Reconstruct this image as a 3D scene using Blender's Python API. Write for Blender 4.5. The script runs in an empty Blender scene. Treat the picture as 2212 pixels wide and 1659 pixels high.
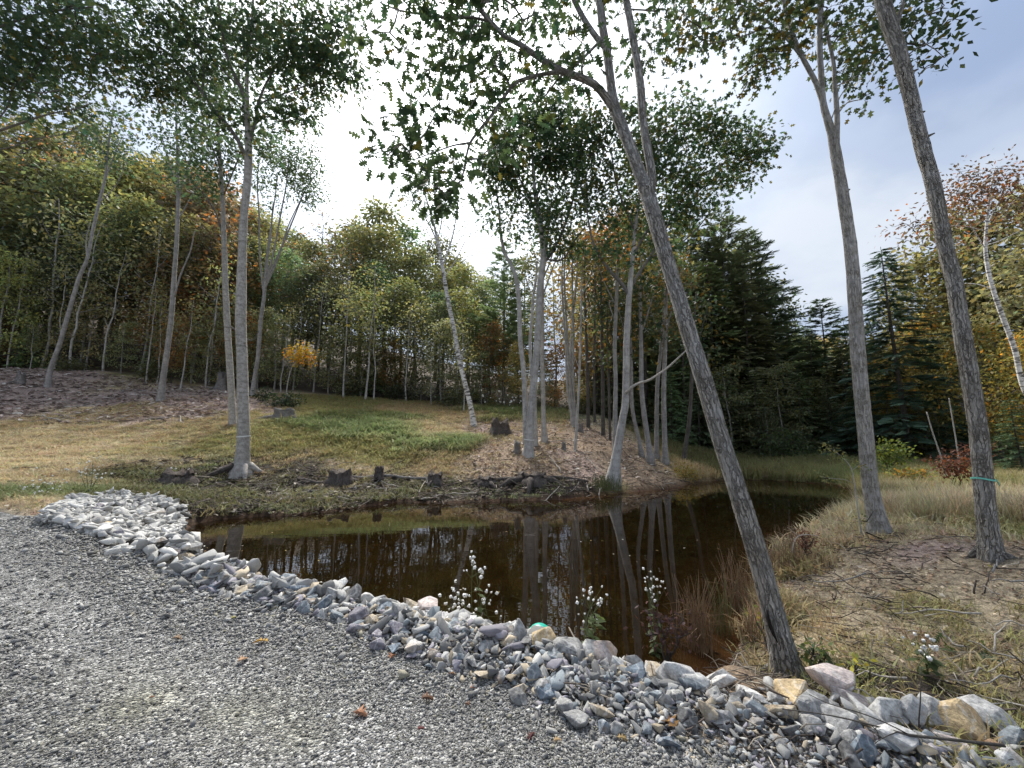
import bpy, bmesh, math, random
import numpy as np
from mathutils import Vector, noise as mnoise

random.seed(11)
rng = np.random.default_rng(11)
scene = bpy.context.scene
COL = scene.collection

# ------------------------------------------------------------------ camera, sky, sun, exposure
CAM = np.array([0.0, 0.0, 2.1])
PITCH = math.radians(7.5)
FPX = 830.0                      # focal length for a picture 2212 wide
cam_d = bpy.data.cameras.new("camera")
cam_d.sensor_fit = 'HORIZONTAL'
cam_d.sensor_width = 36.0
cam_d.lens = 36.0 * FPX / 2212.0
cam_d.clip_start = 0.05
cam_d.clip_end = 2000.0
cam = bpy.data.objects.new("camera", cam_d)
cam.location = CAM
cam.rotation_euler = (math.radians(90) + PITCH, 0, 0)
COL.objects.link(cam)
scene.camera = cam

SUN_AZ = math.radians(-14.0)      # measured from +Y towards +X
SUN_EL = math.radians(47.0)
SUN_DIR = (math.sin(SUN_AZ) * math.cos(SUN_EL), math.cos(SUN_AZ) * math.cos(SUN_EL), math.sin(SUN_EL))

scene.view_settings.view_transform = 'Standard'
scene.view_settings.look = 'None'
scene.view_settings.gamma = 1.0
scene.view_settings.use_curve_mapping = False
scene.view_settings.exposure = 1.42
scene.render.engine = 'CYCLES'
scene.cycles.max_bounces = 6
scene.cycles.diffuse_bounces = 3
scene.cycles.glossy_bounces = 3
scene.cycles.transmission_bounces = 4
scene.cycles.transparent_max_bounces = 6
scene.cycles.use_adaptive_sampling = True
scene.cycles.adaptive_threshold = 0.02
scene.cycles.use_denoising = True
scene.cycles.sample_clamp_indirect = 8.0

world = bpy.data.worlds.new("World")
scene.world = world
world.use_nodes = True
wt = world.node_tree
wt.nodes.clear()
def wn(t, **kw):
    n = wt.nodes.new(t)
    for k, v in kw.items():
        setattr(n, k, v)
    return n
wl = wt.links.new
w_out = wn('ShaderNodeOutputWorld')
w_bg = wn('ShaderNodeBackground')
w_bg.inputs['Strength'].default_value = 0.1
w_sky = wn('ShaderNodeTexSky')
w_sky.sky_type = 'NISHITA'
w_sky.sun_disc = False
w_sky.sun_elevation = SUN_EL
w_sky.sun_rotation = SUN_AZ
w_tc = wn('ShaderNodeTexCoord')
w_sep = wn('ShaderNodeSeparateXYZ')
wl(w_tc.outputs['Generated'], w_sep.inputs[0])
def wmath(op, a, b=None, c=None, clamp=False):
    n = wn('ShaderNodeMath', operation=op)
    n.use_clamp = clamp
    for i, v in enumerate((a, b, c)):
        if v is None:
            continue
        if isinstance(v, (int, float)):
            n.inputs[i].default_value = v
        else:
            wl(v, n.inputs[i])
    return n.outputs[0]
zc = wmath('ADD', wmath('MAXIMUM', w_sep.outputs[2], 0.0), 0.28)
u = wmath('DIVIDE', w_sep.outputs[0], zc)
v = wmath('DIVIDE', w_sep.outputs[1], zc)
w_cmb = wn('ShaderNodeCombineXYZ')
wl(u, w_cmb.inputs[0]); wl(v, w_cmb.inputs[1])
def wnoise(scale, detail, off, rough=0.55):
    m = wn('ShaderNodeMapping')
    m.inputs['Location'].default_value = off
    wl(w_cmb.outputs[0], m.inputs['Vector'])
    n = wn('ShaderNodeTexNoise')
    n.inputs['Scale'].default_value = scale
    n.inputs['Detail'].default_value = detail
    n.inputs['Roughness'].default_value = rough
    wl(m.outputs[0], n.inputs['Vector'])
    return n.outputs['Fac']
def wramp(fac, stops):
    r = wn('ShaderNodeValToRGB')
    r.color_ramp.interpolation = 'EASE'
    while len(r.color_ramp.elements) < len(stops):
        r.color_ramp.elements.new(0.5)
    for e, (p, c) in zip(r.color_ramp.elements, stops):
        e.position = p
        e.color = (c, c, c, 1) if isinstance(c, float) else (*c, 1)
    wl(fac, r.inputs[0])
    return r.outputs['Color']
def wmix(fac, a, b, blend='MIX'):
    n = wn('ShaderNodeMix', data_type='RGBA', blend_type=blend)
    if isinstance(fac, (int, float)):
        n.inputs[0].default_value = fac
    else:
        wl(fac, n.inputs[0])
    for i, q in ((6, a), (7, b)):
        if isinstance(q, tuple):
            n.inputs[i].default_value = (*q, 1)
        else:
            wl(q, n.inputs[i])
    return n.outputs[2]
cover = wramp(wnoise(1.1, 5.0, (3.1, 1.7, 0.0)), [(0.22, 0.72), (0.50, 1.0)])
shade = wramp(wnoise(1.15, 6.0, (7.4, 2.2, 0.0), 0.52), [(0.34, (1.35, 1.72, 2.5)), (0.48, (1.95, 2.32, 3.0)), (0.64, (2.85, 3.1, 3.5))])
skyc = wmix(cover, w_sky.outputs[0], shade)
# the veiled sun makes the thin cloud round it bright
w_dot = wn('ShaderNodeVectorMath', operation='DOT_PRODUCT')
wl(w_tc.outputs['Generated'], w_dot.inputs[0])
w_dot.inputs[1].default_value = SUN_DIR
glow = wmath('POWER', wmath('MAXIMUM', w_dot.outputs['Value'], 0.0), 9.0)
glow2 = wmath('POWER', wmath('MAXIMUM', w_dot.outputs['Value'], 0.0), 30.0)
g = wmath('ADD', wmath('MULTIPLY', glow, 6.0), wmath('MULTIPLY', glow2, 9.0))
w_gc = wn('ShaderNodeVectorMath', operation='SCALE')
w_gc.inputs[0].default_value = (1.0, 1.02, 1.03)
wl(g, w_gc.inputs['Scale'])
w_add = wn('ShaderNodeVectorMath', operation='ADD')
wl(skyc, w_add.inputs[0]); wl(w_gc.outputs[0], w_add.inputs[1])
wl(w_add.outputs[0], w_bg.inputs['Color'])
wl(w_bg.outputs[0], w_out.inputs[0])

sun_d = bpy.data.lights.new("sun", 'SUN')
sun_d.energy = 3.0
sun_d.angle = math.radians(22)
sun_d.color = (1.0, 0.96, 0.9)
sun = bpy.data.objects.new("sun", sun_d)
sun.rotation_euler = Vector((-SUN_DIR[0], -SUN_DIR[1], -SUN_DIR[2])).to_track_quat('-Z', 'Y').to_euler()
sun.location = (0, 0, 60)
COL.objects.link(sun)

# ------------------------------------------------------------------ rays of the photograph's lens into the place
CP, SP = math.cos(PITCH), math.sin(PITCH)
def ray(px, py):
    dx, dy = (px - 1106.0) / FPX, (829.5 - py) / FPX
    return np.array([dx, CP - SP * dy, SP + CP * dy])
def P(px, py, Y):
    d = ray(px, py)
    return CAM + d * (Y / d[1])
def G(px, py, z):
    d = ray(px, py)
    return CAM + d * ((z - CAM[2]) / d[2])
def pxm(n, p):
    """metres that n picture units span at the depth of point p"""
    zc_ = (p[1] - CAM[1]) * CP + (p[2] - CAM[2]) * SP
    return n * zc_ / FPX

# ------------------------------------------------------------------ object helpers
def tag(o, label=None, cat=None, group=None, kind=None):
    if label: o['label'] = label
    if cat: o['category'] = cat
    if group: o['group'] = group
    if kind: o['kind'] = kind
    return o
def empty(name, loc, label, cat, group=None):
    o = bpy.data.objects.new(name, None)
    o.empty_display_size = 0.2
    o.location = loc
    COL.objects.link(o)
    return tag(o, label, cat, group)
def link(name, me, parent=None, color=None, loc=None):
    o = bpy.data.objects.new(name, me)
    COL.objects.link(o)
    if parent is not None:
        o.parent = parent
    if color is not None:
        o.color = (*color, 1)
    if loc is not None:
        o.location = loc
    return o
def mesh_np(name, verts, polys_flat, sizes, mat=None, attrs=None, smooth=False):
    """verts (N,3), polys_flat: loop vertex indices, sizes: corners per face"""
    me = bpy.data.meshes.new(name)
    verts = np.asarray(verts, dtype=np.float32)
    pf = np.asarray(polys_flat, dtype=np.int32)
    sz = np.asarray(sizes, dtype=np.int32)
    me.vertices.add(len(verts)); me.vertices.foreach_set('co', verts.ravel())
    if len(sz):
        me.loops.add(len(pf)); me.loops.foreach_set('vertex_index', pf)
        me.polygons.add(len(sz))
        st = np.concatenate([[0], np.cumsum(sz)[:-1]]).astype(np.int32)
        me.polygons.foreach_set('loop_start', st)
        if smooth:
            me.polygons.foreach_set('use_smooth', np.ones(len(sz), dtype=bool))
    for nm, (typ, dat) in (attrs or {}).items():
        a = me.attributes.new(nm, typ, 'POINT')
        key = {'FLOAT_COLOR': 'color', 'FLOAT_VECTOR': 'vector'}.get(typ, 'value')
        a.data.foreach_set(key, np.ascontiguousarray(dat).ravel())
    me.update(calc_edges=True)
    if mat: me.materials.append(mat)
    return me

# ------------------------------------------------------------------ materials
def new_mat(name):
    m = bpy.data.materials.new(name)
    m.use_nodes = True
    nt = m.node_tree
    nt.nodes.clear()
    return m, nt
class NT:
    def __init__(s, nt): s.nt = nt
    def n(s, t, **kw):
        x = s.nt.nodes.new(t)
        for k, v_ in kw.items(): setattr(x, k, v_)
        return x
    def l(s, a, b): s.nt.links.new(a, b)
    def val(s, sock, v_):
        if isinstance(v_, (int, float)): sock.default_value = v_
        elif isinstance(v_, tuple): sock.default_value = v_ if len(v_) == len(sock.default_value) else (*v_, 1)
        else: s.l(v_, sock)
    def math(s, op, a, b=None, clamp=False):
        x = s.n('ShaderNodeMath', operation=op); x.use_clamp = clamp
        s.val(x.inputs[0], a)
        if b is not None: s.val(x.inputs[1], b)
        return x.outputs[0]
    def mix(s, f, a, b, blend='MIX'):
        x = s.n('ShaderNodeMix', data_type='RGBA', blend_type=blend)
        s.val(x.inputs[0], f); s.val(x.inputs[6], a); s.val(x.inputs[7], b)
        return x.outputs[2]
    def noise(s, vec, scale, detail=4.0, rough=0.55):
        x = s.n('ShaderNodeTexNoise')
        x.inputs['Scale'].default_value = scale; x.inputs['Detail'].default_value = detail
        x.inputs['Roughness'].default_value = rough
        if vec is not None: s.l(vec, x.inputs['Vector'])
        return x
    def ramp(s, f, stops, interp='LINEAR'):
        r = s.n('ShaderNodeValToRGB'); r.color_ramp.interpolation = interp
        while len(r.color_ramp.elements) < len(stops): r.color_ramp.elements.new(0.5)
        for e, (p, c) in zip(r.color_ramp.elements, stops):
            e.position = p; e.color = (c, c, c, 1) if isinstance(c, (int, float)) else (*c, 1)
        s.l(f, r.inputs[0]); return r.outputs['Color']
    def attr(s, name, typ='GEOMETRY'):
        return s.n('ShaderNodeAttribute', attribute_name=name, attribute_type=typ)
    def mapv(s, vec, scale):
        x = s.n('ShaderNodeMapping'); x.inputs['Scale'].default_value = scale; s.l(vec, x.inputs['Vector']); return x.outputs[0]
    def bump(s, h, strength, dist):
        x = s.n('ShaderNodeBump'); x.inputs['Strength'].default_value = strength; x.inputs['Distance'].default_value = dist
        s.l(h, x.inputs['Height']); return x.outputs[0]
    def princ(s, color, rough=0.8, spec=0.3, normal=None):
        b = s.n('ShaderNodeBsdfPrincipled')
        s.val(b.inputs['Base Color'], color); s.val(b.inputs['Roughness'], rough)
        b.inputs['Specular IOR Level'].default_value = spec
        if normal is not None: s.l(normal, b.inputs['Normal'])
        return b
    def out(s, sh):
        o = s.n('ShaderNodeOutputMaterial'); s.l(sh, o.inputs[0]); return o

def bark_mat(name, base, dark, scale=1.0, ridges=1.0, lichen=0.4, bands=0.25):
    m, nt = new_mat(name); t = NT(nt)
    bk = t.attr('bk').outputs['Vector']
    v1 = t.mapv(bk, (46 * scale, 46 * scale, 7 * scale))
    n1 = t.noise(v1, 1.0, 5.0, 0.6).outputs['Fac']
    wob = t.n('ShaderNodeVectorMath', operation='ADD'); t.l(t.mapv(bk, (34 * scale, 34 * scale, 3.2 * scale)), wob.inputs[0])
    wn_ = t.noise(t.mapv(bk, (18 * scale, 18 * scale, 12 * scale)), 1.0, 4.0, 0.6)
    wsc = t.n('ShaderNodeVectorMath', operation='SCALE'); wsc.inputs['Scale'].default_value = 2.2; t.l(wn_.outputs['Color'], wsc.inputs[0]); t.l(wsc.outputs[0], wob.inputs[1])
    vor = t.n('ShaderNodeTexVoronoi', feature='DISTANCE_TO_EDGE'); vor.inputs['Scale'].default_value = 1.0; t.l(wob.outputs[0], vor.inputs['Vector'])
    crack = t.ramp(vor.outputs['Distance'], [(0.0, 0.12), (0.10, 1.0)])
    fine = t.ramp(t.noise(t.mapv(bk, (120 * scale, 120 * scale, 25 * scale)), 1.0, 5.0, 0.7).outputs['Fac'], [(0.32, 0.62), (0.6, 1.0)])
    n1c = t.math('MULTIPLY', t.math('MULTIPLY', crack, t.ramp(n1, [(0.34, 0.25), (0.48, 1.0)])), fine)
    v2 = t.mapv(bk, (7 * scale, 7 * scale, 9 * scale))
    n2 = t.noise(v2, 1.0, 4.0, 0.6).outputs['Fac']
    v3 = t.mapv(bk, (1.2, 1.2, 7.0))
    n3 = t.noise(v3, 1.0, 3.0).outputs['Fac']
    col = t.mix(n1c, dark, base)
    col = t.mix(t.ramp(n2, [(0.42, 0.0), (0.64, lichen)]), col, tuple(min(0.75, c * 1.5 + 0.05) for c in base))
    col = t.mix(t.ramp(n3, [(0.60, 0.0), (0.68, bands)]), col, tuple(c * 0.5 for c in dark))
    big = t.noise(t.mapv(bk, (2, 2, 0.7)), 1.0, 2.0).outputs['Fac']
    col = t.mix(t.ramp(big, [(0.3, 0.4), (0.65, 0.0)]), col, tuple(c * 0.62 for c in base))
    b = t.princ(col, 0.9, 0.15, t.bump(n1c, 0.9 * ridges, 0.018))
    t.out(b.outputs[0]); return m
M_OAK = bark_mat('oak_bark', (0.56, 0.52, 0.465), (0.14, 0.125, 0.11), .9, 1.2, .5, .35)
M_OAK2 = bark_mat('oak_bark_smooth', (0.46, 0.43, 0.39), (0.17, 0.155, 0.14), 1.0, 0.7, 0.5, 0.5)
M_OAKR = bark_mat('oak_bark_ridged', (0.56, 0.515, 0.455), (0.12, 0.105, 0.092), 0.85, 1.6, 0.45, 0.3)
M_GREY = bark_mat('grey_bark', (0.34, 0.32, 0.30), (0.16, 0.15, 0.14), 0.6, 0.6, 0.4, 0.4)
M_DARKB = bark_mat('dark_bark', (0.13, 0.115, 0.10), (0.05, 0.045, 0.04), 0.5, 0.8, 0.3, 0.2)
M_PALE = bark_mat('pale_bark', (0.42, 0.40, 0.37), (0.22, 0.20, 0.185), 0.5, 0.5, 0.5, 0.3)
M_LIMB_BACKLIT = bark_mat('limb_bark_backlit', (0.19, 0.175, 0.16), (0.09, 0.08, 0.072), 1.0, 0.5, 0.3, 0.2)  # upper limbs darker than their trunks: backlit shade put into the bark colour
M_TWIG = bark_mat('twig_bark', (0.09, 0.08, 0.07), (0.045, 0.04, 0.036), 1.0, 0.3, 0.1, 0.1)
M_DEAD = bark_mat('dead_wood', (0.50, 0.45, 0.39), (0.24, 0.21, 0.18), 1.2, 0.5, 0.3, 0.1)
M_STUMP = bark_mat('rotten_wood', (0.15, 0.125, 0.11), (0.03, 0.026, 0.024), 0.7, 1.2, 0.25, 0.2)

def birch_mat():
    m, nt = new_mat('birch_bark'); t = NT(nt)
    bk = t.attr('bk').outputs['Vector']
    n1 = t.noise(t.mapv(bk, (3, 3, 16)), 1.0, 4.0, 0.6).outputs['Fac']
    n2 = t.noise(t.mapv(bk, (1.5, 1.5, 3)), 1.0, 3.0).outputs['Fac']
    col = t.mix(t.ramp(n1, [(0.50, 0.0), (0.58, 1.0)]), (0.72, 0.70, 0.67), (0.11, 0.10, 0.095))
    col = t.mix(t.ramp(n2, [(0.5, 0.0), (0.7, 0.6)]), col, (0.40, 0.36, 0.33))
    t.out(t.princ(col, 0.7, 0.2, t.bump(n1, 0.3, 0.005)).outputs[0]); return m
M_BIRCH = birch_mat()

def leaf_mat(name, trans=0.5, gloss=0.25):
    """object colour x per-leaf tint"""
    m, nt = new_mat(name); t = NT(nt)
    oi = t.n('ShaderNodeObjectInfo')
    tint = t.attr('tint').outputs['Color']
    col = t.mix(1.0, oi.outputs['Color'], tint, 'MULTIPLY')
    b = t.princ(col, 0.55, gloss)
    tr = t.n('ShaderNodeBsdfTranslucent')
    t.l(t.mix(1.0, col, (1.12, 1.12, 0.8), 'MULTIPLY'), tr.inputs['Color'])
    mx = t.n('ShaderNodeMixShader'); mx.inputs[0].default_value = trans
    t.l(b.outputs[0], mx.inputs[1]); t.l(tr.outputs[0], mx.inputs[2])
    t.out(mx.outputs[0]); return m
M_LEAF = leaf_mat('leaf')
M_NEEDLE = leaf_mat('needle', 0.25, 0.15)

def inst_mat(name, rough=0.9, spec=0.2, trans=0.0, grain=0.25, gscale=30.0, bumpd=0.004):
    """colour comes from each scattered piece's own tint"""
    m, nt = new_mat(name); t = NT(nt)
    col = t.attr('tint', 'INSTANCER').outputs['Color']
    tc = t.n('ShaderNodeTexCoord')
    n = t.noise(tc.outputs['Object'], gscale, 4.0, 0.6).outputs['Fac']
    col = t.mix(grain, col, t.mix(1.0, col, t.ramp(n, [(0.3, 0.45), (0.7, 1.6)]), 'MULTIPLY'))
    b = t.princ(col, rough, spec, t.bump(n, 0.4, bumpd) if bumpd else None)
    sh = b.outputs[0]
    if trans:
        tr = t.n('ShaderNodeBsdfTranslucent'); t.l(col, tr.inputs['Color'])
        mx = t.n('ShaderNodeMixShader'); mx.inputs[0].default_value = trans
        t.l(sh, mx.inputs[1]); t.l(tr.outputs[0], mx.inputs[2]); sh = mx.outputs[0]
    t.out(sh); return m
M_PEBBLE = inst_mat('pebble', 0.85, 0.25)
M_BLADE = inst_mat('grass_blade', 0.7, 0.2, 0.35, 0.0, 5.0, 0)
M_LITTER = inst_mat('litter', 0.85, 0.15, 0.2, 0.0, 5.0, 0)

def stone_mat():
    m, nt = new_mat('stone'); t = NT(nt)
    oi = t.n('ShaderNodeObjectInfo')
    geo = t.n('ShaderNodeNewGeometry')
    tc = t.n('ShaderNodeTexCoord')
    sh_ = t.n('ShaderNodeVectorMath', operation='ADD'); t.l(geo.outputs['Position'], sh_.inputs[0])
    rv = t.n('ShaderNodeVectorMath', operation='SCALE'); rv.inputs[0].default_value = (17, 31, 47); t.l(oi.outputs['Random'], rv.inputs['Scale'])
    t.l(rv.outputs[0], sh_.inputs[1])
    pos = sh_.outputs[0]
    c = oi.outputs['Color']
    n1 = t.noise(pos, 9.0, 6.0, 0.62).outputs['Fac']
    n2 = t.noise(pos, 45.0, 5.0, 0.65).outputs['Fac']
    w = t.n('ShaderNodeTexWave'); w.inputs['Scale'].default_value = 3.0; w.inputs['Distortion'].default_value = 16.0
    w.inputs['Detail'].default_value = 4.0; w.inputs['Detail Scale'].default_value = 1.6; t.l(pos, w.inputs['Vector'])
    col = t.mix(1.0, c, t.ramp(n2, [(0.28, 0.5), (0.5, 1.0), (0.72, 1.45)]), 'MULTIPLY')
    col = t.mix(t.ramp(n1, [(0.44, 0.0), (0.56, 0.55)]), col, t.mix(1.0, col, (0.55, 0.55, 0.58), 'MULTIPLY'))
    # pale mineral veins, and rust where the object's colour is warm
    vein = t.ramp(w.outputs['Fac'], [(0.86, 0.0), (1.0, 0.32)])
    col = t.mix(vein, col, (0.62, 0.61, 0.59))
    rust = t.ramp(t.noise(pos, 5.0, 4.0, 0.6).outputs['Fac'], [(0.55, 0.0), (0.68, 0.5)])
    rr = t.math('MULTIPLY', t.math('GREATER_THAN', oi.outputs['Random'], 0.6), rust)
    col = t.mix(rr, col, (0.36, 0.22, 0.10))
    h = t.math('ADD', t.math('MULTIPLY', n1, 0.6), t.math('MULTIPLY', n2, 0.4))
    t.out(t.princ(col, 0.88, 0.25, t.bump(h, 0.8, 0.02)).outputs[0]); return m
M_STONE = stone_mat()

def flat_mat(name, color, rough=0.7, spec=0.3, var=0.25, scale=20.0):
    m, nt = new_mat(name); t = NT(nt)
    tc = t.n('ShaderNodeTexCoord')
    n = t.noise(tc.outputs['Object'], scale, 4.0).outputs['Fac']
    col = t.mix(1.0, color, t.ramp(n, [(0.3, 1.0 - var), (0.7, 1.0 + var)]), 'MULTIPLY')
    t.out(t.princ(col, rough, spec, t.bump(n, 0.2, 0.003)).outputs[0]); return m

def ground_mat(name, fine=1.0):
    m, nt = new_mat(name); t = NT(nt)
    geo = t.n('ShaderNodeNewGeometry'); pos = geo.outputs['Position']
    c = t.attr('col').outputs['Color']
    n1 = t.noise(pos, 1.3, 5.0, 0.6).outputs['Fac']
    n2 = t.noise(pos, 14.0 * fine, 6.0, 0.7).outputs['Fac']
    n3 = t.noise(t.mapv(pos, (60 * fine, 60 * fine, 60)), 1.0, 3.0, 0.7).outputs['Fac']
    col = t.mix(1.0, c, t.ramp(n1, [(0.3, 0.7), (0.7, 1.3)]), 'MULTIPLY')
    col = t.mix(1.0, col, t.ramp(n2, [(0.32, 0.45), (0.5, 1.0), (0.7, 1.6)]), 'MULTIPLY')
    col = t.mix(0.7, col, t.mix(1.0, col, t.ramp(n3, [(0.35, 0.5), (0.65, 1.6)]), 'MULTIPLY'))
    h = t.math('ADD', t.math('MULTIPLY', n2, 0.6), t.math('MULTIPLY', n3, 0.4))
    t.out(t.princ(col, 0.95, 0.1, t.bump(h, 0.9, 0.05)).outputs[0]); return m
M_GROUND = ground_mat('earth')

def gravel_mat():
    m, nt = new_mat('gravel_bed'); t = NT(nt)
    geo = t.n('ShaderNodeNewGeometry'); pos = geo.outputs['Position']
    c = t.attr('col').outputs['Color']
    vo = t.n('ShaderNodeTexVoronoi'); vo.inputs['Scale'].default_value = 75.0; t.l(pos, vo.inputs['Vector'])
    vo2 = t.n('ShaderNodeTexVoronoi'); vo2.inputs['Scale'].default_value = 28.0; t.l(pos, vo2.inputs['Vector'])
    g1 = t.n('ShaderNodeSeparateColor'); t.l(vo.outputs['Color'], g1.inputs[0])
    g2 = t.n('ShaderNodeSeparateColor'); t.l(vo2.outputs['Color'], g2.inputs[0])
    col = t.mix(1.0, c, t.ramp(g1.outputs[0], [(0.0, 0.35), (0.6, 0.95), (1.0, 1.9)]), 'MULTIPLY')
    col = t.mix(0.5, col, t.mix(1.0, col, t.ramp(g2.outputs[0], [(0.0, 0.4), (0.6, 1.0), (1.0, 1.9)]), 'MULTIPLY'))
    n1 = t.noise(pos, 1.1, 4.0, 0.6).outputs['Fac']
    col = t.mix(1.0, col, t.ramp(n1, [(0.3, 0.75), (0.7, 1.2)]), 'MULTIPLY')
    h = t.math('ADD', t.math('MULTIPLY', vo.outputs['Distance'], -1.0), t.math('MULTIPLY', vo2.outputs['Distance'], -0.6))
    t.out(t.princ(col, 0.95, 0.15, t.bump(h, 1.0, 0.02)).outputs[0]); return m
M_GRAVEL = gravel_mat()

def water_mat():
    m, nt = new_mat('pond_water'); t = NT(nt)
    geo = t.n('ShaderNodeNewGeometry'); pos = geo.outputs['Position']
    c = t.attr('col').outputs['Color']
    n1 = t.noise(pos, 1.6, 4.0, 0.6).outputs['Fac']
    col = t.mix(1.0, c, t.ramp(n1, [(0.3, 0.6), (0.7, 1.5)]), 'MULTIPLY')
    n2 = t.noise(t.mapv(pos, (2.2, 5.0, 1.0)), 1.0, 2.0, 0.5).outputs['Fac']
    b = t.princ(col, 0.015, 0.5, t.bump(n2, 0.05, 0.02))
    b.inputs['IOR'].default_value = 1.42
    t.out(b.outputs[0]); return m
M_WATER = water_mat()
# ------------------------------------------------------------------ the lie of the land
POND_PX = [(385,1162),(470,1222),(600,1272),(740,1306),(860,1330),(1000,1350),(1130,1378),(1240,1400),(1400,1448),(1500,1462),(1575,1458),
           (1600,1400),(1620,1330),(1640,1250),(1675,1200),(1745,1158),(1815,1136),(1850,1112),(1862,1085),(1850,1060),(1800,1046),(1700,1040),
           (1600,1036),(1500,1041),(1470,1052),(1400,1060),(1300,1069),(1220,1078),(1140,1082),(1050,1084),(960,1088),(860,1085),(780,1096),(700,1108),
           (620,1115),(540,1117),(460,1124),(405,1138)]
near_n = 10
POND = []
for i, (px, py) in enumerate(POND_PX):
    p = G(px, py, 0.0)
    if i < near_n:
        p = p * np.array([1, 1, 1]) * (1 - 0.30 / np.hypot(p[0], p[1]))
    POND.append(p[:2])
POND = np.array(POND)

def pond_sd(X, Y):
    """signed distance to the shore: negative in the water"""
    X = np.asarray(X, float); Y = np.asarray(Y, float)
    shp = X.shape
    x = X.ravel(); y = Y.ravel()
    d2 = np.full(x.shape, 1e9); inside = np.zeros(x.shape, bool)
    n = len(POND)
    for i in range(n):
        a, b = POND[i], POND[(i + 1) % n]
        e = b - a
        t = np.clip(((x - a[0]) * e[0] + (y - a[1]) * e[1]) / (e @ e), 0, 1)
        d2 = np.minimum(d2, (x - a[0] - t * e[0]) ** 2 + (y - a[1] - t * e[1]) ** 2)
        c = (a[1] > y) != (b[1] > y)
        with np.errstate(divide='ignore', invalid='ignore'):
            xi = a[0] + (y - a[1]) * e[0] / (e[1] if e[1] else 1e-9)
        inside ^= c & (x < xi)
    d = np.sqrt(d2)
    return np.where(inside, -d, d).reshape(shp)

CTRL = []
for x, y, z in [(-9,4,.62),(-5,2,.6),(-2,2,.6),(0,2,.6),(0,0,.6),(2,1.2,.6),(-6,5,.6),(-10,0,.6),(4,0,.6),(0,-5,.6),(-10,-8,.6),(8,-6,.6),(-15,3,.65),(-3,3.3,.6),(6,1,.6),(-1,1,.6),(-30,-20,.6),(30,-20,.6),(-40,5,1.2),(40,3,1.2)]:
    CTRL.append((x, y, z))
CREST = [(400,1182,0.620),(520,1242,0.540),(620,1277,0.510),(740,1300,0.500),(860,1334,0.500),(960,1355,0.500),(1060,1372,0.500),(1160,1392,0.500),(1260,1418,0.500),(1360,1455,0.480),(1460,1480,0.460),
         (1560,1492,0.460),(1680,1512,0.460),(1800,1530,0.460),(1950,1570,0.480),(2100,1610,0.480),(2212,1640,0.480)]
TOE = [(200,1170,.6),(330,1225,.58),(450,1290,.57),(600,1322,.57),(740,1352,.57),(800,1400,.57),(900,1440,.57),(1000,1475,.56),(1100,1510,.55),(1250,1570,.54),(1400,1620,.53),(1550,1680,.52),(1750,1740,.5),(2000,1800,.5)]
CREST_W = [G(*c) for c in CREST]; TOE_W = [G(*c) for c in TOE]
for c in CREST_W + TOE_W: CTRL.append(tuple(c))
for c_, w_ in zip(CREST, CREST_W):
    t_ = np.array([np.interp(c_[0], [q[0] for q in TOE], [w[k] for w in TOE_W]) for k in range(2)])
    d_ = (w_[:2] - t_) / np.linalg.norm(w_[:2] - t_)
    if c_[0] < 1500:
        CTRL.append((*(w_[:2] + d_ * .42), .14)); CTRL.append((*(w_[:2] + d_ * .85), -.05))
    elif c_[0] < 1850:
        CTRL.append((*(w_[:2] + d_ * .45), .33))
for px, py, z in [(250,1080,.95),(330,1095,.85),(180,1105,.8),(120,1120,.68),(210,1140,.7),(50,1145,.6),(0,1092,.72),(60,1085,.75),(380,1120,.25),(340,1075,.5),(440,1100,.25),
                  (1700,1450,.22),(1800,1400,.32),(2000,1400,.42),(2212,1450,.46),(1750,1300,.25),(1900,1250,.48),(2140,1205,.75),(2212,1215,.78),(1980,1170,.66),(1893,1150,.5),(1790,1200,.3),(1700,1250,.15),
                  (2212,1130,.7),(2000,1110,.5),(2212,1060,.45),(1950,1060,.18),(1850,1020,.1),(1650,1000,.12),(2100,1000,.35),(1500,1022,.12),
                  (1900,1475,.36),(2050,1510,.38),(2212,1550,.40),(1640,1470,.3)]:
    CTRL.append(tuple(G(px, py, z)))
for px, py, Y in [(1325,1028,14.5),(1404,983,18),(1141,986,16),(1237,923,22),(1302,948,20),(1437,990,19),(1024,923,22),(520,1027,14.5),(503,916,19),(347,866,24),(103,836,26),(545,850,27),(640,843,33),
                  (608,905,21),(0,950,17),(0,880,22),(0,797,29),(200,802,30),(400,830,31),(700,850,32),(850,868,30),(1000,882,28),(1100,888,28),(800,950,18.5),(700,1000,15.5),(900,1000,16),(1000,960,18),(300,960,17),
                  (150,1000,13),(300,1020,13),(100,1050,10.5),(400,1050,13),(650,1050,13.6),(900,1050,13.8),(1050,1040,14.5),(1200,1030,14.7),(1300,900,27),(1200,890,29),(-200,900,20),(-200,800,28),(-300,1000,13),
                  (1700,985,30),(1500,985,30),(2000,985,28),(2212,985,24),(2400,1000,20),(2400,1150,7)]:
    CTRL.append(tuple(P(px, py, Y)))
CTRL = np.array(CTRL)
def _solve():
    X = CTRL[:, :2]; n = len(X)
    D = np.sqrt(((X[:, None] - X[None]) ** 2).sum(-1) + 0.15 ** 2)
    A = np.zeros((n + 3, n + 3)); A[:n, :n] = D - 0.04 * np.eye(n) * -1
    A[:n, n] = 1; A[:n, n + 1:] = X; A[n, :n] = 1; A[n + 1:, :n] = X.T
    return np.linalg.solve(A, np.concatenate([CTRL[:, 2], [0, 0, 0]]))
W_RBF = _solve()
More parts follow.
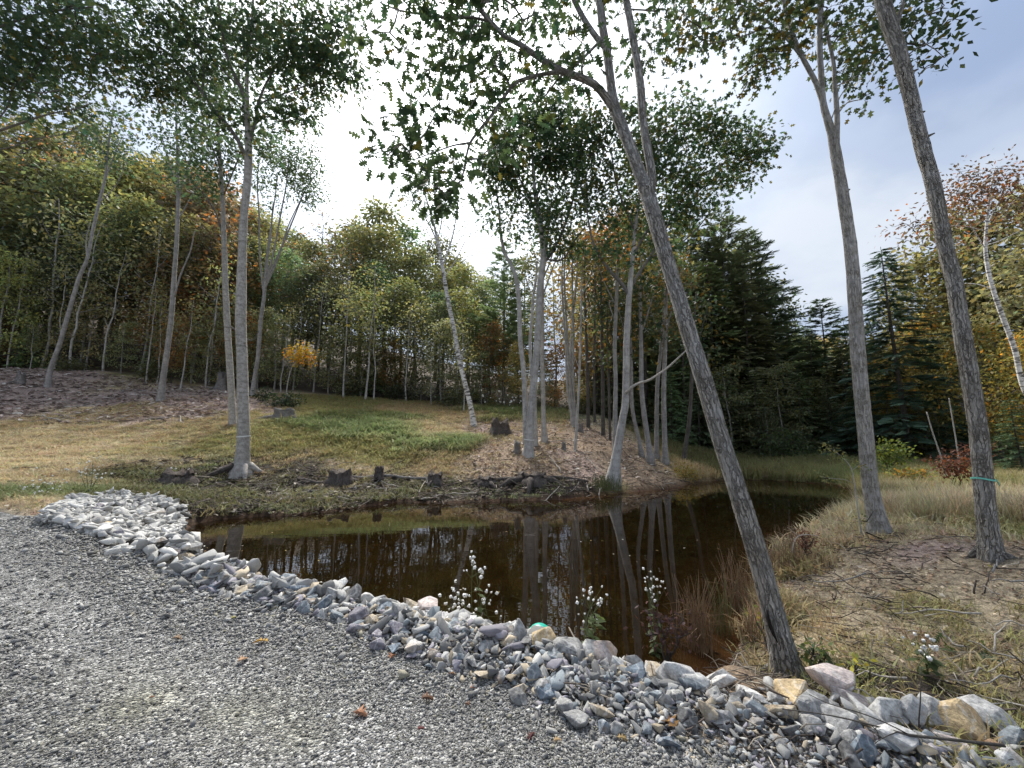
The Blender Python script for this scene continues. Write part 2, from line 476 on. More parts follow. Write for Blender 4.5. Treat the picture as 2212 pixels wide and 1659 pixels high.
def rbf(x, y):
    n = len(CTRL); out = np.empty_like(x)
    for s in range(0, len(x), 20000):
        xs, ys = x[s:s + 20000], y[s:s + 20000]
        D = np.sqrt((xs[:, None] - CTRL[None, :, 0]) ** 2 + (ys[:, None] - CTRL[None, :, 1]) ** 2 + 0.15 ** 2)
        out[s:s + 20000] = D @ W_RBF[:n] + W_RBF[n] + xs * W_RBF[n + 1] + ys * W_RBF[n + 2]
    return out
# cheap smooth 2D value noise, vectorised
_tab = np.random.default_rng(5).random((256, 256))
def vnoise(x, y, f=1.0):
    x = np.asarray(x) * f + 512.3; y = np.asarray(y) * f + 300.7
    xi = np.floor(x).astype(int); yi = np.floor(y).astype(int)
    u = x - xi; v = y - yi; u = u * u * (3 - 2 * u); v = v * v * (3 - 2 * v)
    a = _tab[xi % 256, yi % 256]; b = _tab[(xi + 1) % 256, yi % 256]; c = _tab[xi % 256, (yi + 1) % 256]; d = _tab[(xi + 1) % 256, (yi + 1) % 256]
    return (a * (1 - u) + b * u) * (1 - v) + (c * (1 - u) + d * u) * v - 0.5
def fbm(x, y, f=1.0, o=4):
    s = 0; a = 1.0
    for k in range(o):
        s = s + a * vnoise(x + 13.1 * k, y - 7.7 * k, f * 2 ** k); a *= 0.5
    return s
def sstep(a, b, x):
    t = np.clip((x - a) / (b - a), 0, 1); return t * t * (3 - 2 * t)
AZ = np.radians([-180, -120, -80, -55, -35, -18, -5, 3, 12, 25, 40, 55, 75, 120, 180])
SL = np.array([0.02, 0.02, .10, .30, .30, .24, .19, .16, .17, .17, .17, .17, .15, .02, .02])
Z0 = np.array([.8, .8, 2.0, 6.5, 6.3, 5.6, 4.6, 3.6, 1.5, 0.5, 0.5, 0.8, 1.0, .8, .8])
def terrain(X, Y, rough=True):
    X = np.asarray(X, float); Y = np.asarray(Y, float)
    shp = X.shape; x = X.ravel(); y = Y.ravel()
    r = np.hypot(x, y)
    # inside the surveyed patch the land follows its heights; beyond, it climbs on along the same bearing
    k = np.minimum(1.0, np.minimum(33.0 / np.maximum(np.abs(y), 1e-3), 46.0 / np.maximum(np.abs(x), 1e-3)))
    k = np.where((y < 0) & (np.abs(y) * k > 18), 18.0 / np.maximum(np.abs(y), 1e-3), k)
    z = rbf(x * k, y * k)
    s = np.interp(np.arctan2(x, y), AZ, SL)
    out = np.maximum(r * (1 - k), 0)
    z = z + s * np.minimum(out, 140) + 2.0 * vnoise(x, y, .03) * np.clip(out / 30, 0, 1)
    sd = pond_sd(x, y)
    if rough:
        road = 1 - sstep(-0.2, 0.6, road_sd(x, y))
        calm = sstep(0.2, 2.2, near_bank(x, y)); road = np.maximum(road, 1 - calm)
        amp = (0.045 + .055 * sstep(4, 9, r)) * (1 - road) + 0.012 * road
        z = z + amp * fbm(x, y, 1.1, 3) + 0.06 * (1 - road) * vnoise(x, y, 5.0) * sstep(30, 15, r)
        # two shallow wheel ruts along the drive
    bank = 0.03 + 0.16 * np.clip(sd, 0, 1.2)
    z = np.where((sd < 2.5) & (y > 5.5), np.minimum(z, .07 + .42 * np.maximum(sd, 0)), z)
    z = np.where(sd > 0, np.maximum(z, bank), 0)
    z = np.where(sd <= 0, -0.04 - np.minimum(0.35 * -sd, 0.7), z)
    return z.reshape(shp)
# the drive lies on the camera's side of the toe line
_toe = np.array([[-40, 9.2], [-14, 8.2]] + [[p[0], p[1]] for p in [G(50, 1128, .6)] + TOE_W] + [[14, -1.2]])
def road_sd(x, y):
    yt = np.interp(x, _toe[:, 0], _toe[:, 1])
    return y - yt
_cb = np.array([[-14, 9.5]] + [list(c[:2]) for c in CREST_W] + [[14, -.4]])
def near_bank(x, y):
    """distance behind the crest of the stone bank (left part), large elsewhere"""
    return np.where((x < 2.0) & (x > -8.6), np.abs(y - np.interp(x, _cb[:, 0], _cb[:, 1])), 9.0)
def tz(x, y):
    return float(terrain(np.array([x]), np.array([y]))[0])
_T = np.exp(np.linspace(math.log(1.2), math.log(160), 700))
def hit(px, py):
    d = ray(px, py)
    pts = CAM[None] + d[None] * _T[:, None]
    below = pts[:, 2] < terrain(pts[:, 0], pts[:, 1])
    i = int(np.argmax(below)) if below.any() else len(_T) - 1
    lo, hi = _T[max(i - 1, 0)], _T[i]
    for _ in range(8):
        m = (lo + hi) / 2; q = CAM + d * m
        if q[2] < tz(q[0], q[1]): hi = m
        else: lo = m
    return CAM + d * hi

# colours and growth of the ground: (px, py, depth or None, colour, grass density, grass height, grass colour)
STRAW = (.42, .34, .21); STRAW2 = (.35, .28, .16); GREEN = (.13, .16, .06); OLIVE = (.20, .18, .08); LIT = (.25, .185, .13); CHIP = (.30, .225, .195)
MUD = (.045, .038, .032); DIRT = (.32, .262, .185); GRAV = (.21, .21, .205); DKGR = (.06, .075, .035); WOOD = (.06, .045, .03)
gS = (.52, .43, .26); gS2 = (.42, .33, .18); gG = (.28, .33, .15); gG2 = (.19, .22, .09); gO = (.36, .33, .14); gT = (.56, .48, .31); gM = (.17, .165, .07)
ZONES = []
def zone(px, py, Y, c, dens=0.0, h=.1, gc=gS):
    p = hit(px, py) if Y is None else P(px, py, Y)
    ZONES.append((p[0], p[1], c, dens, h, gc))
for a in [(50,1040,None,STRAW,.7,.10,gS),(150,1000,None,STRAW,.9,.10,gS),(60,940,None,STRAW,1,.10,gS),(250,960,None,STRAW,1,.10,gS),(400,930,None,OLIVE,.9,.1,gS2),(150,910,None,STRAW2,.6,.10,gS2),
          (60,850,None,CHIP,.08,.1,gS2),(250,860,None,CHIP,.08,.1,gS2),(420,880,None,CHIP,.08,.1,gS2),(150,820,None,CHIP,.08,.1,gS2),(330,830,None,STRAW2,.6,.15,gO),(560,880,None,CHIP,.15,.1,gS2),(300,815,None,OLIVE,.5,.15,gO),
          (350,1000,None,DIRT,.4,.1,gS),(300,1010,None,DKGR,.4,.15,gM),(60,1070,None,OLIVE,1,.2,gG2),(20,1110,None,DIRT,.3,.1,gS),
          (420,1020,None,MUD,.12,.15,gG2),(400,1070,None,DKGR,.22,.2,gM),(560,1040,None,MUD,.1,.12,gM),(480,1085,None,MUD,.12,.15,gM),(600,1070,None,MUD,.12,.15,gM),(750,1075,None,MUD,.15,.15,gM),(850,1065,None,MUD,.15,.18,gM),(950,1070,None,MUD,.1,.1,gM),
          (600,1000,None,MUD,.25,.1,gS2),(680,1030,None,MUD,.08,.1,gM),(820,1040,None,MUD,.08,.1,gM),(500,1055,None,MUD,.08,.1,gM),(920,1050,None,MUD,.08,.1,gM),(450,970,None,OLIVE,.8,.1,gO),(600,960,None,OLIVE,1,.15,gO),(680,980,None,OLIVE,1,.16,gO),(650,890,None,OLIVE,.8,.15,gO),
          (720,925,None,GREEN,1,.25,gG),(800,940,None,GREEN,1,.28,gG),(880,950,None,GREEN,1,.28,gG),(950,960,None,GREEN,1,.25,gG),(830,900,None,GREEN,1,.2,gG2),(750,905,None,GREEN,1,.2,gG2),(850,975,None,OLIVE,1,.2,gO),(720,965,None,OLIVE,1,.2,gO),
          (750,870,None,STRAW2,.9,.15,gO),(880,885,None,STRAW2,.9,.15,gS2),(980,900,None,STRAW2,.8,.12,gS2),(960,930,None,STRAW,.8,.15,gS),(920,1000,None,STRAW2,.7,.12,gS2),(800,1000,None,STRAW2,.7,.12,gO),(750,1030,None,DIRT,.3,.1,gS2),(900,1030,None,DIRT,.3,.1,gS2),
          (1060,925,None,CHIP,.15,.1,gS2),(1060,980,None,LIT,.1,.1,gS2),(1150,1010,None,LIT,.05,.1,gS2),(1250,950,None,LIT,.05,.1,gS2),(1250,1010,None,CHIP,.04,.1,gS2),(1350,990,None,LIT,.05,.1,gS2),(1420,1010,None,LIT,.05,.1,gS2),(1050,1060,None,MUD,.1,.1,gG2),(1150,1060,None,MUD,.1,.1,gG2),(1250,1055,None,MUD,.15,.1,gG2),(1400,1040,None,LIT,.1,.1,gO),
          (1310,1045,None,OLIVE,1,.25,gG2),(1480,1030,None,STRAW2,.8,.4,gS2),(1100,890,None,DKGR,.6,.3,gG2),(1250,890,None,DKGR,.5,.3,gG2),
          (1550,1010,None,OLIVE,1,.45,gM),(1650,1005,None,OLIVE,1,.5,gM),(1750,1010,None,OLIVE,1,.55,gM),(1800,1000,None,OLIVE,1,.5,gG2),(1850,1015,None,OLIVE,1,.5,gM),(1950,1040,None,OLIVE,1,.45,gG2),(2000,1060,None,OLIVE,1,.45,gO),(2100,1035,None,OLIVE,1,.4,gO),(2212,1050,None,STRAW,1,.4,gS),(1960,1090,None,OLIVE,1,.4,gM),
          (2000,1120,None,STRAW,1,.4,gT),(2100,1130,None,STRAW,1,.4,gT),(2200,1120,None,STRAW,1,.45,gT),(2080,1090,None,STRAW,1,.4,gT),(2200,1160,None,OLIVE,.7,.2,gO),(2000,1150,None,STRAW2,.6,.15,gT),
          (1760,1180,None,STRAW2,0.50,.2,gS),(1700,1230,None,STRAW2,0.44,.3,gS2),(1640,1330,None,STRAW2,0.39,.35,gS2),(1850,1200,None,DIRT,0.07,.08,gS),(1960,1200,None,CHIP,.1,.06,gS),(2080,1230,None,DIRT,0.03,.06,gS),(1800,1270,None,DIRT,0.14,.08,gS2),(1950,1270,None,DIRT,0.04,.06,gS),(2150,1260,None,DIRT,0.03,.06,gS),
          (1760,1330,None,STRAW2,0.28,.12,gS2),(1880,1330,None,DIRT,0.17,.08,gS2),(2000,1320,None,OLIVE,0.22,.1,gO),(2150,1330,None,DIRT,0.22,.1,gO),(1800,1400,None,STRAW2,0.33,.12,gS2),(1950,1400,None,DIRT,0.28,.12,gO),(2100,1400,None,DIRT,0.28,.12,gS2),(1700,1400,None,DIRT,0.22,.12,gS2),
          (1850,1450,None,DKGR,0.28,.15,gO),(1950,1470,None,MUD,0.19,.12,gO),(2050,1500,None,MUD,0.17,.12,gO),(2150,1460,None,DIRT,0.22,.12,gO),(2200,1530,None,MUD,0.17,.12,gO),(1750,1470,None,MUD,0.17,.12,gO),(1600,1470,None,LIT,.3,.12,gS2)]:
    zone(*a)
_zx = np.array([[q[0], q[1]] for q in ZONES]); _zc = np.array([q[2] for q in ZONES]); _zd = np.array([q[3] for q in ZONES]); _zh = np.array([q[4] for q in ZONES]); _zg = np.array([q[5] for q in ZONES])
def zone_at(x, y):
    """colour, grass density, grass height and grass colour of the ground at x, y"""
    x = np.asarray(x, float); y = np.asarray(y, float); r = np.hypot(x, y)
    wx = x + 0.10 * r * vnoise(x, y, 0.6) + .04 * r * vnoise(x, y, 2.3); wy = y + 0.10 * r * vnoise(x + 31, y, 0.6) + .04 * r * vnoise(x + 9, y, 2.3)
    C = np.empty((len(x), 3)); D = np.empty(len(x)); H = np.empty(len(x)); Gc = np.empty((len(x), 3))
    for s in range(0, len(x), 20000):
        sl = slice(s, s + 20000)
        # distances relative to how far the spot is from the origin, so near zones stay small
        d2 = ((wx[sl, None] - _zx[None, :, 0]) ** 2 + (wy[sl, None] - _zx[None, :, 1]) ** 2)
        w = 1.0 / (d2 + 0.002 * r[sl, None] ** 2) ** 2.5
        w /= w.sum(1, keepdims=True)
        C[sl] = w @ _zc; D[sl] = w @ _zd; H[sl] = w @ _zh; Gc[sl] = w @ _zg
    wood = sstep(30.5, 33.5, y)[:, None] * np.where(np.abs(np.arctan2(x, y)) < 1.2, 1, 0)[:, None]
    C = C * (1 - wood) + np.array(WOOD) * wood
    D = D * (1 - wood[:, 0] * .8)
    return C, D, H, Gc

# ------------------------------------------------------------------ ground sheet
def warp_axis(n, ext, k):
    u_ = np.linspace(-1, 1, n)
    return ext * np.sinh(k * u_) / np.sinh(k)
gx = warp_axis(460, 420, 6.2); gy = warp_axis(460, 420, 6.2) + 4.5
GX, GY = np.meshgrid(gx, gy, indexing='ij')
GZ = terrain(GX, GY)
GZ = GZ - 0.07 * (1 - sstep(-0.25, -0.05, road_sd(GX.ravel(), GY.ravel()))).reshape(GZ.shape)   # the drive has its own sheet
def grid_faces(nx, ny):
    i = np.arange(nx * ny).reshape(nx, ny)
    q = np.stack([i[:-1, :-1], i[1:, :-1], i[1:, 1:], i[:-1, 1:]], -1).reshape(-1, 4)
    return q
gc, _, _, _ = zone_at(GX.ravel(), GY.ravel())
rs = road_sd(GX.ravel(), GY.ravel())
kr = (1 - sstep(-0.05, 0.35, rs + .25 * vnoise(GX.ravel(), GY.ravel(), 3.0)))[:, None]
gc = gc * (1 - kr) + np.array((.13, .125, .115)) * kr
sdv = pond_sd(GX.ravel(), GY.ravel())
wet = (1 - sstep(-0.1, 0.35, sdv))[:, None]
gc = gc * (1 - wet) + np.array((.06, .034, .02)) * wet
q = grid_faces(460, 460)
me = mesh_np('ground', np.stack([GX, GY, GZ], -1).reshape(-1, 3), q.ravel(), np.full(len(q), 4), M_GROUND, {'col': ('FLOAT_COLOR', np.concatenate([gc, np.ones((len(gc), 1))], 1))}, True)
tag(link('ground', me), 'grassy bank, meadow and leaf covered earth round the pond', None, None, 'structure')

# the gravel drive: its own sheet a few millimetres above the earth
rx = np.linspace(-16, 7, 231); tt = np.concatenate([np.linspace(0, 1, 70) ** 1.0])
RX, RT = np.meshgrid(rx, tt, indexing='ij')
yt = np.interp(RX, _toe[:, 0], _toe[:, 1]) + 0.12
RY = -9 + (yt + 9) * RT ** 0.6
RZ = terrain(RX, RY) + 0.006
# wheel tracks follow the drive from lower right to upper left
lane = (RY - yt)
ruts = np.exp(-((lane + 1.15 + .15 * vnoise(RX, RY, .5)) / .28) ** 2) + np.exp(-((lane + 2.7 + .15 * vnoise(RX, RY, .5)) / .3) ** 2)
RZ = RZ - 0.025 * ruts + .012 * vnoise(RX, RY, 2.5)
mudmask = np.clip((.35 + .65 * ruts) * (-.25 + 2.4 * fbm(RX, RY, .9, 3)) * (1 - sstep(2.6, 4.2, np.hypot(RX, RY))), 0, 1).ravel()[:, None]
rc = np.array((.25, .246, .235)) * (1 + .25 * ruts.ravel()[:, None] * .5) * (1 - mudmask) + np.array((.175, .17, .11)) * mudmask
q = grid_faces(231, 70)
me = mesh_np('gravel_drive', np.stack([RX, RY, RZ], -1).reshape(-1, 3), q.ravel(), np.full(len(q), 4), M_GRAVEL, {'col': ('FLOAT_COLOR', np.concatenate([rc, np.ones((len(rc), 1))], 1))}, True)
tag(link('gravel_drive', me), 'grey gravel drive with muddy wheel tracks', None, None, 'structure')

# the pond
wx = np.linspace(POND[:, 0].min() - .4, POND[:, 0].max() + .4, 140); wy = np.linspace(POND[:, 1].min() - .4, POND[:, 1].max() + .4, 110)
WX, WY = np.meshgrid(wx, wy, indexing='ij')
wsd = pond_sd(WX.ravel(), WY.ravel())
shal = np.exp(np.minimum(wsd, 0) / 0.35)[:, None] * sstep(.8, 2.0, WX.ravel())[:, None]
wc = np.array((.0085, .0048, .0013)) * (1 - shal) + np.array((.055, .025, .010)) * shal
q = grid_faces(140, 110)
me = mesh_np('pond', np.stack([WX, WY, WX * 0], -1).reshape(-1, 3), q.ravel(), np.full(len(q), 4), M_WATER, {'col': ('FLOAT_COLOR', np.concatenate([wc, np.ones((len(wc), 1))], 1))}, True)
tag(link('pond', me), 'dark brown still pond water', None, None, 'structure')

# ------------------------------------------------------------------ scatter of uncountable small things (one object each, kind stuff)
def scatter_tree(name, nvar):
    ng = bpy.data.node_groups.new(name, 'GeometryNodeTree')
    ng.interface.new_socket('Geometry', in_out='INPUT', socket_type='NodeSocketGeometry')
    ng.interface.new_socket('Geometry', in_out='OUTPUT', socket_type='NodeSocketGeometry')
    N = ng.nodes.new; L = ng.links.new
    gi = N('NodeGroupInput'); go = N('NodeGroupOutput')
    def named(nm, typ):
        a = N('GeometryNodeInputNamedAttribute'); a.data_type = typ; a.inputs['Name'].default_value = nm; return a.outputs[0]
    part = named('part', 'INT')
    def sep(k):
        c = N('FunctionNodeCompare'); c.data_type = 'INT'; c.operation = 'EQUAL'
        ins = [s for s in c.inputs if s.type == 'INT']
        L(part, ins[0]); ins[1].default_value = k
        s = N('GeometryNodeSeparateGeometry'); s.domain = 'POINT'
        L(gi.outputs[0], s.inputs[0]); L(c.outputs[0], s.inputs[1]); return s.outputs[0]
    gti = N('GeometryNodeGeometryToInstance')
    for k in range(nvar, 0, -1):
        L(sep(k), gti.inputs[0])
    iop = N('GeometryNodeInstanceOnPoints')
    L(sep(0), iop.inputs['Points']); L(gti.outputs[0], iop.inputs['Instance'])
    iop.inputs['Pick Instance'].default_value = True
    L(named('pick', 'INT'), iop.inputs['Instance Index'])
    e = N('FunctionNodeEulerToRotation'); L(named('rot', 'FLOAT_VECTOR'), e.inputs[0]); L(e.outputs[0], iop.inputs['Rotation'])
    L(named('scl', 'FLOAT_VECTOR'), iop.inputs['Scale'])
    L(iop.outputs[0], go.inputs[0])
    return ng
def scatter(name, label, variants, pts, rot, scl, tint, mat, parent=None):
    """variants: list of (verts, faces) drawn once for every point"""
    n = len(pts); nv = len(variants)
    V = []; F = []; S = []; part = []; off = 0
    for k, (vv, ff) in enumerate(variants):
        vv = np.asarray(vv, float); V.append(vv); part += [k + 1] * len(vv)
        for f in ff: F += [i + off for i in f]; S.append(len(f))
        off += len(vv)
    V.append(np.asarray(pts)); part += [0] * n
    V = np.concatenate(V)
    z3 = np.zeros((off, 3))
    at = {'part': ('INT', np.array(part, np.int32)), 'pick': ('INT', np.concatenate([np.zeros(off, np.int32), rng.integers(0, nv, n).astype(np.int32)])),
          'rot': ('FLOAT_VECTOR', np.concatenate([z3, rot]).astype(np.float32)), 'scl': ('FLOAT_VECTOR', np.concatenate([z3 + 1, scl]).astype(np.float32)),
          'tint': ('FLOAT_COLOR', np.concatenate([np.ones((off, 4)), np.concatenate([np.clip(tint, 0, 1), np.ones((n, 1))], 1)]).astype(np.float32))}
    me = mesh_np(name, V, F, S, mat, at)
    o = link(name, me, parent)
    md = o.modifiers.new('scatter', 'NODES'); md.node_group = scatter_tree(name + '_nodes', nv)
    return tag(o, label, None, None, 'stuff')
def polar(n, rmin, rmax, azmin, azmax, power=1.0):
    a = np.radians(rng.uniform(azmin, azmax, n)); t = rng.random(n)
    r = rmin * (rmax / rmin) ** (t ** power)
    return r * np.sin(a), r * np.cos(a)
# ------------------------------------------------------------------ tubes and trees
def tube_geo(paths):
    """paths: list of (points (k,3), radii (k,), sides, ridge). Returns verts, quads, bk"""
    V = []; Q = []; B = []; off = 0
    for pts, rad, ns, ridge in paths:
        pts = np.asarray(pts, float); rad = np.asarray(rad, float); k = len(pts)
        tan = np.empty_like(pts); tan[1:-1] = pts[2:] - pts[:-2]; tan[0] = pts[1] - pts[0]; tan[-1] = pts[-1] - pts[-2]
        tan /= np.linalg.norm(tan, axis=1, keepdims=True) + 1e-9
        ref = np.array([0.3, 1.0, 0.1]) if abs(tan[0][1]) < 0.8 else np.array([1.0, 0.2, 0.1])
        a = ref - tan * (tan @ ref)[:, None]; a /= np.linalg.norm(a, axis=1, keepdims=True) + 1e-9
        b = np.cross(tan, a)
        th = np.arange(ns) * 2 * math.pi / ns
        s = np.concatenate([[0], np.cumsum(np.linalg.norm(np.diff(pts, axis=0), axis=1))]) + (off % 97) * 1.7
        rr = np.repeat(rad[:, None], ns, 1)
        ct, st = np.cos(th), np.sin(th)
        if ridge:
            for i in range(k):
                for j in range(ns):
                    r0 = rad[i]
                    rr[i, j] += ridge * r0 * (mnoise.noise((ct[j] * 4.5, st[j] * 4.5, s[i] * 1.6 / max(r0 * 8, .3))) + .6 * mnoise.noise((ct[j] * 9, st[j] * 9, s[i] * 9)))
        ring = pts[:, None] + rr[..., None] * (ct[None, :, None] * a[:, None] + st[None, :, None] * b[:, None])
        V.append(ring.reshape(-1, 3))
        B.append(np.stack([rr * ct[None], rr * st[None], np.repeat(s[:, None], ns, 1)], -1).reshape(-1, 3))
        i = np.arange(k - 1)[:, None] * ns; j = np.arange(ns)[None]; j2 = (j + 1) % ns
        q = np.stack([i + j, i + j2, i + ns + j2, i + ns + j], -1).reshape(-1, 4) + off
        Q.append(q); off += k * ns
    return np.concatenate(V), np.concatenate(Q), np.concatenate(B)
def tube_mesh(name, paths, mat, caps=False, origin=None):
    V, Q, B = tube_geo(paths)
    if origin is not None: V = V - np.asarray(origin)
    flat = list(Q.ravel()); sizes = [4] * len(Q)
    if caps:
        off = 0
        for pts, rad, ns, rg in paths:
            k = len(pts)
            flat += list(range(off + ns - 1, off - 1, -1)); sizes.append(ns)
            flat += list(range(off + (k - 1) * ns, off + k * ns)); sizes.append(ns)
            off += k * ns
    return mesh_np(name, V, flat, sizes, mat, {'bk': ('FLOAT_VECTOR', B.astype(np.float32))}, True)
def smooth_path(pts, rad, step):
    """Catmull-Rom through the control points"""
    pts = np.asarray(pts, float); rad = np.asarray(rad, float)
    ext = np.concatenate([[2 * pts[0] - pts[1]], pts, [2 * pts[-1] - pts[-2]]])
    P_, R_ = [], []
    for i in range(len(pts) - 1):
        n = max(2, int(np.linalg.norm(pts[i + 1] - pts[i]) / step))
        t = np.linspace(0, 1, n, endpoint=False)[:, None]
        p0, p1, p2, p3 = ext[i], ext[i + 1], ext[i + 2], ext[i + 3]
        P_.append(0.5 * (2 * p1 + (p2 - p0) * t + (2 * p0 - 5 * p1 + 4 * p2 - p3) * t ** 2 + (3 * p1 - p0 - 3 * p2 + p3) * t ** 3))
        R_.append((rad[i] + (rad[i + 1] - rad[i]) * t)[:, 0])
    return np.concatenate(P_ + [pts[-1:]]), np.concatenate(R_ + [rad[-1:]])

# leaf outlines: length along +x, width y
def _lobed(spec):
    up = [(x, y) for x, y in spec]
    pts = [(0, 0)] + up + [(1, 0)] + [(x, -y) for x, y in reversed(up)]
    v_ = [(x, y, -0.25 * abs(y) - 0.12 * x * x) for x, y in pts]
    return np.array(v_), [list(range(len(pts)))]
OAK = _lobed([(.15, .05), (.22, .24), (.32, .07), (.42, .40), (.52, .10), (.66, .36), (.72, .10), (.88, .20)])
LOBE = _lobed([(.2, .08), (.34, .36), (.48, .12), (.72, .32), (.78, .08)])
SIMPLE = (np.array([(0, 0, 0), (.45, .27, -.04), (1, 0, -.1), (.45, -.27, -.04)]), [[0, 1, 2, 3]])
def _feather():
    up = []
    for i in range(6):
        x = .06 + i * .15
        up += [(x, .03), (x + .17, .30 - .035 * i)]
    pts = [(0, .01)] + up + [(1.05, 0)] + [(x, -y) for x, y in reversed(up)] + [(0, -.01)]
    return np.array([(x, y, -.15 * x * x) for x, y in pts]), [list(range(len(pts)))]
SPRAY = _feather()
def leaves_geo(tpl, pos, dirs, nrm, size, tint):
    v, f = tpl
    d = dirs / (np.linalg.norm(dirs, axis=1, keepdims=True) + 1e-9)
    w = np.cross(nrm, d); w /= np.linalg.norm(w, axis=1, keepdims=True) + 1e-9
    n = np.cross(d, w)
    k = len(v); N = len(pos)
    V = pos[:, None] + size[:, None, None] * (v[None, :, 0, None] * d[:, None] + v[None, :, 1, None] * w[:, None] + v[None, :, 2, None] * n[:, None])
    F = []; S = []
    base = np.arange(N)[:, None] * k
    fl = np.concatenate([base + np.array(ff)[None] for ff in f], 1).ravel()
    sz = np.tile([len(ff) for ff in f], N)
    return V.reshape(-1, 3), fl, sz, np.repeat(tint, k, 0)
def leaf_mesh(name, tpl, pos, dirs, nrm, size, tint, mat=None, origin=None):
    V, fl, sz, tn = leaves_geo(tpl, pos, dirs, nrm, size, tint)
    if origin is not None: V = V - np.asarray(origin)
    return mesh_np(name, V, fl, sz, mat or M_LEAF, {'tint': ('FLOAT_COLOR', np.concatenate([tn, np.ones((len(tn), 1))], 1))})

def colonize(nodes, clusters, r_, seg=.45, wob=.10, rise=.12):
    """grow twig paths from a skeleton (list of (pos, radius)) out to every cluster point; returns list of (points, radii)"""
    NP = [n[0] for n in nodes]; NR = [n[1] for n in nodes]; par = [-1] * len(nodes)
    n0 = len(nodes)
    A = np.array(NP); cl = np.asarray(clusters)
    d0 = np.array([np.min(((A - c) ** 2).sum(1)) for c in cl])
    cap = len(nodes) + sum(int(2 + math.sqrt(d) / seg) + 2 for d in d0) * 2 + 10
    buf = np.full((cap, 3), 1e6); buf[:n0] = A; cnt = n0
    ends = []; segs = []
    for ci in np.argsort(d0):
        c = cl[ci]
        dd = ((buf[:cnt] - c) ** 2).sum(1)
        # prefer to leave from a node that lies lower and further in
        dd = dd + 0.35 * np.maximum(buf[:cnt, 2] - c[2] + 0.1, 0) ** 2 * 2
        j = int(np.argmin(dd)); a = buf[j]; L_ = math.sqrt(((a - c) ** 2).sum())
        k = max(2, min(7, int(L_ / seg) + 1))
        t = np.linspace(0, 1, k + 1)[1:, None]
        jit = r_.normal(size=(k, 3)) * wob * L_ * (t * (1 - t)) * 2
        path = a + (c - a) * t + jit
        path[:, 2] += rise * L_ * (t * (1 - t))[:, 0] * 2
        if cnt + k >= cap: break
        idx = [j] + list(range(cnt, cnt + k))
        buf[cnt:cnt + k] = path
        par += idx[:-1]; cnt += k
        segs.append(idx); ends.append(cnt - 1)
    load = np.zeros(cnt)
    for e in ends: load[e] += 1
    for i in range(cnt - 1, n0 - 1, -1): load[par[i]] += load[i]
    out = []
    for idx in segs:
        pr = buf[idx]
        rad = 0.0045 * np.maximum(load[idx], 1) ** 0.46
        if idx[0] < n0: rad[0] = min(max(rad[1] * 1.15, .004), max(NR[idx[0]] * .8, .004))
        else: rad[0] = min(rad[0], rad[1] * 1.25)
        out.append((pr, rad, load[idx[1]]))
    return out

def ell(px, py, rx, ry, Y, dY, n, r_):
    """n points in an ellipsoid of the crown: centre on the sight line (px,py) at depth Y"""
    c = P(px, py, Y)
    v_ = r_.normal(size=(n, 3)); v_ /= np.linalg.norm(v_, axis=1, keepdims=True)
    v_ *= (r_.random(n) ** (1 / 2.4))[:, None]
    right = np.array([1.0, 0, 0]); fwd = np.array([0, 1.0, 0]); up = np.array([0, -SP * .6, 1.0])
    return c + v_[:, :1] * pxm(rx, c) * right + v_[:, 2:] * pxm(ry, c) * up + v_[:, 1:2] * dY * fwd

def spray_leaves(ends, m, spread, size, r_, droop=.35, flat=.5, col_var=.25, brown=0.0, brown_c=(2.1, 1.15, .6)):
    n = len(ends) * m
    pos = np.repeat(ends, m, 0) + r_.normal(size=(n, 3)) * spread * np.array([1, 1, .7])
    d = (pos - np.repeat(ends, m, 0)); d /= np.linalg.norm(d, axis=1, keepdims=True) + 1e-9
    d = d + r_.normal(size=(n, 3)) * .5; d[:, 2] -= droop
    nr = r_.normal(size=(n, 3)) * (1 - flat); nr[:, 2] += flat + .15
    sz = size * r_.uniform(.7, 1.25, n)
    per = np.repeat(r_.uniform(1 - col_var, 1 + col_var, len(ends)), m)
    v_ = (per * r_.uniform(.75, 1.25, n))[:, None]
    hue = r_.normal(size=(n, 1)) * .12
    tint = np.concatenate([v_ * (1 + hue), v_, v_ * (1 - hue)], 1)
    if brown:
        bc = np.repeat(r_.random(len(ends)) < brown * .6, m) | (r_.random(n) < brown * .4)
        tint[bc] = v_[bc] * np.array(brown_c)
    return pos, d, nr, sz, np.clip(tint, 0, 4)

def wpath(ctrl, Y, step=.12):
    """ctrl: (px, py, width_px[, Y]) -> world path with radii. Depth Y may vary per point."""
    pts = []; rad = []
    for c in ctrl:
        p = P(c[0], c[1], c[3] if len(c) > 3 else Y)
        pts.append(p); h_ = (p[0] - CAM[0]) / ((p[1] - CAM[1]) * CP + (p[2] - CAM[2]) * SP); rad.append(pxm(c[2], p) / 2 / math.sqrt(1 + h_ * h_))
    return smooth_path(pts, rad, step)

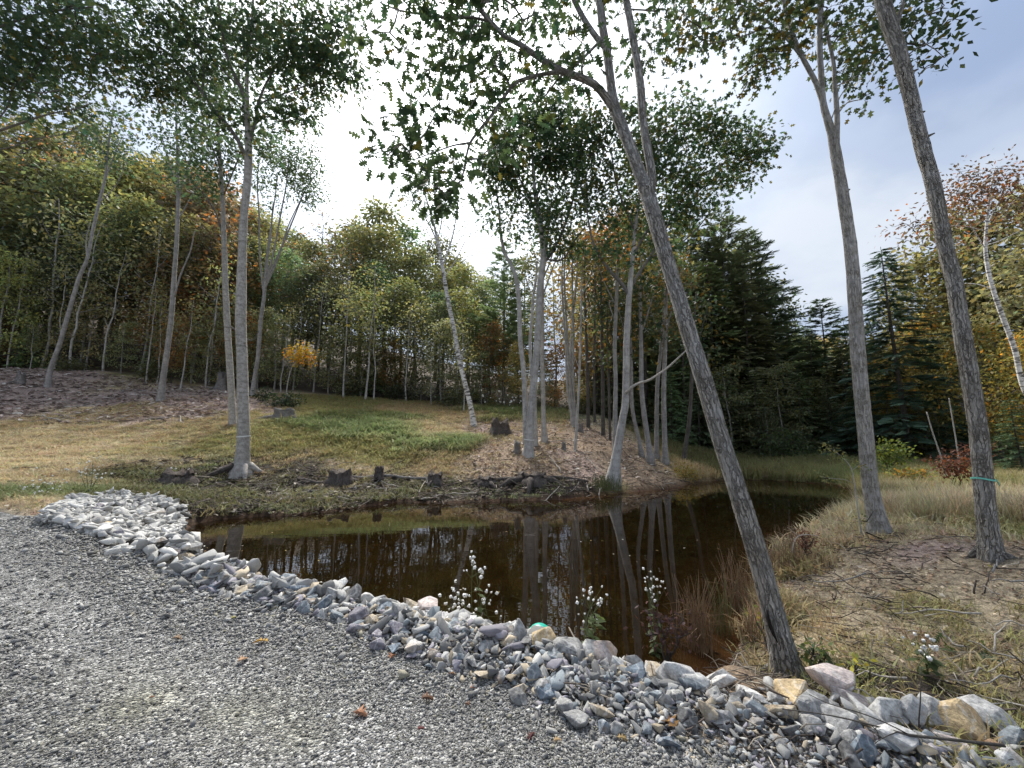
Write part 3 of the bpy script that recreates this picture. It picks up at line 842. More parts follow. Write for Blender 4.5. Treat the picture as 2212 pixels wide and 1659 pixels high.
def build_tree(name, label, cat, trunk, Y, limbs, crown, tint, leaf=LOBE, lsize=.15, per=7, spread=.22, seed=1, mat=None, tmat=None, sides=14, ridge=.05,
               group=None, brown=0.0, seg=.45, flare=1.6, droop=.35, extra_leaf_parts=0, wob=.1, bare=0.0, stems=(), sink=.25, dense=1.7, limb_mat=None):
    """trunk/limbs/stems in picture units at depth; crown: list of (px,py,rx,ry,n[,Y[,dY]])"""
    r_ = np.random.default_rng(seed)
    mat = mat or M_OAK; tmat = tmat or M_TWIG
    tp, tr = wpath(trunk, Y, .1)
    g = tp[0].copy(); zt = tz(g[0], g[1])
    # run the foot of the trunk down into the ground
    foot = g.copy(); foot[2] = min(zt, g[2]) - sink
    d = tp[1] - tp[0]; d /= np.linalg.norm(d) + 1e-9
    foot[:2] = g[:2] - d[:2] / max(d[2], .3) * (g[2] - foot[2])
    h = np.array([np.linalg.norm(q - g) for q in tp])
    base = float(tr[min(len(tr) - 1, 5)])
    fl = 1 + (flare - 1) * np.exp(-np.minimum(h, 50) / (base * 1.3)) * 0.35
    tp = np.concatenate([[foot], tp]); tr = np.concatenate([[tr[0] * (1 + (flare - 1) * .6)], tr * fl])
    org = np.array([g[0], g[1], zt])
    root = empty(name, org, label, cat, group)
    link('trunk', tube_mesh('trunk', [(tp, tr, sides, ridge)], mat, True, org), root)
    nodes = [(p, r) for p, r in zip(tp[len(tp) // 3:], tr[len(tr) // 3:])]
    for st in stems:
        sp, sr = wpath(st, Y, .12)
        link('trunk', tube_mesh('trunk', [(sp, sr, max(8, sides - 4), ridge)], mat, True, org), root)
        nodes += [(p, r) for p, r in zip(sp[len(sp) // 3:], sr[len(sr) // 3:])]
    lm = []
    for lb in limbs:
        lp, lr = wpath(lb, Y, .12)
        lm.append((lp, lr)); nodes += list(zip(lp[2:], lr[2:]))
    for lp, lr in lm:
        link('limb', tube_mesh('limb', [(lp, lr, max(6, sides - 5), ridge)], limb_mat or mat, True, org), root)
    if crown:
        crown = [(c[0], c[1], c[2], c[3], int(math.ceil(c[4] * dense)), *c[5:]) for c in crown]; per = int(round(per * 1.3))
        cl = np.concatenate([ell(c[0], c[1], c[2], c[3], c[5] if len(c) > 5 else Y, c[6] if len(c) > 6 else pxm((c[2] + c[3]) * .5, P(c[0], c[1], Y)) * .8, c[4], r_) for c in crown])
        tw = colonize(nodes, cl, r_, seg, wob)
        big = [(p, r, 5, 0) for p, r, l in tw if l >= 6]; sm = [(p, r, 3, 0) for p, r, l in tw if l < 6]
        if big: link('branches', tag_stuff(tube_mesh('branches', big, tmat, False, org)), root)['kind'] = 'stuff'
        if sm: link('twigs', tube_mesh('twigs', sm, tmat, False, org), root)['kind'] = 'stuff'
        ends = np.array([p[-1] for p, r, l in tw]); mids = np.array([p[len(p) // 2] for p, r, l in tw if l < 3])
        if bare: ends = ends[r_.random(len(ends)) > bare]
        if len(mids): ends = np.concatenate([ends, mids[r_.random(len(mids)) > .6]])
        pos, dr, nr, sz, tn = spray_leaves(ends, per, spread, lsize, r_, droop, .5, .25, brown)
        if extra_leaf_parts:
            dist = np.linalg.norm(pos - CAM, axis=1); o_ = np.argsort(dist)
            # only leaves that fall inside the picture become parts of their own
            rel = pos - CAM; zc_ = rel[:, 1] * CP + rel[:, 2] * SP; yc = rel[:, 2] * CP - rel[:, 1] * SP
            vis = (np.abs(rel[:, 0] / zc_) < 1.3) & (np.abs(yc / zc_) < .98) & (zc_ > 0)
            pick = [i for i in o_ if vis[i]][:extra_leaf_parts]
            keep = np.ones(len(pos), bool); keep[pick] = False
            lv, lf = leaf
            lmes = []
            for q in range(6):
                cc = r_.uniform(.75, 1.25); t3 = np.tile(np.array([[cc, cc, cc]]) * (np.array([[2.1, 1.15, .6]]) if q == 5 else 1), (1, 1))
                lmes.append(leaf_mesh('leaf', leaf, np.zeros((1, 3)), np.array([[1., 0, 0]]), np.array([[0, 0, 1.]]), np.ones(1), t3))
            for i in pick:
                dd = Vector(dr[i]).normalized(); ww = Vector(nr[i]).cross(dd).normalized(); nn = dd.cross(ww)
                o = link('leaf', lmes[5] if tn[i][0] > tn[i][1] * 1.5 else lmes[int(r_.integers(0, 5))], root, tint)
                from mathutils import Matrix
                M = Matrix((dd, ww, nn)).transposed().to_4x4() @ Matrix.Scale(float(sz[i]), 4)
                M.translation = Vector(pos[i] - org)
                o.matrix_basis = M
            pos, dr, nr, sz, tn = pos[keep], dr[keep], nr[keep], sz[keep], tn[keep]
        link('crown', leaf_mesh('crown', leaf, pos, dr, nr, sz, tn, None, org), root, tint)['kind'] = 'stuff'
    return root, (tp, tr)
def tag_stuff(me): return me
# ------------------------------------------------------------------ the trees round the pond
OAKG = (.056, .088, .046); OAKD = (.075, .115, .066); OLV = (.10, .115, .035); BLUEG = (.07, .11, .065)

# leaning oak at the near shore
lean_root, lean_trunk = build_tree('oak_tree', 'leaning oak with a grey ridged trunk rooted behind the boulders at the near shore', 'tree',
    [(1702,1452,62),(1672,1330,53),(1641,1215,48),(1600,1080,44),(1558,950,41,3.4),(1520,820,38,3.5),(1482,700,35,3.6),(1440,560,33,3.75),(1402,430,32,3.95),(1388,390,27,4.0),(1362,320,25,4.1),(1332,245,25,4.3),(1322,200,19,4.4),(1312,120,18,4.6),(1302,60,17,4.8),(1292,-30,16,5.0),(1280,-160,12,5.4),(1270,-300,8,5.8)], 3.3,
    [[(1402,432,20,3.95),(1408,380,19,4.0),(1398,320,18,4.05),(1388,250,17,4.2),(1383,180,17,4.3),(1372,110,16,4.5),(1362,50,15,4.6),(1350,-20,14,4.8),(1340,-150,10,5.2),(1330,-260,7,5.5)],
     [(1316,110,13,4.6),(1300,95,12,4.65),(1270,55,11,4.75),(1245,10,11,4.85),(1225,-40,10,5.0),(1190,-140,7,5.2)],
     [(1328,240,17,4.3),(1310,212,16,4.25),(1284,182,15,4.2),(1245,165,14,4.15),(1210,152,14,4.1),(1165,125,12,4.1),(1125,97,11,4.1),(1090,78,10,4.1),(1055,42,10,4.1),(1030,10,9,4.1),(1000,-30,8,4.2)],
     [(1214,154,9,4.1),(1175,160,8,4.1),(1120,175,7,4.15),(1092,205,7,4.2),(1065,245,6.5,4.2),(1030,288,6,4.2),(1014,312,5.5,4.2),(1006,345,4.5,4.2),(996,390,3.5,4.2),(965,420,2.5,4.25)],
     [(1016,308,4,4.2),(980,314,3.5,4.2),(940,328,3,4.15),(895,345,2.2,4.1)],
     [(1062,48,6,4.1),(1020,38,5.5,4.15),(960,38,5,4.2),(905,30,4.5,4.25),(860,22,4,4.3),(820,5,3,4.35)],
     [(1300,85,6,4.6),(1255,130,5.5,4.5),(1230,152,5,4.4),(1205,170,4.5,4.3),(1180,205,3.5,4.3),(1140,230,2.5,4.3)]],
    [(960,60,110,50,14,4.25,.7),(870,90,75,50,8,4.3,.7),(790,60,60,60,4,4.4,.7),(1000,105,55,50,7,4.2,.5),(1050,20,75,40,9,4.3,.6),(1080,150,50,60,8,4.15,.4),(1045,235,40,50,7,4.2,.4),(1230,130,55,45,9,4.3,.5),
     (1145,45,40,60,7,4.4,.5),(910,250,36,25,5,4.1,.3),(880,285,50,30,6,4.1,.3),(845,335,34,26,5,4.1,.3),(905,380,55,45,6,4.15,.4),(965,420,45,60,5,4.25,.4),(975,350,30,30,2,4.2,.3),
     (1392,90,28,60,6,4.6,.5),(1440,40,40,40,6,4.8,.5),(1330,10,40,20,4,4.9,.5),(1090,300,50,35,4,4.2,.3),(1180,190,50,30,5,4.25,.3),(1040,330,25,30,2,4.2,.3),
     (1200,-150,300,100,30,4.8,1.2),(900,-120,250,100,28,4.6,1.2),(1400,-150,150,100,20,5.2,1.0)],
    OAKG, OAK, .14, 8, .145, 21, M_OAKR, M_OAK, 30, .10, flare=1.9, brown=.06, extra_leaf_parts=300, seg=.3, dense=1.1)

# oak to its right, by the dry grass
grass_root, grass_trunk = build_tree('oak_tree', 'grey trunked oak forking high up, rooted beside the pond where the tall dry grass starts', 'tree',
    [(1899,1148,50),(1888,1090,41),(1878,1030,38),(1866,900,36),(1853,760,34),(1846,640,32),(1838,540,30),(1826,455,28),(1814,380,26),(1803,318,25),(1796,285,20),(1786,253,17),(1778,222,15),(1774,165,14),(1771,110,13),(1771,50,12),(1770,-40,11),(1768,-200,7)], 6.4,
    [[(1806,325,16),(1808,253,13),(1804,190,11),(1800,133,9),(1786,70,8),(1775,20,7),(1760,-60,6)],[(1780,228,13),(1762,178,12),(1738,133,11),(1716,84,10),(1697,20,9),(1680,-60,7)],
     [(1803,190,4),(1822,178,3.5),(1838,172,3),(1860,155,2.5),(1890,120,2)],[(1810,246,3.5),(1830,222,3),(1862,215,2)],[(1738,133,5),(1690,75,4.5),(1640,35,4),(1600,10,3),(1560,20,2.5)],[(1716,84,4),(1660,60,3.5),(1600,80,3),(1530,95,2)],[(1795,260,3),(1814,210,3),(1836,180,2)]],
    [(1490,90,60,60,14),(1560,50,80,50,14),(1640,45,90,50,16),(1700,95,60,50,10),(1625,165,40,12,5),(1660,125,60,30,8),(1830,140,75,28,16),(1862,205,36,10,4),(1800,60,70,50,14),(1720,20,80,40,14),(1850,70,50,50,8),(1470,30,50,30,6),(1650,-100,250,80,40),(1800,-120,150,80,25)],
    (.062,.085,.045), LOBE, .14, 7, .16, 22, M_OAK, M_TWIG, 26, .07, dense=1.15, flare=1.7, brown=.16, seg=.35)

# oak nearest the right hand bank
band_root, band_trunk = build_tree('oak_tree', 'thick ridged oak with a teal ribbon round its trunk on the bare mound', 'tree',
    [(2142,1210,62),(2136,1150,53),(2130,1105,50),(2121,1010,47),(2112,920,45),(2098,830,44),(2084,750,43),(2072,680,41),(2060,605,39),(2042,533,38),(2016,400,36),(1992,317,35),(1965,200,34),(1938,100,36),(1920,50,36),(1904,-5,35),(1880,-90,32),(1850,-220,24)], 4.4,
    [[(1936,60,12,4.4),(1944,30,11),(1952,5,10),(1962,-50,8),(1985,-150,6)],[(1985,165,3,4.4),(1995,150,2.5),(2025,140,2)],[(1960,120,4,4.4),(2000,95,3),(2040,125,2)],[(1945,90,5,4.4),(1990,40,4),(2040,12,2.5)]],
    [(1970,70,45,50,10,4.6,.5),(2005,20,45,18,8,4.6,.5),(1990,115,45,25,7,4.6,.5),(2035,126,22,7,3,4.5,.3),(1880,120,35,25,4,4.8,.5),(1900,40,60,40,8,4.9,.6),(2000,-100,200,80,20,4.8,1)],
    (.055,.085,.045), SIMPLE, .10, 9, .13, 23, M_OAKR, M_TWIG, 32, .11, dense=1.0, flare=1.45, brown=.08, seg=.3)

# the great oak across the water, at the left
big_root, big_trunk = build_tree('oak_tree', 'tall spreading oak with a white band round its trunk on the far bank', 'tree',
    [(521,1030,52),(523,1000,36),(526,953,30),(525,870,27),(523,786,25),(520,700,25),(521,640,24),(523,553,20),(527,467,18),(534,400,18),(537,340,18),(536,290,14),(533,230,13),(533,190,9),(535,140,8),(539,90,7),(545,30,6),(550,-60,4)], 14.6,
    [[(533,235,11),(522,195,10),(508,165,9),(494,133,8),(482,80,7),(474,20,6),(465,-50,4)],[(537,318,8),(545,286,7.5),(553,256,7),(557,225,6),(575,180,5),(605,130,4),(640,90,3)],
     [(532,345,11),(515,305,10),(493,273,9.5),(468,244,9),(437,200,9),(412,168,8),(383,133,8),(358,112,7.5),(333,93,7),(300,66,6),(267,43,5.5),(230,22,5),(195,2,4),(140,-30,3)],
     [(550,270,4),(575,252,3.5),(605,262,2.5),(640,258,2)],[(437,200,5),(440,150,5),(430,100,4),(415,40,3)],[(520,190,5),(470,140,4),(420,70,3.5),(380,10,3)],[(383,133,4),(320,140,3.5),(260,150,3),(200,160,2)],[(545,90,4),(600,60,3),(680,50,3),(740,60,2)],[(557,225,4),(620,200,3),(690,180,2.5),(740,200,2)]],
    [(300,50,170,55,70,14,2.5),(140,60,140,60,60,13.5,2.5),(60,130,110,70,40,13,2),(420,90,120,80,70),(400,180,80,50,34),(600,140,110,80,80),(690,150,75,55,44),(660,60,130,60,60),(770,170,36,30,10),(720,95,70,50,26),(650,240,45,26,16),(590,250,50,30,14),(500,250,60,50,24),(560,330,36,30,6),
     (500,40,120,60,44),(270,120,110,50,36,14,2),(200,190,70,30,12,14,2),(330,210,60,40,14),(430,280,40,40,10),(400,-70,400,60,70),(700,-60,150,60,30)],
    OAKD, LOBE, .23, 9, .27, 24, M_OAK2, M_TWIG, 18, .04, limb_mat=M_LIMB_BACKLIT, brown=.05, seg=.6, flare=1.9, dense=1.4)

build_tree('oak_tree', 'straight slimmer oak standing close behind the white banded oak', 'tree',
    [(503,918,18),(500,860,16),(497,800,16),(493,740,15.5),(490,686,15),(487,620,14),(485,553,13),(483,490,11),(480,417,10),(474,330,8),(468,233,7),(464,170,5),(462,100,3)], 19.0,
    [[(484,530,5),(470,470,4.5),(440,420,3.5),(400,380,2.5)],[(480,430,4),(500,380,3.5),(520,330,3)],[(476,360,4),(450,300,3),(425,260,2)],[(492,700,3),(540,735,2.4),(560,715,1.8)]],
    [(465,300,60,60,36),(450,390,50,40,22),(420,340,50,50,20),(500,340,40,50,18),(465,200,60,60,30)], OAKD, LOBE, .22, 7, .36, 25, M_OAK2, M_TWIG, 12, .03, limb_mat=M_LIMB_BACKLIT, seg=.6, brown=.04)

build_tree('birch_tree', 'mottled grey tree leaning slightly on the brush covered slope', 'tree',
    [(347,868,20),(352,820,15),(357,786,14),(364,735,13),(370,686,12.5),(374,630,12),(377,586,11),(381,530,10),(385,433,9),(384,380,8),(383,317,6),(380,250,4),(378,200,2)], 24,
    [[(377,640,6),(388,600,5),(400,570,5),(412,540,4),(420,500,3)],[(385,430,5),(400,380,4),(415,330,3)],[(384,400,4),(365,350,3),(350,300,2)],[(382,480,4),(410,430,3),(430,390,2)]],
    [(380,260,55,55,26),(350,330,45,45,16),(420,330,40,50,16),(400,400,45,40,10),(360,290,50,40,12)], (.065,.10,.062), SIMPLE, .22, 8, .4, 26, M_GREY, M_TWIG, 10, .03, seg=.7)

build_tree('birch_tree', 'thin grey tree leaning towards the wood at the top of the slope', 'tree',
    [(103,838,18),(110,795,13),(130,740,12),(150,670,11),(170,603,10),(188,560,9),(200,500,8),(213,443,8),(227,383,6.5),(234,317,5),(240,270,3),(246,220,2)], 26,
    [[(188,560,4),(186,520,3),(195,480,2)],[(227,390,4),(245,340,3),(262,300,2)],[(230,350,3.5),(215,310,2.5),(200,280,2)],[(214,440,3),(250,400,2.4),(275,350,2)]],
    [(240,285,55,45,22),(215,330,34,26,8),(260,340,40,30,10),(200,285,30,20,4),(240,240,40,30,8)], (.06,.095,.058), LOBE, .26, 7, .4, 27, M_GREY, M_TWIG, 9, .03, seg=.7)

build_tree('maple_tree', 'slim tree fanning into many upright stems with a rounded pale green crown', 'tree',
    [(545,853,12),(550,815,10),(557,770,9.5),(563,693,9),(569,650,8),(573,615,7),(578,560,5),(585,500,4),(590,440,3)], 26,
    [[(570,640,5),(562,560,4.5),(560,470,4),(556,400,3),(560,340,2)],[(573,615,5),(590,550,4.5),(605,470,4),(618,400,3),(625,330,2)],[(574,610,5),(610,530,4.5),(635,470,3.5),(660,410,2.5),(680,380,2)],[(565,680,4),(575,560,3.5),(588,470,3),(600,380,2.4)],[(572,625,4),(600,560,4),(622,490,3),(650,430,2)]],
    [(640,350,60,50,50),(600,320,50,40,34),(672,400,34,50,30),(570,385,40,45,20),(620,390,60,30,20),(590,440,40,20,5),(655,430,30,20,8)], (.085,.125,.065), SIMPLE, .2, 10, .36, 28, M_GREY, M_TWIG, 9, .03, seg=.7)

build_tree('birch_tree', 'white barked birch leaning left at the crest of the meadow', 'tree',
    [(1025,927,14),(1018,885,11),(1010,850,10.5),(994,786,10),(981,713,9.5),(967,646,9),(958,590,8),(950,545,7),(941,500,5.5),(930,460,4),(918,420,3),(905,370,2)], 22.5,
    [[(956,575,4),(975,520,3),(985,470,2.4),(990,430,2)],[(948,535,3.5),(930,490,3),(900,440,2.4),(880,400,2)],[(945,520,3),(955,470,2.4),(950,420,2)],[(960,600,3),(985,560,2.2),(1005,520,1.6)]],
    [(890,420,45,55,20),(935,400,45,50,20),(975,450,36,50,16),(920,480,40,30,8),(990,500,25,30,5),(905,370,40,30,10)], (.085,.125,.07), SIMPLE, .15, 9, .34, 29, M_BIRCH, M_TWIG, 12, .03, seg=.7, bare=.1)

build_tree('oak_tree', 'twin stemmed oak on the far bank with a white band low on one stem', 'tree',
    [(1141,988,26),(1143,950,19),(1147,886,16),(1157,786,15),(1163,703,14.5),(1166,630,14),(1171,580,14),(1174,553,13),(1169,500,11),(1163,455,9),(1157,425,8),(1153,380,6),(1150,330,4.5),(1148,270,3)], 16.2,
    [[(1171,575,6),(1195,540,5.5),(1215,500,5),(1232,450,4.5),(1245,400,3.5),(1250,340,2.5)],[(1164,470,5),(1140,420,4),(1120,380,3.5),(1105,330,2.4)],[(1158,430,5),(1175,380,4),(1195,320,3)],[(1166,485,4),(1200,430,3.5),(1225,370,2.5)],[(1175,560,4),(1215,560,3.5),(1240,520,3),(1265,490,2)]],
    [(1130,280,85,45,60),(1220,270,75,36,50),(1160,345,110,45,70),(1085,390,50,45,30),(1230,350,60,55,44),(1170,430,90,30,26),(1070,350,50,50,20),(1180,240,60,25,24),(1250,430,40,40,14),(1060,460,30,40,5),(1190,500,80,50,26),(1120,480,50,50,14),(1230,545,40,30,8)],
    (.065,.105,.055), LOBE, .21, 9, .27, 30, M_PALE, M_TWIG, 14, .03, limb_mat=M_LIMB_BACKLIT, brown=.10, seg=.55,
    stems=[[(1137,960,15,16.3),(1134,853,11,16.5),(1130,790,10.5,16.6),(1124,736,10,16.7),(1121,653,9.5,16.8),(1115,603,9,16.9),(1103,570,8,17),(1090,546,7,17),(1081,500,6,17),(1078,450,4.5,17),(1070,400,3,17)],
           [(1151,830,8,16.2),(1147,786,7.5,16.3),(1145,740,7,16.4),(1149,686,6.5,16.5),(1152,640,6,16.6),(1158,600,5,16.6),(1160,560,4,16.6)]])
build_tree('oak_tree', 'pale smooth trunk standing just behind the twin stemmed oak', 'tree',
    [(1156,962,13),(1155,900,10.5),(1154,820,10),(1158,740,9),(1165,660,8),(1172,600,7),(1182,520,5),(1190,440,3)], 17.6,
    [[(1170,610,4),(1190,560,3),(1205,500,2)]], [(1195,470,40,50,16),(1170,420,40,40,10)], (.05,.08,.04), LOBE, .2, 7, .34, 31, M_PALE, M_TWIG, 9, .03, seg=.6)
build_tree('maple_tree', 'pinkish grey straight trunk between the twin stemmed oak and the birch clump', 'tree',
    [(1176,949,14),(1174,900,10),(1173,850,9.5),(1171,753,9),(1171,670,8),(1172,600,7),(1176,530,5),(1182,450,3)], 18.5,
    [[(1172,640,4),(1190,590,3),(1210,540,2)],[(1172,680,3),(1150,640,2.4),(1135,600,2)]], [(1200,500,45,60,16),(1150,560,30,30,5)], (.10,.11,.04), LOBE, .2, 7, .34, 32, M_PALE, M_TWIG, 9, .03, brown=.15, seg=.6)

build_tree('oak_tree', 'curved oak at the water edge with a broad dark crown', 'tree',
    [(1325,1033,30),(1330,995,21),(1337,953,18),(1345,905,16),(1351,870,16),(1353,800,15),(1353,753,14),(1355,710,13.5),(1357,670,13),(1360,630,12),(1364,585,10),(1368,540,9),(1374,480,8),(1382,420,6),(1392,360,5),(1400,300,3.5)], 14.6,
    [[(1359,640,8),(1345,615,7.5),(1327,596,7),(1310,575,6),(1296,555,5.5),(1280,520,4.5),(1270,470,3.5),(1262,420,2.5)],[(1361,625,7),(1380,590,6.5),(1402,558,6),(1430,510,5),(1455,460,4),(1480,400,3)],[(1366,560,6),(1385,520,5.5),(1420,470,5),(1470,420,4),(1530,370,3.5),(1590,340,2.5)],
     [(1372,500,5),(1350,450,4.5),(1330,390,4),(1320,320,3)],[(1380,440,4.5),(1420,390,4),(1450,320,3.5),(1465,260,2.5)],[(1405,555,4),(1450,540,3.5),(1500,500,3),(1540,450,2.4)]],
    [(1330,275,90,50,50),(1440,275,75,60,50),(1545,300,85,50,50),(1615,345,60,36,26),(1480,385,80,50,50),(1360,380,90,60,56),(1275,400,50,60,30),(1560,390,70,40,26),(1430,460,90,40,34),(1640,310,40,36,12),(1500,250,60,30,16),(1320,470,60,30,16),(1400,330,80,50,36),(1255,310,45,50,16),(1320,540,50,40,16),(1440,530,60,40,20),(1500,470,60,40,18)],
    (.065,.105,.055), LOBE, .21, 9, .28, 33, M_PALE, M_TWIG, 15, .03, limb_mat=M_LIMB_BACKLIT, dense=1.3, brown=.16, seg=.55)
# dead white branch that hangs on that oak's trunk
p0 = P(1352, 847, 14.45)
br, brr = wpath([(1351,850,7),(1362,838,6.5),(1380,828,6),(1400,822,5.6),(1420,810,5.2),(1440,796,5),(1460,778,4.4),(1482,757,3)], 14.35, .1)
o = link('dead_branch', tube_mesh('dead_branch', [(br, brr, 7, .05)], M_DEAD, True, br[0]), None, None, br[0])
tag(o, 'bare white dead branch sticking out of the curved oak trunk', 'branch')

build_tree('maple_tree', 'straight pale trunk immediately behind the curved oak', 'tree',
    [(1330,968,14),(1329,900,10),(1330,820,9),(1328,753,8.5),(1330,690,8),(1333,620,7),(1335,540,5),(1338,470,3)], 17.5,
    [[(1331,660,3),(1310,620,2.6),(1290,570,2)],[(1330,700,3),(1316,655,2.5),(1325,650,2)]], [(1310,520,50,60,20),(1350,500,40,50,14)], (.14,.085,.035), LOBE, .2, 7, .36, 34, M_GREY, M_TWIG, 9, .03, brown=.3, seg=.6)
for i, (base, mid, top, w, Y, lab) in enumerate([
    ((1404,985),(1387,853),(1383,640),12,18,'grey trunk curving out of the leaf litter right of the curved oak'),
    ((1385,975),(1366,880),(1362,700),9,19,'thin dark trunk half hidden between the curved oak and its grey neighbours'),
    ((1437,992),(1434,853),(1440,640),12,19,'grey upright trunk at the water corner with stubs of dead twigs'),
    ((1418,985),(1420,840),(1436,660),10,19.5,'grey trunk tilting right, last but one before the dark conifers'),
    ((1476,1000),(1490,900),(1500,720),10,21,'dark trunk leaning towards the leaning oak at the edge of the conifers'),
    ((1303,952),(1302,820),(1298,600),9,21,'straight brown trunk in the leaf litter behind the pond'),
    ((1271,940),(1269,800),(1262,600),8,23,'thin brown trunk at the crest of the leaf covered bank'),
    ((1285,930),(1283,800),(1286,620),6,25,'slender dark trunk between two brown trunks on the bank crest'),
    ((1318,972),(1316,860),(1312,700),6,20,'slim dark stem close to the left of the curved oak'),
    ]):
    build_tree('woodland_tree', lab, 'tree', [(base[0], base[1] + 3, w * 1.35), (base[0] * .75 + mid[0] * .25, base[1] * .75 + mid[1] * .25, w), (*mid, w * .9), (mid[0] * .5 + top[0] * .5, (mid[1] + top[1]) / 2, w * .75), (*top, w * .5), (top[0] + 4, top[1] - 90, w * .25)], Y,
        [[(top[0] * .6 + mid[0] * .4, top[1] * .6 + mid[1] * .4, w * .35), (mid[0] + 26 - 50 * (i % 2), top[1] - 10, w * .25), (mid[0] + 40 - 80 * (i % 2), top[1] - 60, w * .15)]],
        [(top[0], top[1] - 40, 40, 70, 22), (top[0] + 10 - 20 * (i % 2), top[1] + 60, 45, 40, 8)], [(.045,.07,.04), (.075,.09,.04), (.12,.085,.035), (.05,.07,.035)][i % 4], LOBE, .22, 7, .38, 40 + i, M_GREY if i < 4 else M_DARKB, M_TWIG, 9, .03, brown=.1, seg=.7)
# clump of young birches
for i, (base, a, b, c_, Y, lab) in enumerate([
    ((1240,923),(1226,840),(1222,740),(1214,620),22,'leftmost stem of the pale birch clump on the crest'),
    ((1241,922),(1232,830),(1226,730),(1219,610),22.1,'second stem of the pale birch clump, leaning slightly left'),
    ((1243,922),(1238,820),(1238,700),(1236,590),22.2,'upright third stem of the pale birch clump'),
    ((1236,925),(1232,800),(1237,690),(1246,600),22.4,'rear stem of the pale birch clump, leaning right'),
    ((1242,975),(1247,900),(1252,800),(1256,640),17.5,'thin pale sapling in the red leaves in front of the birch clump')]):
    build_tree('birch_sapling', lab, 'tree', [(base[0], base[1] + 2, 7), (*a, 5.5), (*b, 5), (*c_, 4), (c_[0] + 2, c_[1] - 90, 2.2)], Y, [[(*c_, 2.4), (c_[0] + 22, c_[1] - 50, 1.8), (c_[0] + 36, c_[1] - 90, 1.2)], [(*b, 2), (b[0] - 18, b[1] - 50, 1.4), (b[0] - 28, b[1] - 80, 1)]],
        [(c_[0] + 8, c_[1] - 70, 34, 50, 12), (b[0], b[1] - 90, 26, 26, 3)], (.13,.13,.05), SIMPLE, .16, 7, .3, 60 + i, M_PALE, M_TWIG, 8, .02, group='stems of the birch clump on the crest' if i < 4 else None, seg=.7, brown=.2)

# white birch leaning in from outside the frame at the right
build_tree('birch_tree', 'white curving birch with sparse reddish leaves beside the wood at the right hand edge', 'tree',
    [(2300,1010,24),(2262,930,18),(2212,838,15),(2192,755,14),(2168,690,13),(2150,640,12),(2136,590,11),(2129,540,10),(2131,490,8),(2136,440,6),(2142,400,4),(2150,360,2)], 12.5,
    [[(2142,625,5),(2115,615,4),(2085,612,3)],[(2130,540,4),(2105,500,3.5),(2080,460,2.5),(2065,420,2)],[(2131,490,4),(2155,440,3),(2185,400,2)],[(2129,530,4),(2160,520,3),(2200,500,2)],[(2132,500,3),(2090,490,3),(2020,485,2)]],
    [(2110,400,60,40,26),(2165,390,50,45,24),(2060,440,50,36,14),(1985,490,60,25,12),(2190,440,40,40,14),(2130,450,70,36,12),(2090,500,70,26,8)], (.13,.085,.06), SIMPLE, .13, 7, .28, 36, M_BIRCH, M_TWIG, 12, .02, seg=.5, brown=.25)

# a spreading oak whose trunk stands left of the frame; its boughs reach in
build_tree('oak_tree', 'spreading oak whose boughs reach in over the meadow from beyond the left hand edge', 'tree',
    [(-420,1100,60),(-425,900,42),(-420,700,40),(-400,500,36),(-370,350,32),(-340,200,26),(-320,50,20),(-300,-150,12)], 11.5,
    [[(-380,400,18),(-250,350,14),(-120,320,11),(-40,295,9),(40,268,7),(100,248,5),(160,236,4),(200,222,2.5)],[(-340,210,16),(-200,140,13),(-80,90,10),(20,50,8),(110,25,6),(200,15,4)],[(-40,295,5),(10,240,4.5),(30,190,4),(60,170,3)],[(-100,318,5),(0,322,4),(80,300,3),(150,285,2),(200,245,1.6)],[(-350,250,14),(-220,220,11),(-100,200,8),(0,175,6),(70,200,4),(130,195,3)]],
    [(20,110,90,70,44,11.5,2),(110,60,90,60,40,11.5,2),(60,190,60,30,16,11.5,1),(0,210,40,50,14,11.5,1),(-60,150,100,100,40,11.5,2),(150,225,36,14,7,11.5,.6),(90,255,36,14,6,11.5,.6),(180,110,60,50,22,12,1.5),(30,20,120,50,36,11.5,2)],
    OAKD, LOBE, .22, 8, .26, 37, M_OAK2, M_TWIG, 16, .04, seg=.5, brown=.05, limb_mat=M_LIMB_BACKLIT, dense=1.05)

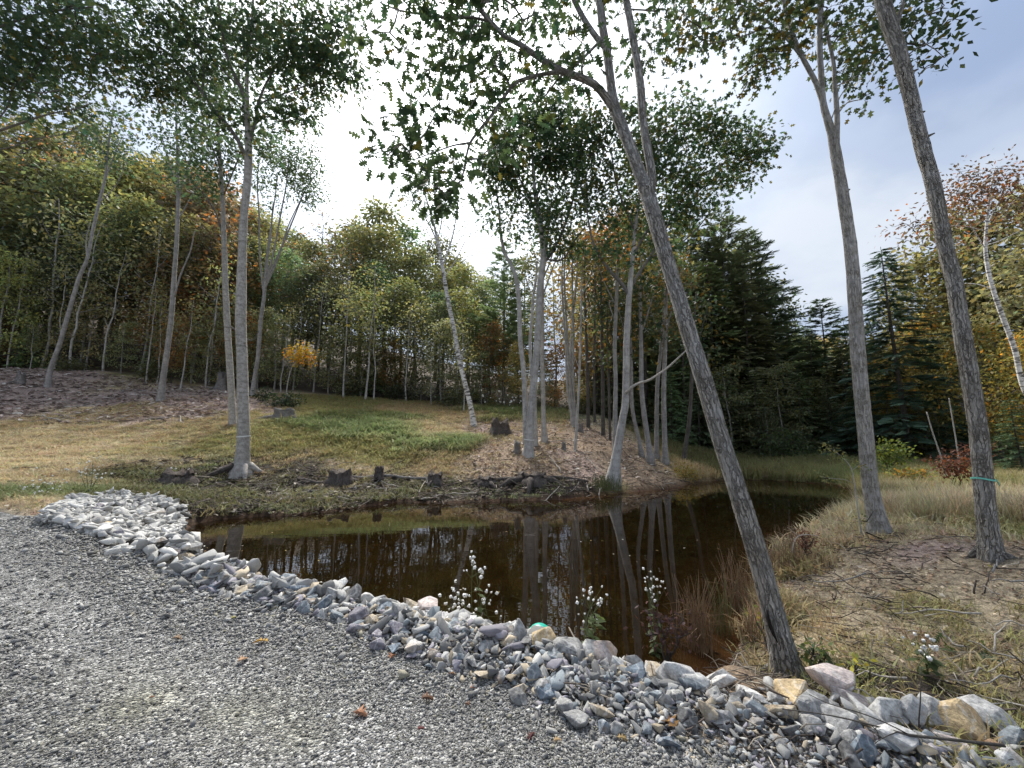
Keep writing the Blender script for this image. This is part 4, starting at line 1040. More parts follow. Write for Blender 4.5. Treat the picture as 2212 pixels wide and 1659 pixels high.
# ------------------------------------------------------------------ the wood: prototypes copied tree by tree
PROTO = {}
def proto_tree(kind, seed, h, lean, crown_fn, leaf, lsize, per, spread, brown=0.0, tmat=None, lmat=None, r0=.16, nlimb=9, limb_lo=.35, limb_len=.3, up=.55, droop=.3, flat=.5, nstem=1):
    r_ = np.random.default_rng(seed)
    k = 12
    t = np.linspace(0, 1, k)
    tp = np.stack([lean * h * t ** 1.3 + .012 * h * np.cumsum(r_.normal(size=k)) * .5, .012 * h * np.cumsum(r_.normal(size=k)) * .5, h * t], -1); tp[0, :2] = 0; tp[0, 2] = -.4
    tr = r0 * (1 - t) ** .8 + .012; tr[0] *= 1.35
    paths = [(tp, tr, 8, .04)]; nodes = [(p, r) for p, r in zip(tp[4:], tr[4:])]
    for i in range(nlimb):
        f = limb_lo + (1 - limb_lo) * (i + r_.random() * .6) / nlimb * .95
        j = f * (k - 1); a = tp[int(j)] + (tp[min(int(j) + 1, k - 1)] - tp[int(j)]) * (j - int(j))
        ang = i * 2.4 + r_.normal() * .3; L_ = limb_len * h * (1 - .55 * f) * r_.uniform(.7, 1.2)
        e = np.array([math.cos(ang) * L_, math.sin(ang) * L_, up * L_])
        q = np.linspace(0, 1, 6)[:, None]
        lp = a + e * q + np.array([0, 0, 1]) * (up * .3 * L_ * (q ** 2)) + r_.normal(size=(6, 3)) * .03 * L_ * q
        lr = np.interp(f, t, tr) * .5 * (1 - .8 * q[:, 0]) + .006
        paths.append((lp, lr, 5, 0)); nodes += [(p, r) for p, r in zip(lp[1:], lr[1:])]
    cl = crown_fn(r_, h, tp)
    tw = colonize(nodes, cl, r_, h * .05, .1)
    tk = tube_mesh('trunk', paths[:1], tmat or M_DARKB)
    lb = tube_mesh('limbs', paths[1:] + [(p, r * (1.0 + h * .03), 3, 0) for p, r, l in tw], M_TWIG if tmat is not M_PALE else M_GREY)
    ends = np.array([p[-1] for p, r, l in tw])
    pos, dr, nr, sz, tn = spray_leaves(ends, per, spread, lsize, r_, droop, flat, .3, brown)
    cr = leaf_mesh('crown', leaf, pos, dr, nr, sz, tn, lmat)
    PROTO.setdefault(kind, []).append((h, tk, lb, cr))
def egg(n, z0, z1, w, tip=.5):
    def f(r_, h, tp):
        z = r_.uniform(0, 1, n); a = r_.uniform(0, 6.283, n)
        prof = np.sin(np.pi * np.clip(z, .03, .97) ** tip) ** .7
        rr = w * h * prof * np.sqrt(r_.uniform(.15, 1, n)) * (1 + .25 * np.sin(a * 3 + z * 9))
        zz = (z0 + (z1 - z0) * z) * h
        cx = np.interp(zz, tp[:, 2], tp[:, 0])
        return np.stack([cx + rr * np.cos(a), rr * np.sin(a), zz], -1)
    return f
def layers(n, z0, z1, w, nl):
    def f(r_, h, tp):
        li = r_.integers(0, nl, n); la = li * 2.4 + r_.normal(size=n) * .55
        z = (li + .5) / nl; rr = w * h * (1.05 - .75 * z) * np.sqrt(r_.uniform(.05, 1, n))
        zz = (z0 + (z1 - z0) * z) * h + r_.normal(size=n) * .012 * h + rr * .12
        cx = np.interp(zz, tp[:, 2], tp[:, 0])
        return np.stack([cx + rr * np.cos(la), rr * np.sin(la), zz], -1)
    return f
for s in range(3):
    proto_tree('hardwood', 100 + s, 18, .02 * (s - 1), egg(330, .38, 1.0, .22, .8), SIMPLE, .40, 11, .5, r0=.19)
    proto_tree('beech', 110 + s, 11, .03 * (s - 1), layers(250, .06, 1.0, .33, 15), SIMPLE, .30, 11, .34, r0=.09, nlimb=14, limb_lo=.1, up=.2, flat=.85, droop=.12, tmat=M_GREY)
for s in range(2):
    proto_tree('maple', 120 + s, 13, .04, egg(300, .22, 1.0, .25, .8), SIMPLE, .34, 10, .42, brown=.12, r0=.12)
    proto_tree('aspen', 130 + s, 17, .02, egg(260, .45, 1.0, .17, .8), SIMPLE, .34, 10, .42, r0=.14, tmat=M_GREY)
    proto_tree('bare', 140 + s, 17, .03, egg(420, .3, 1.0, .24, .8), SIMPLE, .22, 1, .3, brown=.5, r0=.14, tmat=M_GREY)
    proto_tree('pole', 150 + s, 10, .06 * (s * 2 - 1), egg(60, .45, 1.0, .14, .8), SIMPLE, .24, 7, .35, r0=.06, tmat=M_PALE, nlimb=6, limb_len=.2)

def conifer(kind, seed, h, nwh, per, L0, z0, rise, droop, spray, sp_per, tip_pow=.8, r0=.2, gap=0.0, width=.5):
    r_ = np.random.default_rng(seed)
    tp = np.stack([.02 * h * np.sin(np.linspace(0, 2, 10)) * (seed % 3 - 1), 0 * np.linspace(0, 1, 10), np.linspace(-.03, 1, 10) * h], -1)
    tr = r0 * (1 - np.linspace(0, 1, 10)) ** .85 + .012
    paths = []; pos = []; dr = []; nr = []; sz = []; tn = []
    for w in range(nwh):
        f = z0 + (1 - z0) * (w + r_.random() * .5) / nwh
        for b in range(per):
            if r_.random() < gap: continue
            a = b * 6.283 / per + w * 1.1 + r_.normal() * .25
            L_ = L0 * h * (1 - f) ** tip_pow * r_.uniform(.6, 1.15) + .02 * h
            q = np.linspace(0, 1, 5)
            d = np.array([math.cos(a), math.sin(a), 0])
            c0 = np.array([np.interp(f * h, tp[:, 2], tp[:, 0]), 0, f * h])
            bp = c0 + d * (q * L_)[:, None] + np.array([0, 0, 1]) * ((rise * q - droop * q ** 2) * L_)[:, None]
            paths.append((bp, .012 + .03 * (1 - f) * (1 - q), 3, 0))
            m = max(3, int(sp_per * (L_ / (L0 * h) + .25)))
            tone = r_.uniform(.65, 1.3)
            for i in range(m):
                s_ = r_.uniform(.25, 1.0)
                p = c0 + d * s_ * L_ + np.array([0, 0, 1]) * ((rise * s_ - droop * s_ ** 2) * L_)
                sd = (r_.random() * 2 - 1); side = np.array([-d[1], d[0], 0]) * sd
                pos.append(p + side * L_ * width * .16 * (1 - s_ * .4)); v_ = d * .7 + side + np.array([0, 0, rise * .3 + r_.normal() * .12 + (spray[1])]); dr.append(v_)
                nn = r_.normal(size=3) * .35; nn[2] += 1; nr.append(nn); sz.append(spray[0] * r_.uniform(.7, 1.2) * (.55 + .6 * (1 - f)))
                k = tone * r_.uniform(.75, 1.25); tn.append([k, k, k])
    tk = tube_mesh('trunk', [(tp, tr, 8, .03)], M_DARKB); lb = tube_mesh('limbs', paths, M_TWIG)
    cr = leaf_mesh('crown', SPRAY, np.array(pos), np.array(dr), np.array(nr), np.array(sz), np.array(tn), M_NEEDLE)
    PROTO.setdefault(kind, []).append((h, tk, lb, cr))
for s in range(2):
    conifer('pine', 160 + s, 22, 23, 6, .27, .2, .20, .05, (.92, .2), 48, .62, .24, .12)
    conifer('hemlock', 170 + s, 16, 30, 6, .23, .06, .12, .34, (.62, -.12), 28, .85, .15, .05)
    conifer('spire', 180 + s, 15, 26, 6, .20, .05, .05, .2, (.55, -.08), 21, 1.0, .15, .05)
HK = {'hardwood': ('hardwood_tree', 'tree'), 'beech': ('beech_tree', 'tree'), 'maple': ('maple_tree', 'tree'), 'aspen': ('aspen_tree', 'tree'), 'bare': ('bare_tree', 'tree'), 'pole': ('sapling', 'sapling'), 'pine': ('pine_tree', 'pine'), 'hemlock': ('hemlock_tree', 'hemlock'), 'spire': ('spruce_tree', 'spruce')}
_used = {}
def place_tree(kind, px, top, Y, tint, label, group, rz=None, base=None, wide=1.0):
    p = P(px, 939, Y); x, y = p[0], p[1]; z = tz(x, y)
    z = max(z, 0.0)
    d = ray(px, top); ztop = CAM[2] + d[2] * Y / d[1]
    var = PROTO[kind]; i = _used.get(kind, 0); _used[kind] = i + 1
    h, tk, lb, cr = var[i % len(var)]
    s = max(ztop - z, 1.2) / h
    nm, cat = HK[kind]
    root = empty(nm, (x, y, z), label, cat, group)
    rz = rng.uniform(0, 6.28) if rz is None else rz
    root.rotation_euler = (0, 0, rz)
    w = wide * rng.uniform(.9, 1.12)
    root.scale = (s * w, s * w, s)
    link('trunk', tk, root); link('limbs', lb, root)['kind'] = 'stuff'
    v_ = rng.uniform(.85, 1.2) * 1.75
    c = link('crown', cr, root, tuple(min(1, t * v_ * rng.uniform(.93, 1.07)) for t in tint)); c['kind'] = 'stuff'
    return root
YG = (.140,.140,.062); OG = (.112,.110,.056); DG = (.068,.075,.042); OR = (.14,.095,.045); RB = (.125,.09,.06); BG = (.075,.115,.06); GD = (.19,.15,.055); PN = (.115,.148,.088); HM = (.10,.13,.068); HO = (.115,.12,.062); GB = (.13,.115,.09)
SKY_L = [(-300,230),(-100,250),(0,262),(60,250),(110,330),(180,345),(260,355),(340,385),(420,400),(480,440),(560,480),(640,490),(700,475),(760,470),(800,480),(850,500),(900,525),(960,545),(1000,560),(1030,610)]
def skyline(px): return float(np.interp(px, [a for a, b in SKY_L], [b for a, b in SKY_L]))
ZONE_L = [(-400, 'behind the brush slope'), (130, 'behind the thin leaning tree'), (300, 'behind the mottled tree'), (440, 'behind the two tall oaks'), (610, 'near the yellow sapling'), (760, 'behind the green meadow patch'), (910, 'behind the white birch'), (1040, 'between birch and twin stemmed oak')]
def zl(px): return [b for a, b in ZONE_L if px >= a][-1]
EDGE = 'trees of the wood behind the meadow'
def lab(desc, px): return desc + ' ' + zl(px)
# back rows: tall crowns on the hillside that make the skyline
i = 0
for Y, step, lift in ((58, 62, -8), (46, 60, 12), (39, 66, 70)):
    px = -330 + (i % 3) * 17
    while px < 1060:
        k = rng.random()
        top = skyline(px) + lift + rng.uniform(-14, 40)
        if px < 110: kind, tint, ds = ('bare', GB, 'twiggy half bare grey tree') if k < .5 else ('hardwood', OG, 'tall olive hardwood')
        elif px < 560: kind, tint, ds = ('hardwood', YG, 'tall yellowish green hardwood') if k < .62 else (('hardwood', OG, 'tall olive hardwood') if k < .85 else ('maple', RB, 'rusty brown maple'))
        elif px < 760: kind, tint, ds = ('hardwood', OG, 'tall olive hardwood') if k < .4 else (('bare', RB, 'reddish half bare tree') if k < .65 else ('aspen', BG, 'tall blue green aspen'))
        else: kind, tint, ds = ('aspen', BG, 'tall blue green aspen') if k < .4 else (('hardwood', OG, 'tall olive hardwood') if k < .8 else ('hardwood', YG, 'tall yellowish green hardwood'))
        row = {58: 'far uphill ', 46: 'mid hillside ', 39: 'low on the hill '}[Y]
        place_tree(kind, px, top, Y + rng.uniform(-3, 3), tint, ds + ' ' + row + zl(px), EDGE, wide=1.1)
        px += step * rng.uniform(.75, 1.25); i += 1
# middle row: shorter trees that fill the wood's face
px = -330
while px < 1060:
    k = rng.random(); sk = skyline(px)
    top = sk + (840 - sk) * rng.uniform(.22, .5)
    if k < .42: kind, tint, ds = 'beech', OG, 'mid sized olive beech'
    elif k < .54: kind, tint, ds = 'maple', OR, 'orange brown maple'
    elif k < .72: kind, tint, ds = 'hardwood', DG, 'dark trunked hardwood'
    else: kind, tint, ds = 'beech', YG, 'mid sized bright green beech'
    place_tree(kind, px, top, rng.uniform(33.5, 37), tint, ds + ' inside the wood edge ' + zl(px), EDGE, wide=1.15)
    px += rng.uniform(38, 62)
# front row: low layered beeches and saplings along the meadow
px = -330
while px < 1050:
    k = rng.random(); sk = skyline(px)
    top = 840 - (840 - sk) * rng.uniform(.28, .52)
    if k < .58: kind, tint, ds = 'beech', (HO if k < .3 else (OG if k < .5 else YG)), ('low dark green beech', 'low olive beech', 'low bright green beech')[0 if k < .3 else (1 if k < .5 else 2)]
    elif k < .66: kind, tint, ds = 'hemlock', HM, 'small dark hemlock'
    elif k < .74: kind, tint, ds = 'maple', OR, 'small orange maple'
    else: kind, tint, ds = 'pole', OG, 'thin pale sapling'; top -= (840 - sk) * .22
    place_tree(kind, px, top, rng.uniform(30.5, 33), tuple(c * 1.5 for c in tint), ds + ' along the meadow edge ' + zl(px), EDGE)
    px += rng.uniform(27, 46)
# pale thin poles that stand clear of the wood
for px, top, Y, ds in [(303,620,29.5,'pale pole sapling at the meadow edge left of the mottled grey tree'),(325,640,29.8,'thinner pale pole beside the mottled grey tree'),(435,560,30,'pale pole sapling with a stone at its foot, left of the two tall oaks'),(378,650,28,'short pale pole right behind the mottled grey tree'),
                       (738,600,29.5,'forked pale sapling above the green patch of meadow'),(785,580,29,'tall pale sapling in the pair right of the forked one'),(803,640,29.3,'shorter pale sapling in the pair right of the forked one'),(930,760,29,'little pale sapling left of the white birch'),(1000,680,26,'thin sapling tilting right behind the white birch'),(600,660,30,'bent sapling left of the yellow leaved one'),(40,700,29,'thin pale sapling at the brush slope by the left hand edge')]:
    place_tree('pole', px, top, Y, YG, ds, None)
# centre: behind the twin oak and the birch clump, low trees so that the sky shows between the trunks
CEN = 'trees behind the leaf covered bank'
for px, top, Y, kind, tint, ds in [(1088,528,36,'pine',PN,'tall white pine rising behind the twin stemmed oak'),(1150,640,48,'pine',PN,'distant pine between the stems of the twin stemmed oak'),(1060,700,33,'maple',OR,'orange maple between the white birch and the pine'),(1120,740,31,'maple',GD,'golden maple behind the twin stemmed oak'),
        (1200,745,33,'maple',OR,'orange maple left of the birch clump'),(1255,770,32,'maple',GD,'golden maple right of the birch clump'),(1180,800,30,'beech',OG,'low olive beech behind the twin stemmed oak'),(1235,805,29,'beech',DG,'low dark beech at the foot of the birch clump'),(1290,700,34,'hemlock',HM,'dark hemlock right of the birch clump'),
        (1310,560,36,'hemlock',HM,'tall dark hemlock behind the curved oak trunk'),(1270,590,45,'pole',OG,'tall thin pole against the sky right of the birch clump'),(1205,560,44,'pole',OG,'tall thin pole against the sky left of the birch clump'),(1300,560,47,'pole',OG,'tall thin pole left of the curved oak'),(1345,470,42,'maple',OR,'rust coloured maple behind the crown of the curved oak'),
        (1380,540,36,'hemlock',HM,'dark hemlock right behind the curved oak'),(1040,760,31,'beech',HO,'low green beech right of the white birch'),(1090,800,29,'beech',OG,'low olive beech in front of the tall white pine'),(1330,640,30,'hemlock',HO,'olive hemlock behind the pale trunk by the curved oak'),(1250,640,60,'hardwood',OG,'far hardwood seen between the birch stems'),(1290,490,31,'maple',(.15,.11,.05),'tall bronze maple left behind the curved oak'),(1410,470,33,'hardwood',OG,'tall olive hardwood right behind the curved oak'),(1130,560,40,'aspen',OG,'tall olive tree right of the tall white pine')]:
    place_tree(kind, px, top, Y, tint, ds, CEN)
# right: conifers and a few turning hardwoods behind the marsh
CON = 'trees behind the marsh beyond the pond'
for px, top, Y, kind, tint, ds in [(1440,520,36,'pine',PN,'pine right of the curved oak crown'),(1510,470,40,'pine',PN,'tall pine with a pointed top left of the leaning oak trunk'),(1590,455,36,'pine',PN,'tallest white pine with broad plumes right of the leaning oak'),(1640,505,37,'pine',(.058,.088,.052),'second white pine, its plumes reaching right into the sky'),
        (1550,500,38,'pine',PN,'white pine right behind the leaning oak trunk'),(1600,540,42,'hardwood',OG,'olive hardwood filling in behind the tallest white pine'),(1665,600,40,'hardwood',(.10,.11,.058),'rounded olive tree right of the second white pine'),(1500,560,44,'hardwood',OG,'olive hardwood left of the leaning oak, behind the pines'),(1560,560,33,'hemlock',HM,'dark hemlock below the tallest white pine'),(1620,600,33,'hemlock',HO,'olive hemlock below the second white pine'),(1480,640,31,'spire',HM,'dark narrow spruce left of the leaning oak trunk'),(1535,600,34,'maple',OG,'olive maple among the pines behind the leaning oak'),(1680,640,35,'hemlock',HM,'bluish hemlock right of the white pines'),
        (1722,648,40,'spire',PN,'small spruce with a sharp tip against the sky'),(1748,668,42,'spire',HM,'smaller spruce next to the sharp tipped one'),(1798,648,36,'pine',(.06,.085,.045),'thin topped pine left of the grass side oak'),(1850,690,38,'pine',(.065,.085,.045),'pine hidden behind the grass side oak trunk'),(1770,720,33,'hemlock',HO,'olive hemlock below the thin topped pine'),
        (1830,740,33,'hemlock',HO,'broad olive hemlock left of the grass side oak'),(1890,700,40,'hemlock',HO,'far rounded hemlock right of the grass side oak'),(1925,720,36,'hemlock',HO,'olive hemlock in the gap between the two right hand oaks'),(1962,535,24,'hemlock',(.045,.075,.048),'tall open hemlock standing clear before the wood'),(2010,690,28,'maple',GD,'golden brown maple left of the teal ribbon oak'),
        (1965,740,29,'maple',(.16,.13,.045),'yellowing maple under the tall open hemlock'),(2040,560,30,'hardwood',(.11,.10,.05),'tall olive brown hardwood behind the teal ribbon oak'),(2110,470,28,'hardwood',(.12,.11,.05),'brownish hardwood right of the teal ribbon oak'),(2180,470,26,'hemlock',HM,'dark hemlock behind the white curving birch'),(2250,440,25,'hardwood',OG,'olive hardwood at the right hand edge behind the birch'),
        (2160,700,20,'maple',GD,'golden leaved maple right of the teal ribbon oak'),(2230,720,18,'maple',(.20,.16,.05),'yellow leaved maple at the right hand edge'),(2090,720,24,'beech',OG,'olive beech close behind the teal ribbon oak'),(2200,860,17,'hemlock',HM,'low dark hemlock right of the teal ribbon oak'),(2330,500,20,'hardwood',OG,'olive hardwood just beyond the right hand edge'),
        (1450,800,27,'hemlock',HM,'low dark hemlock at the water corner'),(1510,760,28,'hemlock',HM,'dark hemlock by the water left of the leaning oak'),(1580,790,28,'beech',HO,'dark green beech by the water behind the leaning oak'),(1640,800,28,'hemlock',HO,'low hemlock at the back of the marsh'),(1695,790,28,'beech',HO,'green beech at the back of the marsh'),(1660,880,26,'beech',DG,'small shrubby beech at the marsh edge'),
        (1740,800,30,'hemlock',HM,'dark hemlock over the shadowy gap behind the marsh'),(1800,830,29,'hemlock',HM,'low hemlock right of the shadowy gap'),(1860,830,28,'hemlock',HM,'dark low hemlock behind the grass side oak'),(1920,860,26,'beech',OG,'low olive beech between the right hand oaks'),(1970,860,25,'beech',HO,'low green beech under the golden maple'),(2030,880,22,'beech',OG,'low beech left of the teal ribbon oak'),
        (1700,690,48,'hemlock',HM,'far hemlock in the dip of the skyline'),(1880,740,55,'hardwood',HO,'far hardwood on the hill right of the grass side oak'),(1770,700,52,'hemlock',HM,'far hemlock behind the thin topped pine'),(1460,600,45,'hemlock',HM,'far dark hemlock left of the leaning oak'),(1980,640,38,'hemlock',HO,'olive hemlock behind the tall open hemlock')]:
    place_tree(kind, px, top, Y, tint, ds, CON, wide=1.05 if kind != 'hemlock' else 1.25)

# far rows that close the view under the crowns
px = 1040
while px < 2260:
    top = float(np.interp(px, [1040, 1120, 1165, 1320, 1380, 1450, 1900, 2000, 2260], [690, 760, 805, 805, 740, 700, 745, 700, 560])) + rng.uniform(-12, 30)
    k = rng.random(); kind, tint, ds = ('hardwood', OG, 'distant olive hardwood') if k < .45 else (('hemlock', HM, 'distant dark hemlock') if k < .75 else ('maple', GD, 'distant golden maple'))
    place_tree(kind, px, top, rng.uniform(62, 78), tint, ds + ' on the low hill ' + ('behind the twin oak' if px < 1300 else 'behind the curved oak' if px < 1480 else 'behind the leaning oak' if px < 1680 else 'left of the grass side oak' if px < 1880 else 'between the right hand oaks' if px < 2080 else 'behind the white curving birch'), 'distant trees beyond the pond', wide=1.7)
    px += rng.uniform(24, 40)
px = 1020
while px < 2100:
    k = rng.random(); kind, tint, ds = ('beech', OG, 'low olive beech') if k < .5 else (('beech', HO, 'low green beech') if k < .8 else ('maple', GD, 'low golden maple'))
    place_tree(kind, px, rng.uniform(815, 870) + (0 if px > 1350 else 15), rng.uniform(31, 36), tint, ds + ' in the thicket ' + ('behind the twin oak' if px < 1300 else 'behind the curved oak' if px < 1480 else 'behind the leaning oak' if px < 1680 else 'left of the grass side oak' if px < 1880 else 'between the right hand oaks'), 'thicket behind the pond', wide=1.5)
    px += rng.uniform(30, 52)
# ------------------------------------------------------------------ bands tied round trunks
def band(trunk, py, mat, label, w=.012, tail=False):
    tp, tr = trunk
    rel = tp - CAM; zc_ = rel[:, 1] * CP + rel[:, 2] * SP; yy = 829.5 - (rel[:, 2] * CP - rel[:, 1] * SP) / zc_ * FPX
    i = int(np.argmin(np.abs(yy - py))); c = tp[i]; r = tr[i] * 1.03 + .008
    ax = tp[min(i + 2, len(tp) - 1)] - tp[i - 2]; ax /= np.linalg.norm(ax)
    e1 = np.cross(ax, [0, 1, .2]); e1 /= np.linalg.norm(e1); e2 = np.cross(ax, e1)
    V = []; F = []; n = 36
    for k in range(n):
        a = k * 6.28318 / n; rr = r * (1 + .012 * math.sin(a * 5))
        o_ = c + rr * (math.cos(a) * e1 + math.sin(a) * e2) + ax * .008 * math.sin(a * 2 + 1)
        out = (math.cos(a) * e1 + math.sin(a) * e2)
        V += [o_ - ax * w / 2, o_ - ax * w / 2 + out * .003, o_ + ax * w / 2 + out * .003, o_ + ax * w / 2]
        for q_ in range(4): F.append((k * 4 + q_, k * 4 + (q_ + 1) % 4, ((k + 1) % n) * 4 + (q_ + 1) % 4, ((k + 1) % n) * 4 + q_))
    me = bpy.data.meshes.new('ribbon'); me.from_pydata([tuple(v_ - c) for v_ in V], [], F); me.materials.append(mat)
    o = link('ribbon', me, None, None, c); tag(o, label, 'ribbon')
    if tail:
        t0 = c + r * 1.05 * (0.75 * np.array([1, 0, 0]) - .6 * np.array([0, 1, 0]))
        tl = tube_mesh('ribbon_end', [(np.array([t0, t0 + [.012, -.01, -.03], t0 + [.022, -.012, -.07]]) - c, [.006, .006, .004], 5, 0)], mat, True)
        link('ribbon_end', tl, o)
M_TEAL = flat_mat('teal_ribbon', (.16, .52, .42), .5, .4, .1)
M_WHITE = flat_mat('white_ribbon', (.75, .75, .72), .6, .3, .1)
band(band_trunk, 1024, M_TEAL, 'teal ribbon tied round the thick ridged oak on the mound', .018, True)
band(big_trunk, 942, M_WHITE, 'white band tied round the tall spreading oak on the far bank', .04)
tp_, tr_ = wpath([(1141, 988, 26), (1143, 950, 20), (1147, 886, 17)], 16.2, .1)
band((tp_, tr_), 951, M_WHITE, 'white band low on the twin stemmed oak', .035)
# the dark cleft low in the leaning oak's bark
tp, tr = lean_trunk
def on_front(trunk, px, py, lift=.0):
    tp, tr = trunk
    rel = tp - CAM; zc_ = rel[:, 1] * CP + rel[:, 2] * SP; yy = 829.5 - (rel[:, 2] * CP - rel[:, 1] * SP) / zc_ * FPX
    i = int(np.argmin(np.abs(yy - py))); Yc = tp[i][1]
    p = P(px, py, Yc); off = p[0] - tp[i][0]
    return P(px, py, Yc - math.sqrt(max(tr[i] ** 2 - off ** 2, 0)) * .97 - lift)
cl = np.array([on_front(lean_trunk, x, y) for x, y in [(1657, 1318), (1660, 1335), (1664, 1352), (1671, 1370), (1680, 1388)]])
o = link('cleft', tube_mesh('cleft', [(cl - np.array(lean_root.location), [.004, .011, .014, .011, .004], 8, .1)], flat_mat('cleft_wood', (.022, .018, .016), .95, .1), True), lean_root)
# root flares of the great oak
gp = np.array(big_root.location)
for k, (dx, dy, L_) in enumerate([(-.55, -.5, .7), (.45, -.45, .5), (-.7, .1, .6), (.6, .2, .5)]):
    a = gp + np.array([dx * .35, dy * .35, .32]); e = gp + np.array([dx * 1.5 * L_ / .6, dy * 1.5 * L_ / .6, 0]); e[2] = tz(e[0], e[1]) - .05
    m_ = (a + e) / 2 + np.array([0, 0, -.04])
    link('root', tube_mesh('root', [(np.array([a, m_, e]) - gp, [.13, .09, .03], 8, .1)], M_OAK2 if k != 0 else M_STUMP, True), big_root)

def roots(root, R, n, mat, seed, L_=.5):
    r_ = np.random.default_rng(seed); g = np.array(root.location)
    for k in range(n):
        a = k * 6.28 / n + r_.uniform(-.4, .4); d = np.array([math.cos(a), math.sin(a), 0]); l_ = L_ * r_.uniform(.7, 1.3)
        pts = np.array([d * R * .5 + [0, 0, R * 1.15], d * R * 1.15 + [0, 0, R * .45], d * (R + l_ * .5) + [0, 0, 0], d * (R + l_) + [0, 0, 0]])
        for q in (2, 3): pts[q, 2] = tz(g[0] + pts[q, 0], g[1] + pts[q, 1]) - g[2] + (.01 if q == 2 else -.04)
        link('root', tube_mesh('root', [smooth_path(pts, [R * .42, R * .4, R * .22, R * .08], .05) + (9, .12)], mat, True), root)
roots(lean_root, .08, 5, M_OAKR, 1, .18); roots(grass_root, .12, 5, M_OAK, 2, .22); roots(band_root, .095, 5, M_OAKR, 3, .14)
def stub(root, trunk, py, side, L_, mat, up=.3):
    tp, tr = trunk; rel = tp - CAM; zc_ = rel[:, 1] * CP + rel[:, 2] * SP; yy = 829.5 - (rel[:, 2] * CP - rel[:, 1] * SP) / zc_ * FPX
    i = int(np.argmin(np.abs(yy - py))); r = tr[i]; d = np.array([side * .9, -.45, up]); d /= np.linalg.norm(d); c = tp[i] - np.array(root.location)
    link('broken_stub', tube_mesh('broken_stub', [(np.array([c + d * r * .6, c + d * (r + L_ * .5), c + d * (r + L_)]), [r * .30, r * .2, r * .12], 7, .1)], mat, True), root)
for rt_, tk_, m_, L_ in [(band_root, band_trunk, M_OAKR, [(163, 1, .06), (248, 1, .03), (300, -1, .05), (302, 1, .07), (395, 1, .03), (560, -1, .03), (700, 1, .025)]), (grass_root, grass_trunk, M_OAK, [(385, -1, .05), (520, -1, .05), (420, 1, .03), (905, -1, .05), (660, 1, .03)]),
                         (lean_root, lean_trunk, M_OAKR, [(168, -1, .10), (300, 1, .03), (470, -1, .03), (640, 1, .02), (985, -1, .015)]), (big_root, big_trunk, M_OAK2, [(430, 1, .12), (505, -1, .15), (640, -1, .1), (745, 1, .08)])]:
    for py_, sd_, l_ in L_: stub(rt_, tk_, py_, sd_, l_, m_)

# ------------------------------------------------------------------ stones
def rock(seed, sx, sy, sz, n=13, bev=.05, tip=False):
    r_ = random.Random(seed); bm = bmesh.new()
    for i in range(n):
        while True:
            p = Vector((r_.uniform(-1, 1), r_.uniform(-1, 1), r_.uniform(-1, 1)))
            if .62 < p.length < 1.15: break
        if tip: f = 1 - .27 * (p.z + 1); p.x *= f; p.y *= f
        bm.verts.new((p.x * sx * .5, p.y * sy * .5, p.z * sz * .5))
    if tip:
        for q in range(3): bm.verts.new((r_.uniform(-.12, .12) * sx, r_.uniform(-.12, .12) * sy, sz * r_.uniform(.47, .52)))
    res = bmesh.ops.convex_hull(bm, input=bm.verts)
    for v_ in [v_ for v_ in bm.verts if not v_.link_faces]: bm.verts.remove(v_)
    for ax, s_ in ((0, sx), (1, sy), (2, sz)):
        lo = min(v_.co[ax] for v_ in bm.verts); hi = max(v_.co[ax] for v_ in bm.verts)
        for v_ in bm.verts: v_.co[ax] = (v_.co[ax] - (lo + hi) / 2) * s_ / (hi - lo)
    if bev: bmesh.ops.bevel(bm, geom=list(bm.edges), offset=bev * min(sx, sy, sz) * .8, segments=1, affect='EDGES', profile=.6, clamp_overlap=True)
    for v_ in bm.verts: v_.co = (max(-sx * .5, min(sx * .5, v_.co.x)), max(-sy * .5, min(sy * .5, v_.co.y)), max(-sz * .5, min(sz * .5, v_.co.z)))
    return bm
def rock_mesh(seed, *a, **k):
    bm = rock(seed, *a, **k); me = bpy.data.meshes.new('stone'); bm.to_mesh(me); bm.free(); me.materials.append(M_STONE); return me
def rock_raw(seed, *a, **k):
    bm = rock(seed, *a, **k); bm.verts.index_update()
    r_ = ([tuple(v_.co) for v_ in bm.verts], [[v_.index for v_ in f.verts] for f in bm.faces]); bm.free(); return r_
ROCKS = {'flat': [rock_mesh(500 + i, 1.25, .9, .42, 12) for i in range(6)], 'blocky': [rock_mesh(520 + i, 1.05, .9, .75, 15) for i in range(6)],
         'pointed': [rock_mesh(540 + i, .9, .7, 1.1, 12, .05, True) for i in range(4)], 'rounded': [rock_mesh(560 + i, 1.1, .95, .72, 26, .12) for i in range(4)], 'long': [rock_mesh(580 + i, 1.5, .62, .5, 13) for i in range(5)]}
CO = {'pale grey': (.42, .412, .39), 'grey': (.29, .286, .274), 'dark grey': (.16, .158, .153), 'blue grey': (.215, .24, .255), 'slate blue': (.175, .21, .245), 'tan': (.38, .32, .235), 'rusty': (.36, .23, .14), 'white': (.54, .53, .505), 'pinkish': (.52, .44, .40), 'purple grey': (.25, .235, .26), 'ochre': (.50, .38, .22)}
_rc = {k: 0 for k in ROCKS}
def stone(shape, pos, dims, color, label, group=None, rz=None, tilt=.25, name='stone', cat='stone'):
    me = ROCKS[shape][_rc[shape] % len(ROCKS[shape])]; _rc[shape] += 1
    o = link(name, me, None, tuple(np.clip(np.array(color) * rng.uniform(.88, 1.12), 0, 1)), pos)
    o.scale = dims
    o.rotation_euler = (rng.normal() * tilt, rng.normal() * tilt, rng.uniform(0, 6.28) if rz is None else rz)
    return tag(o, label, cat, group)
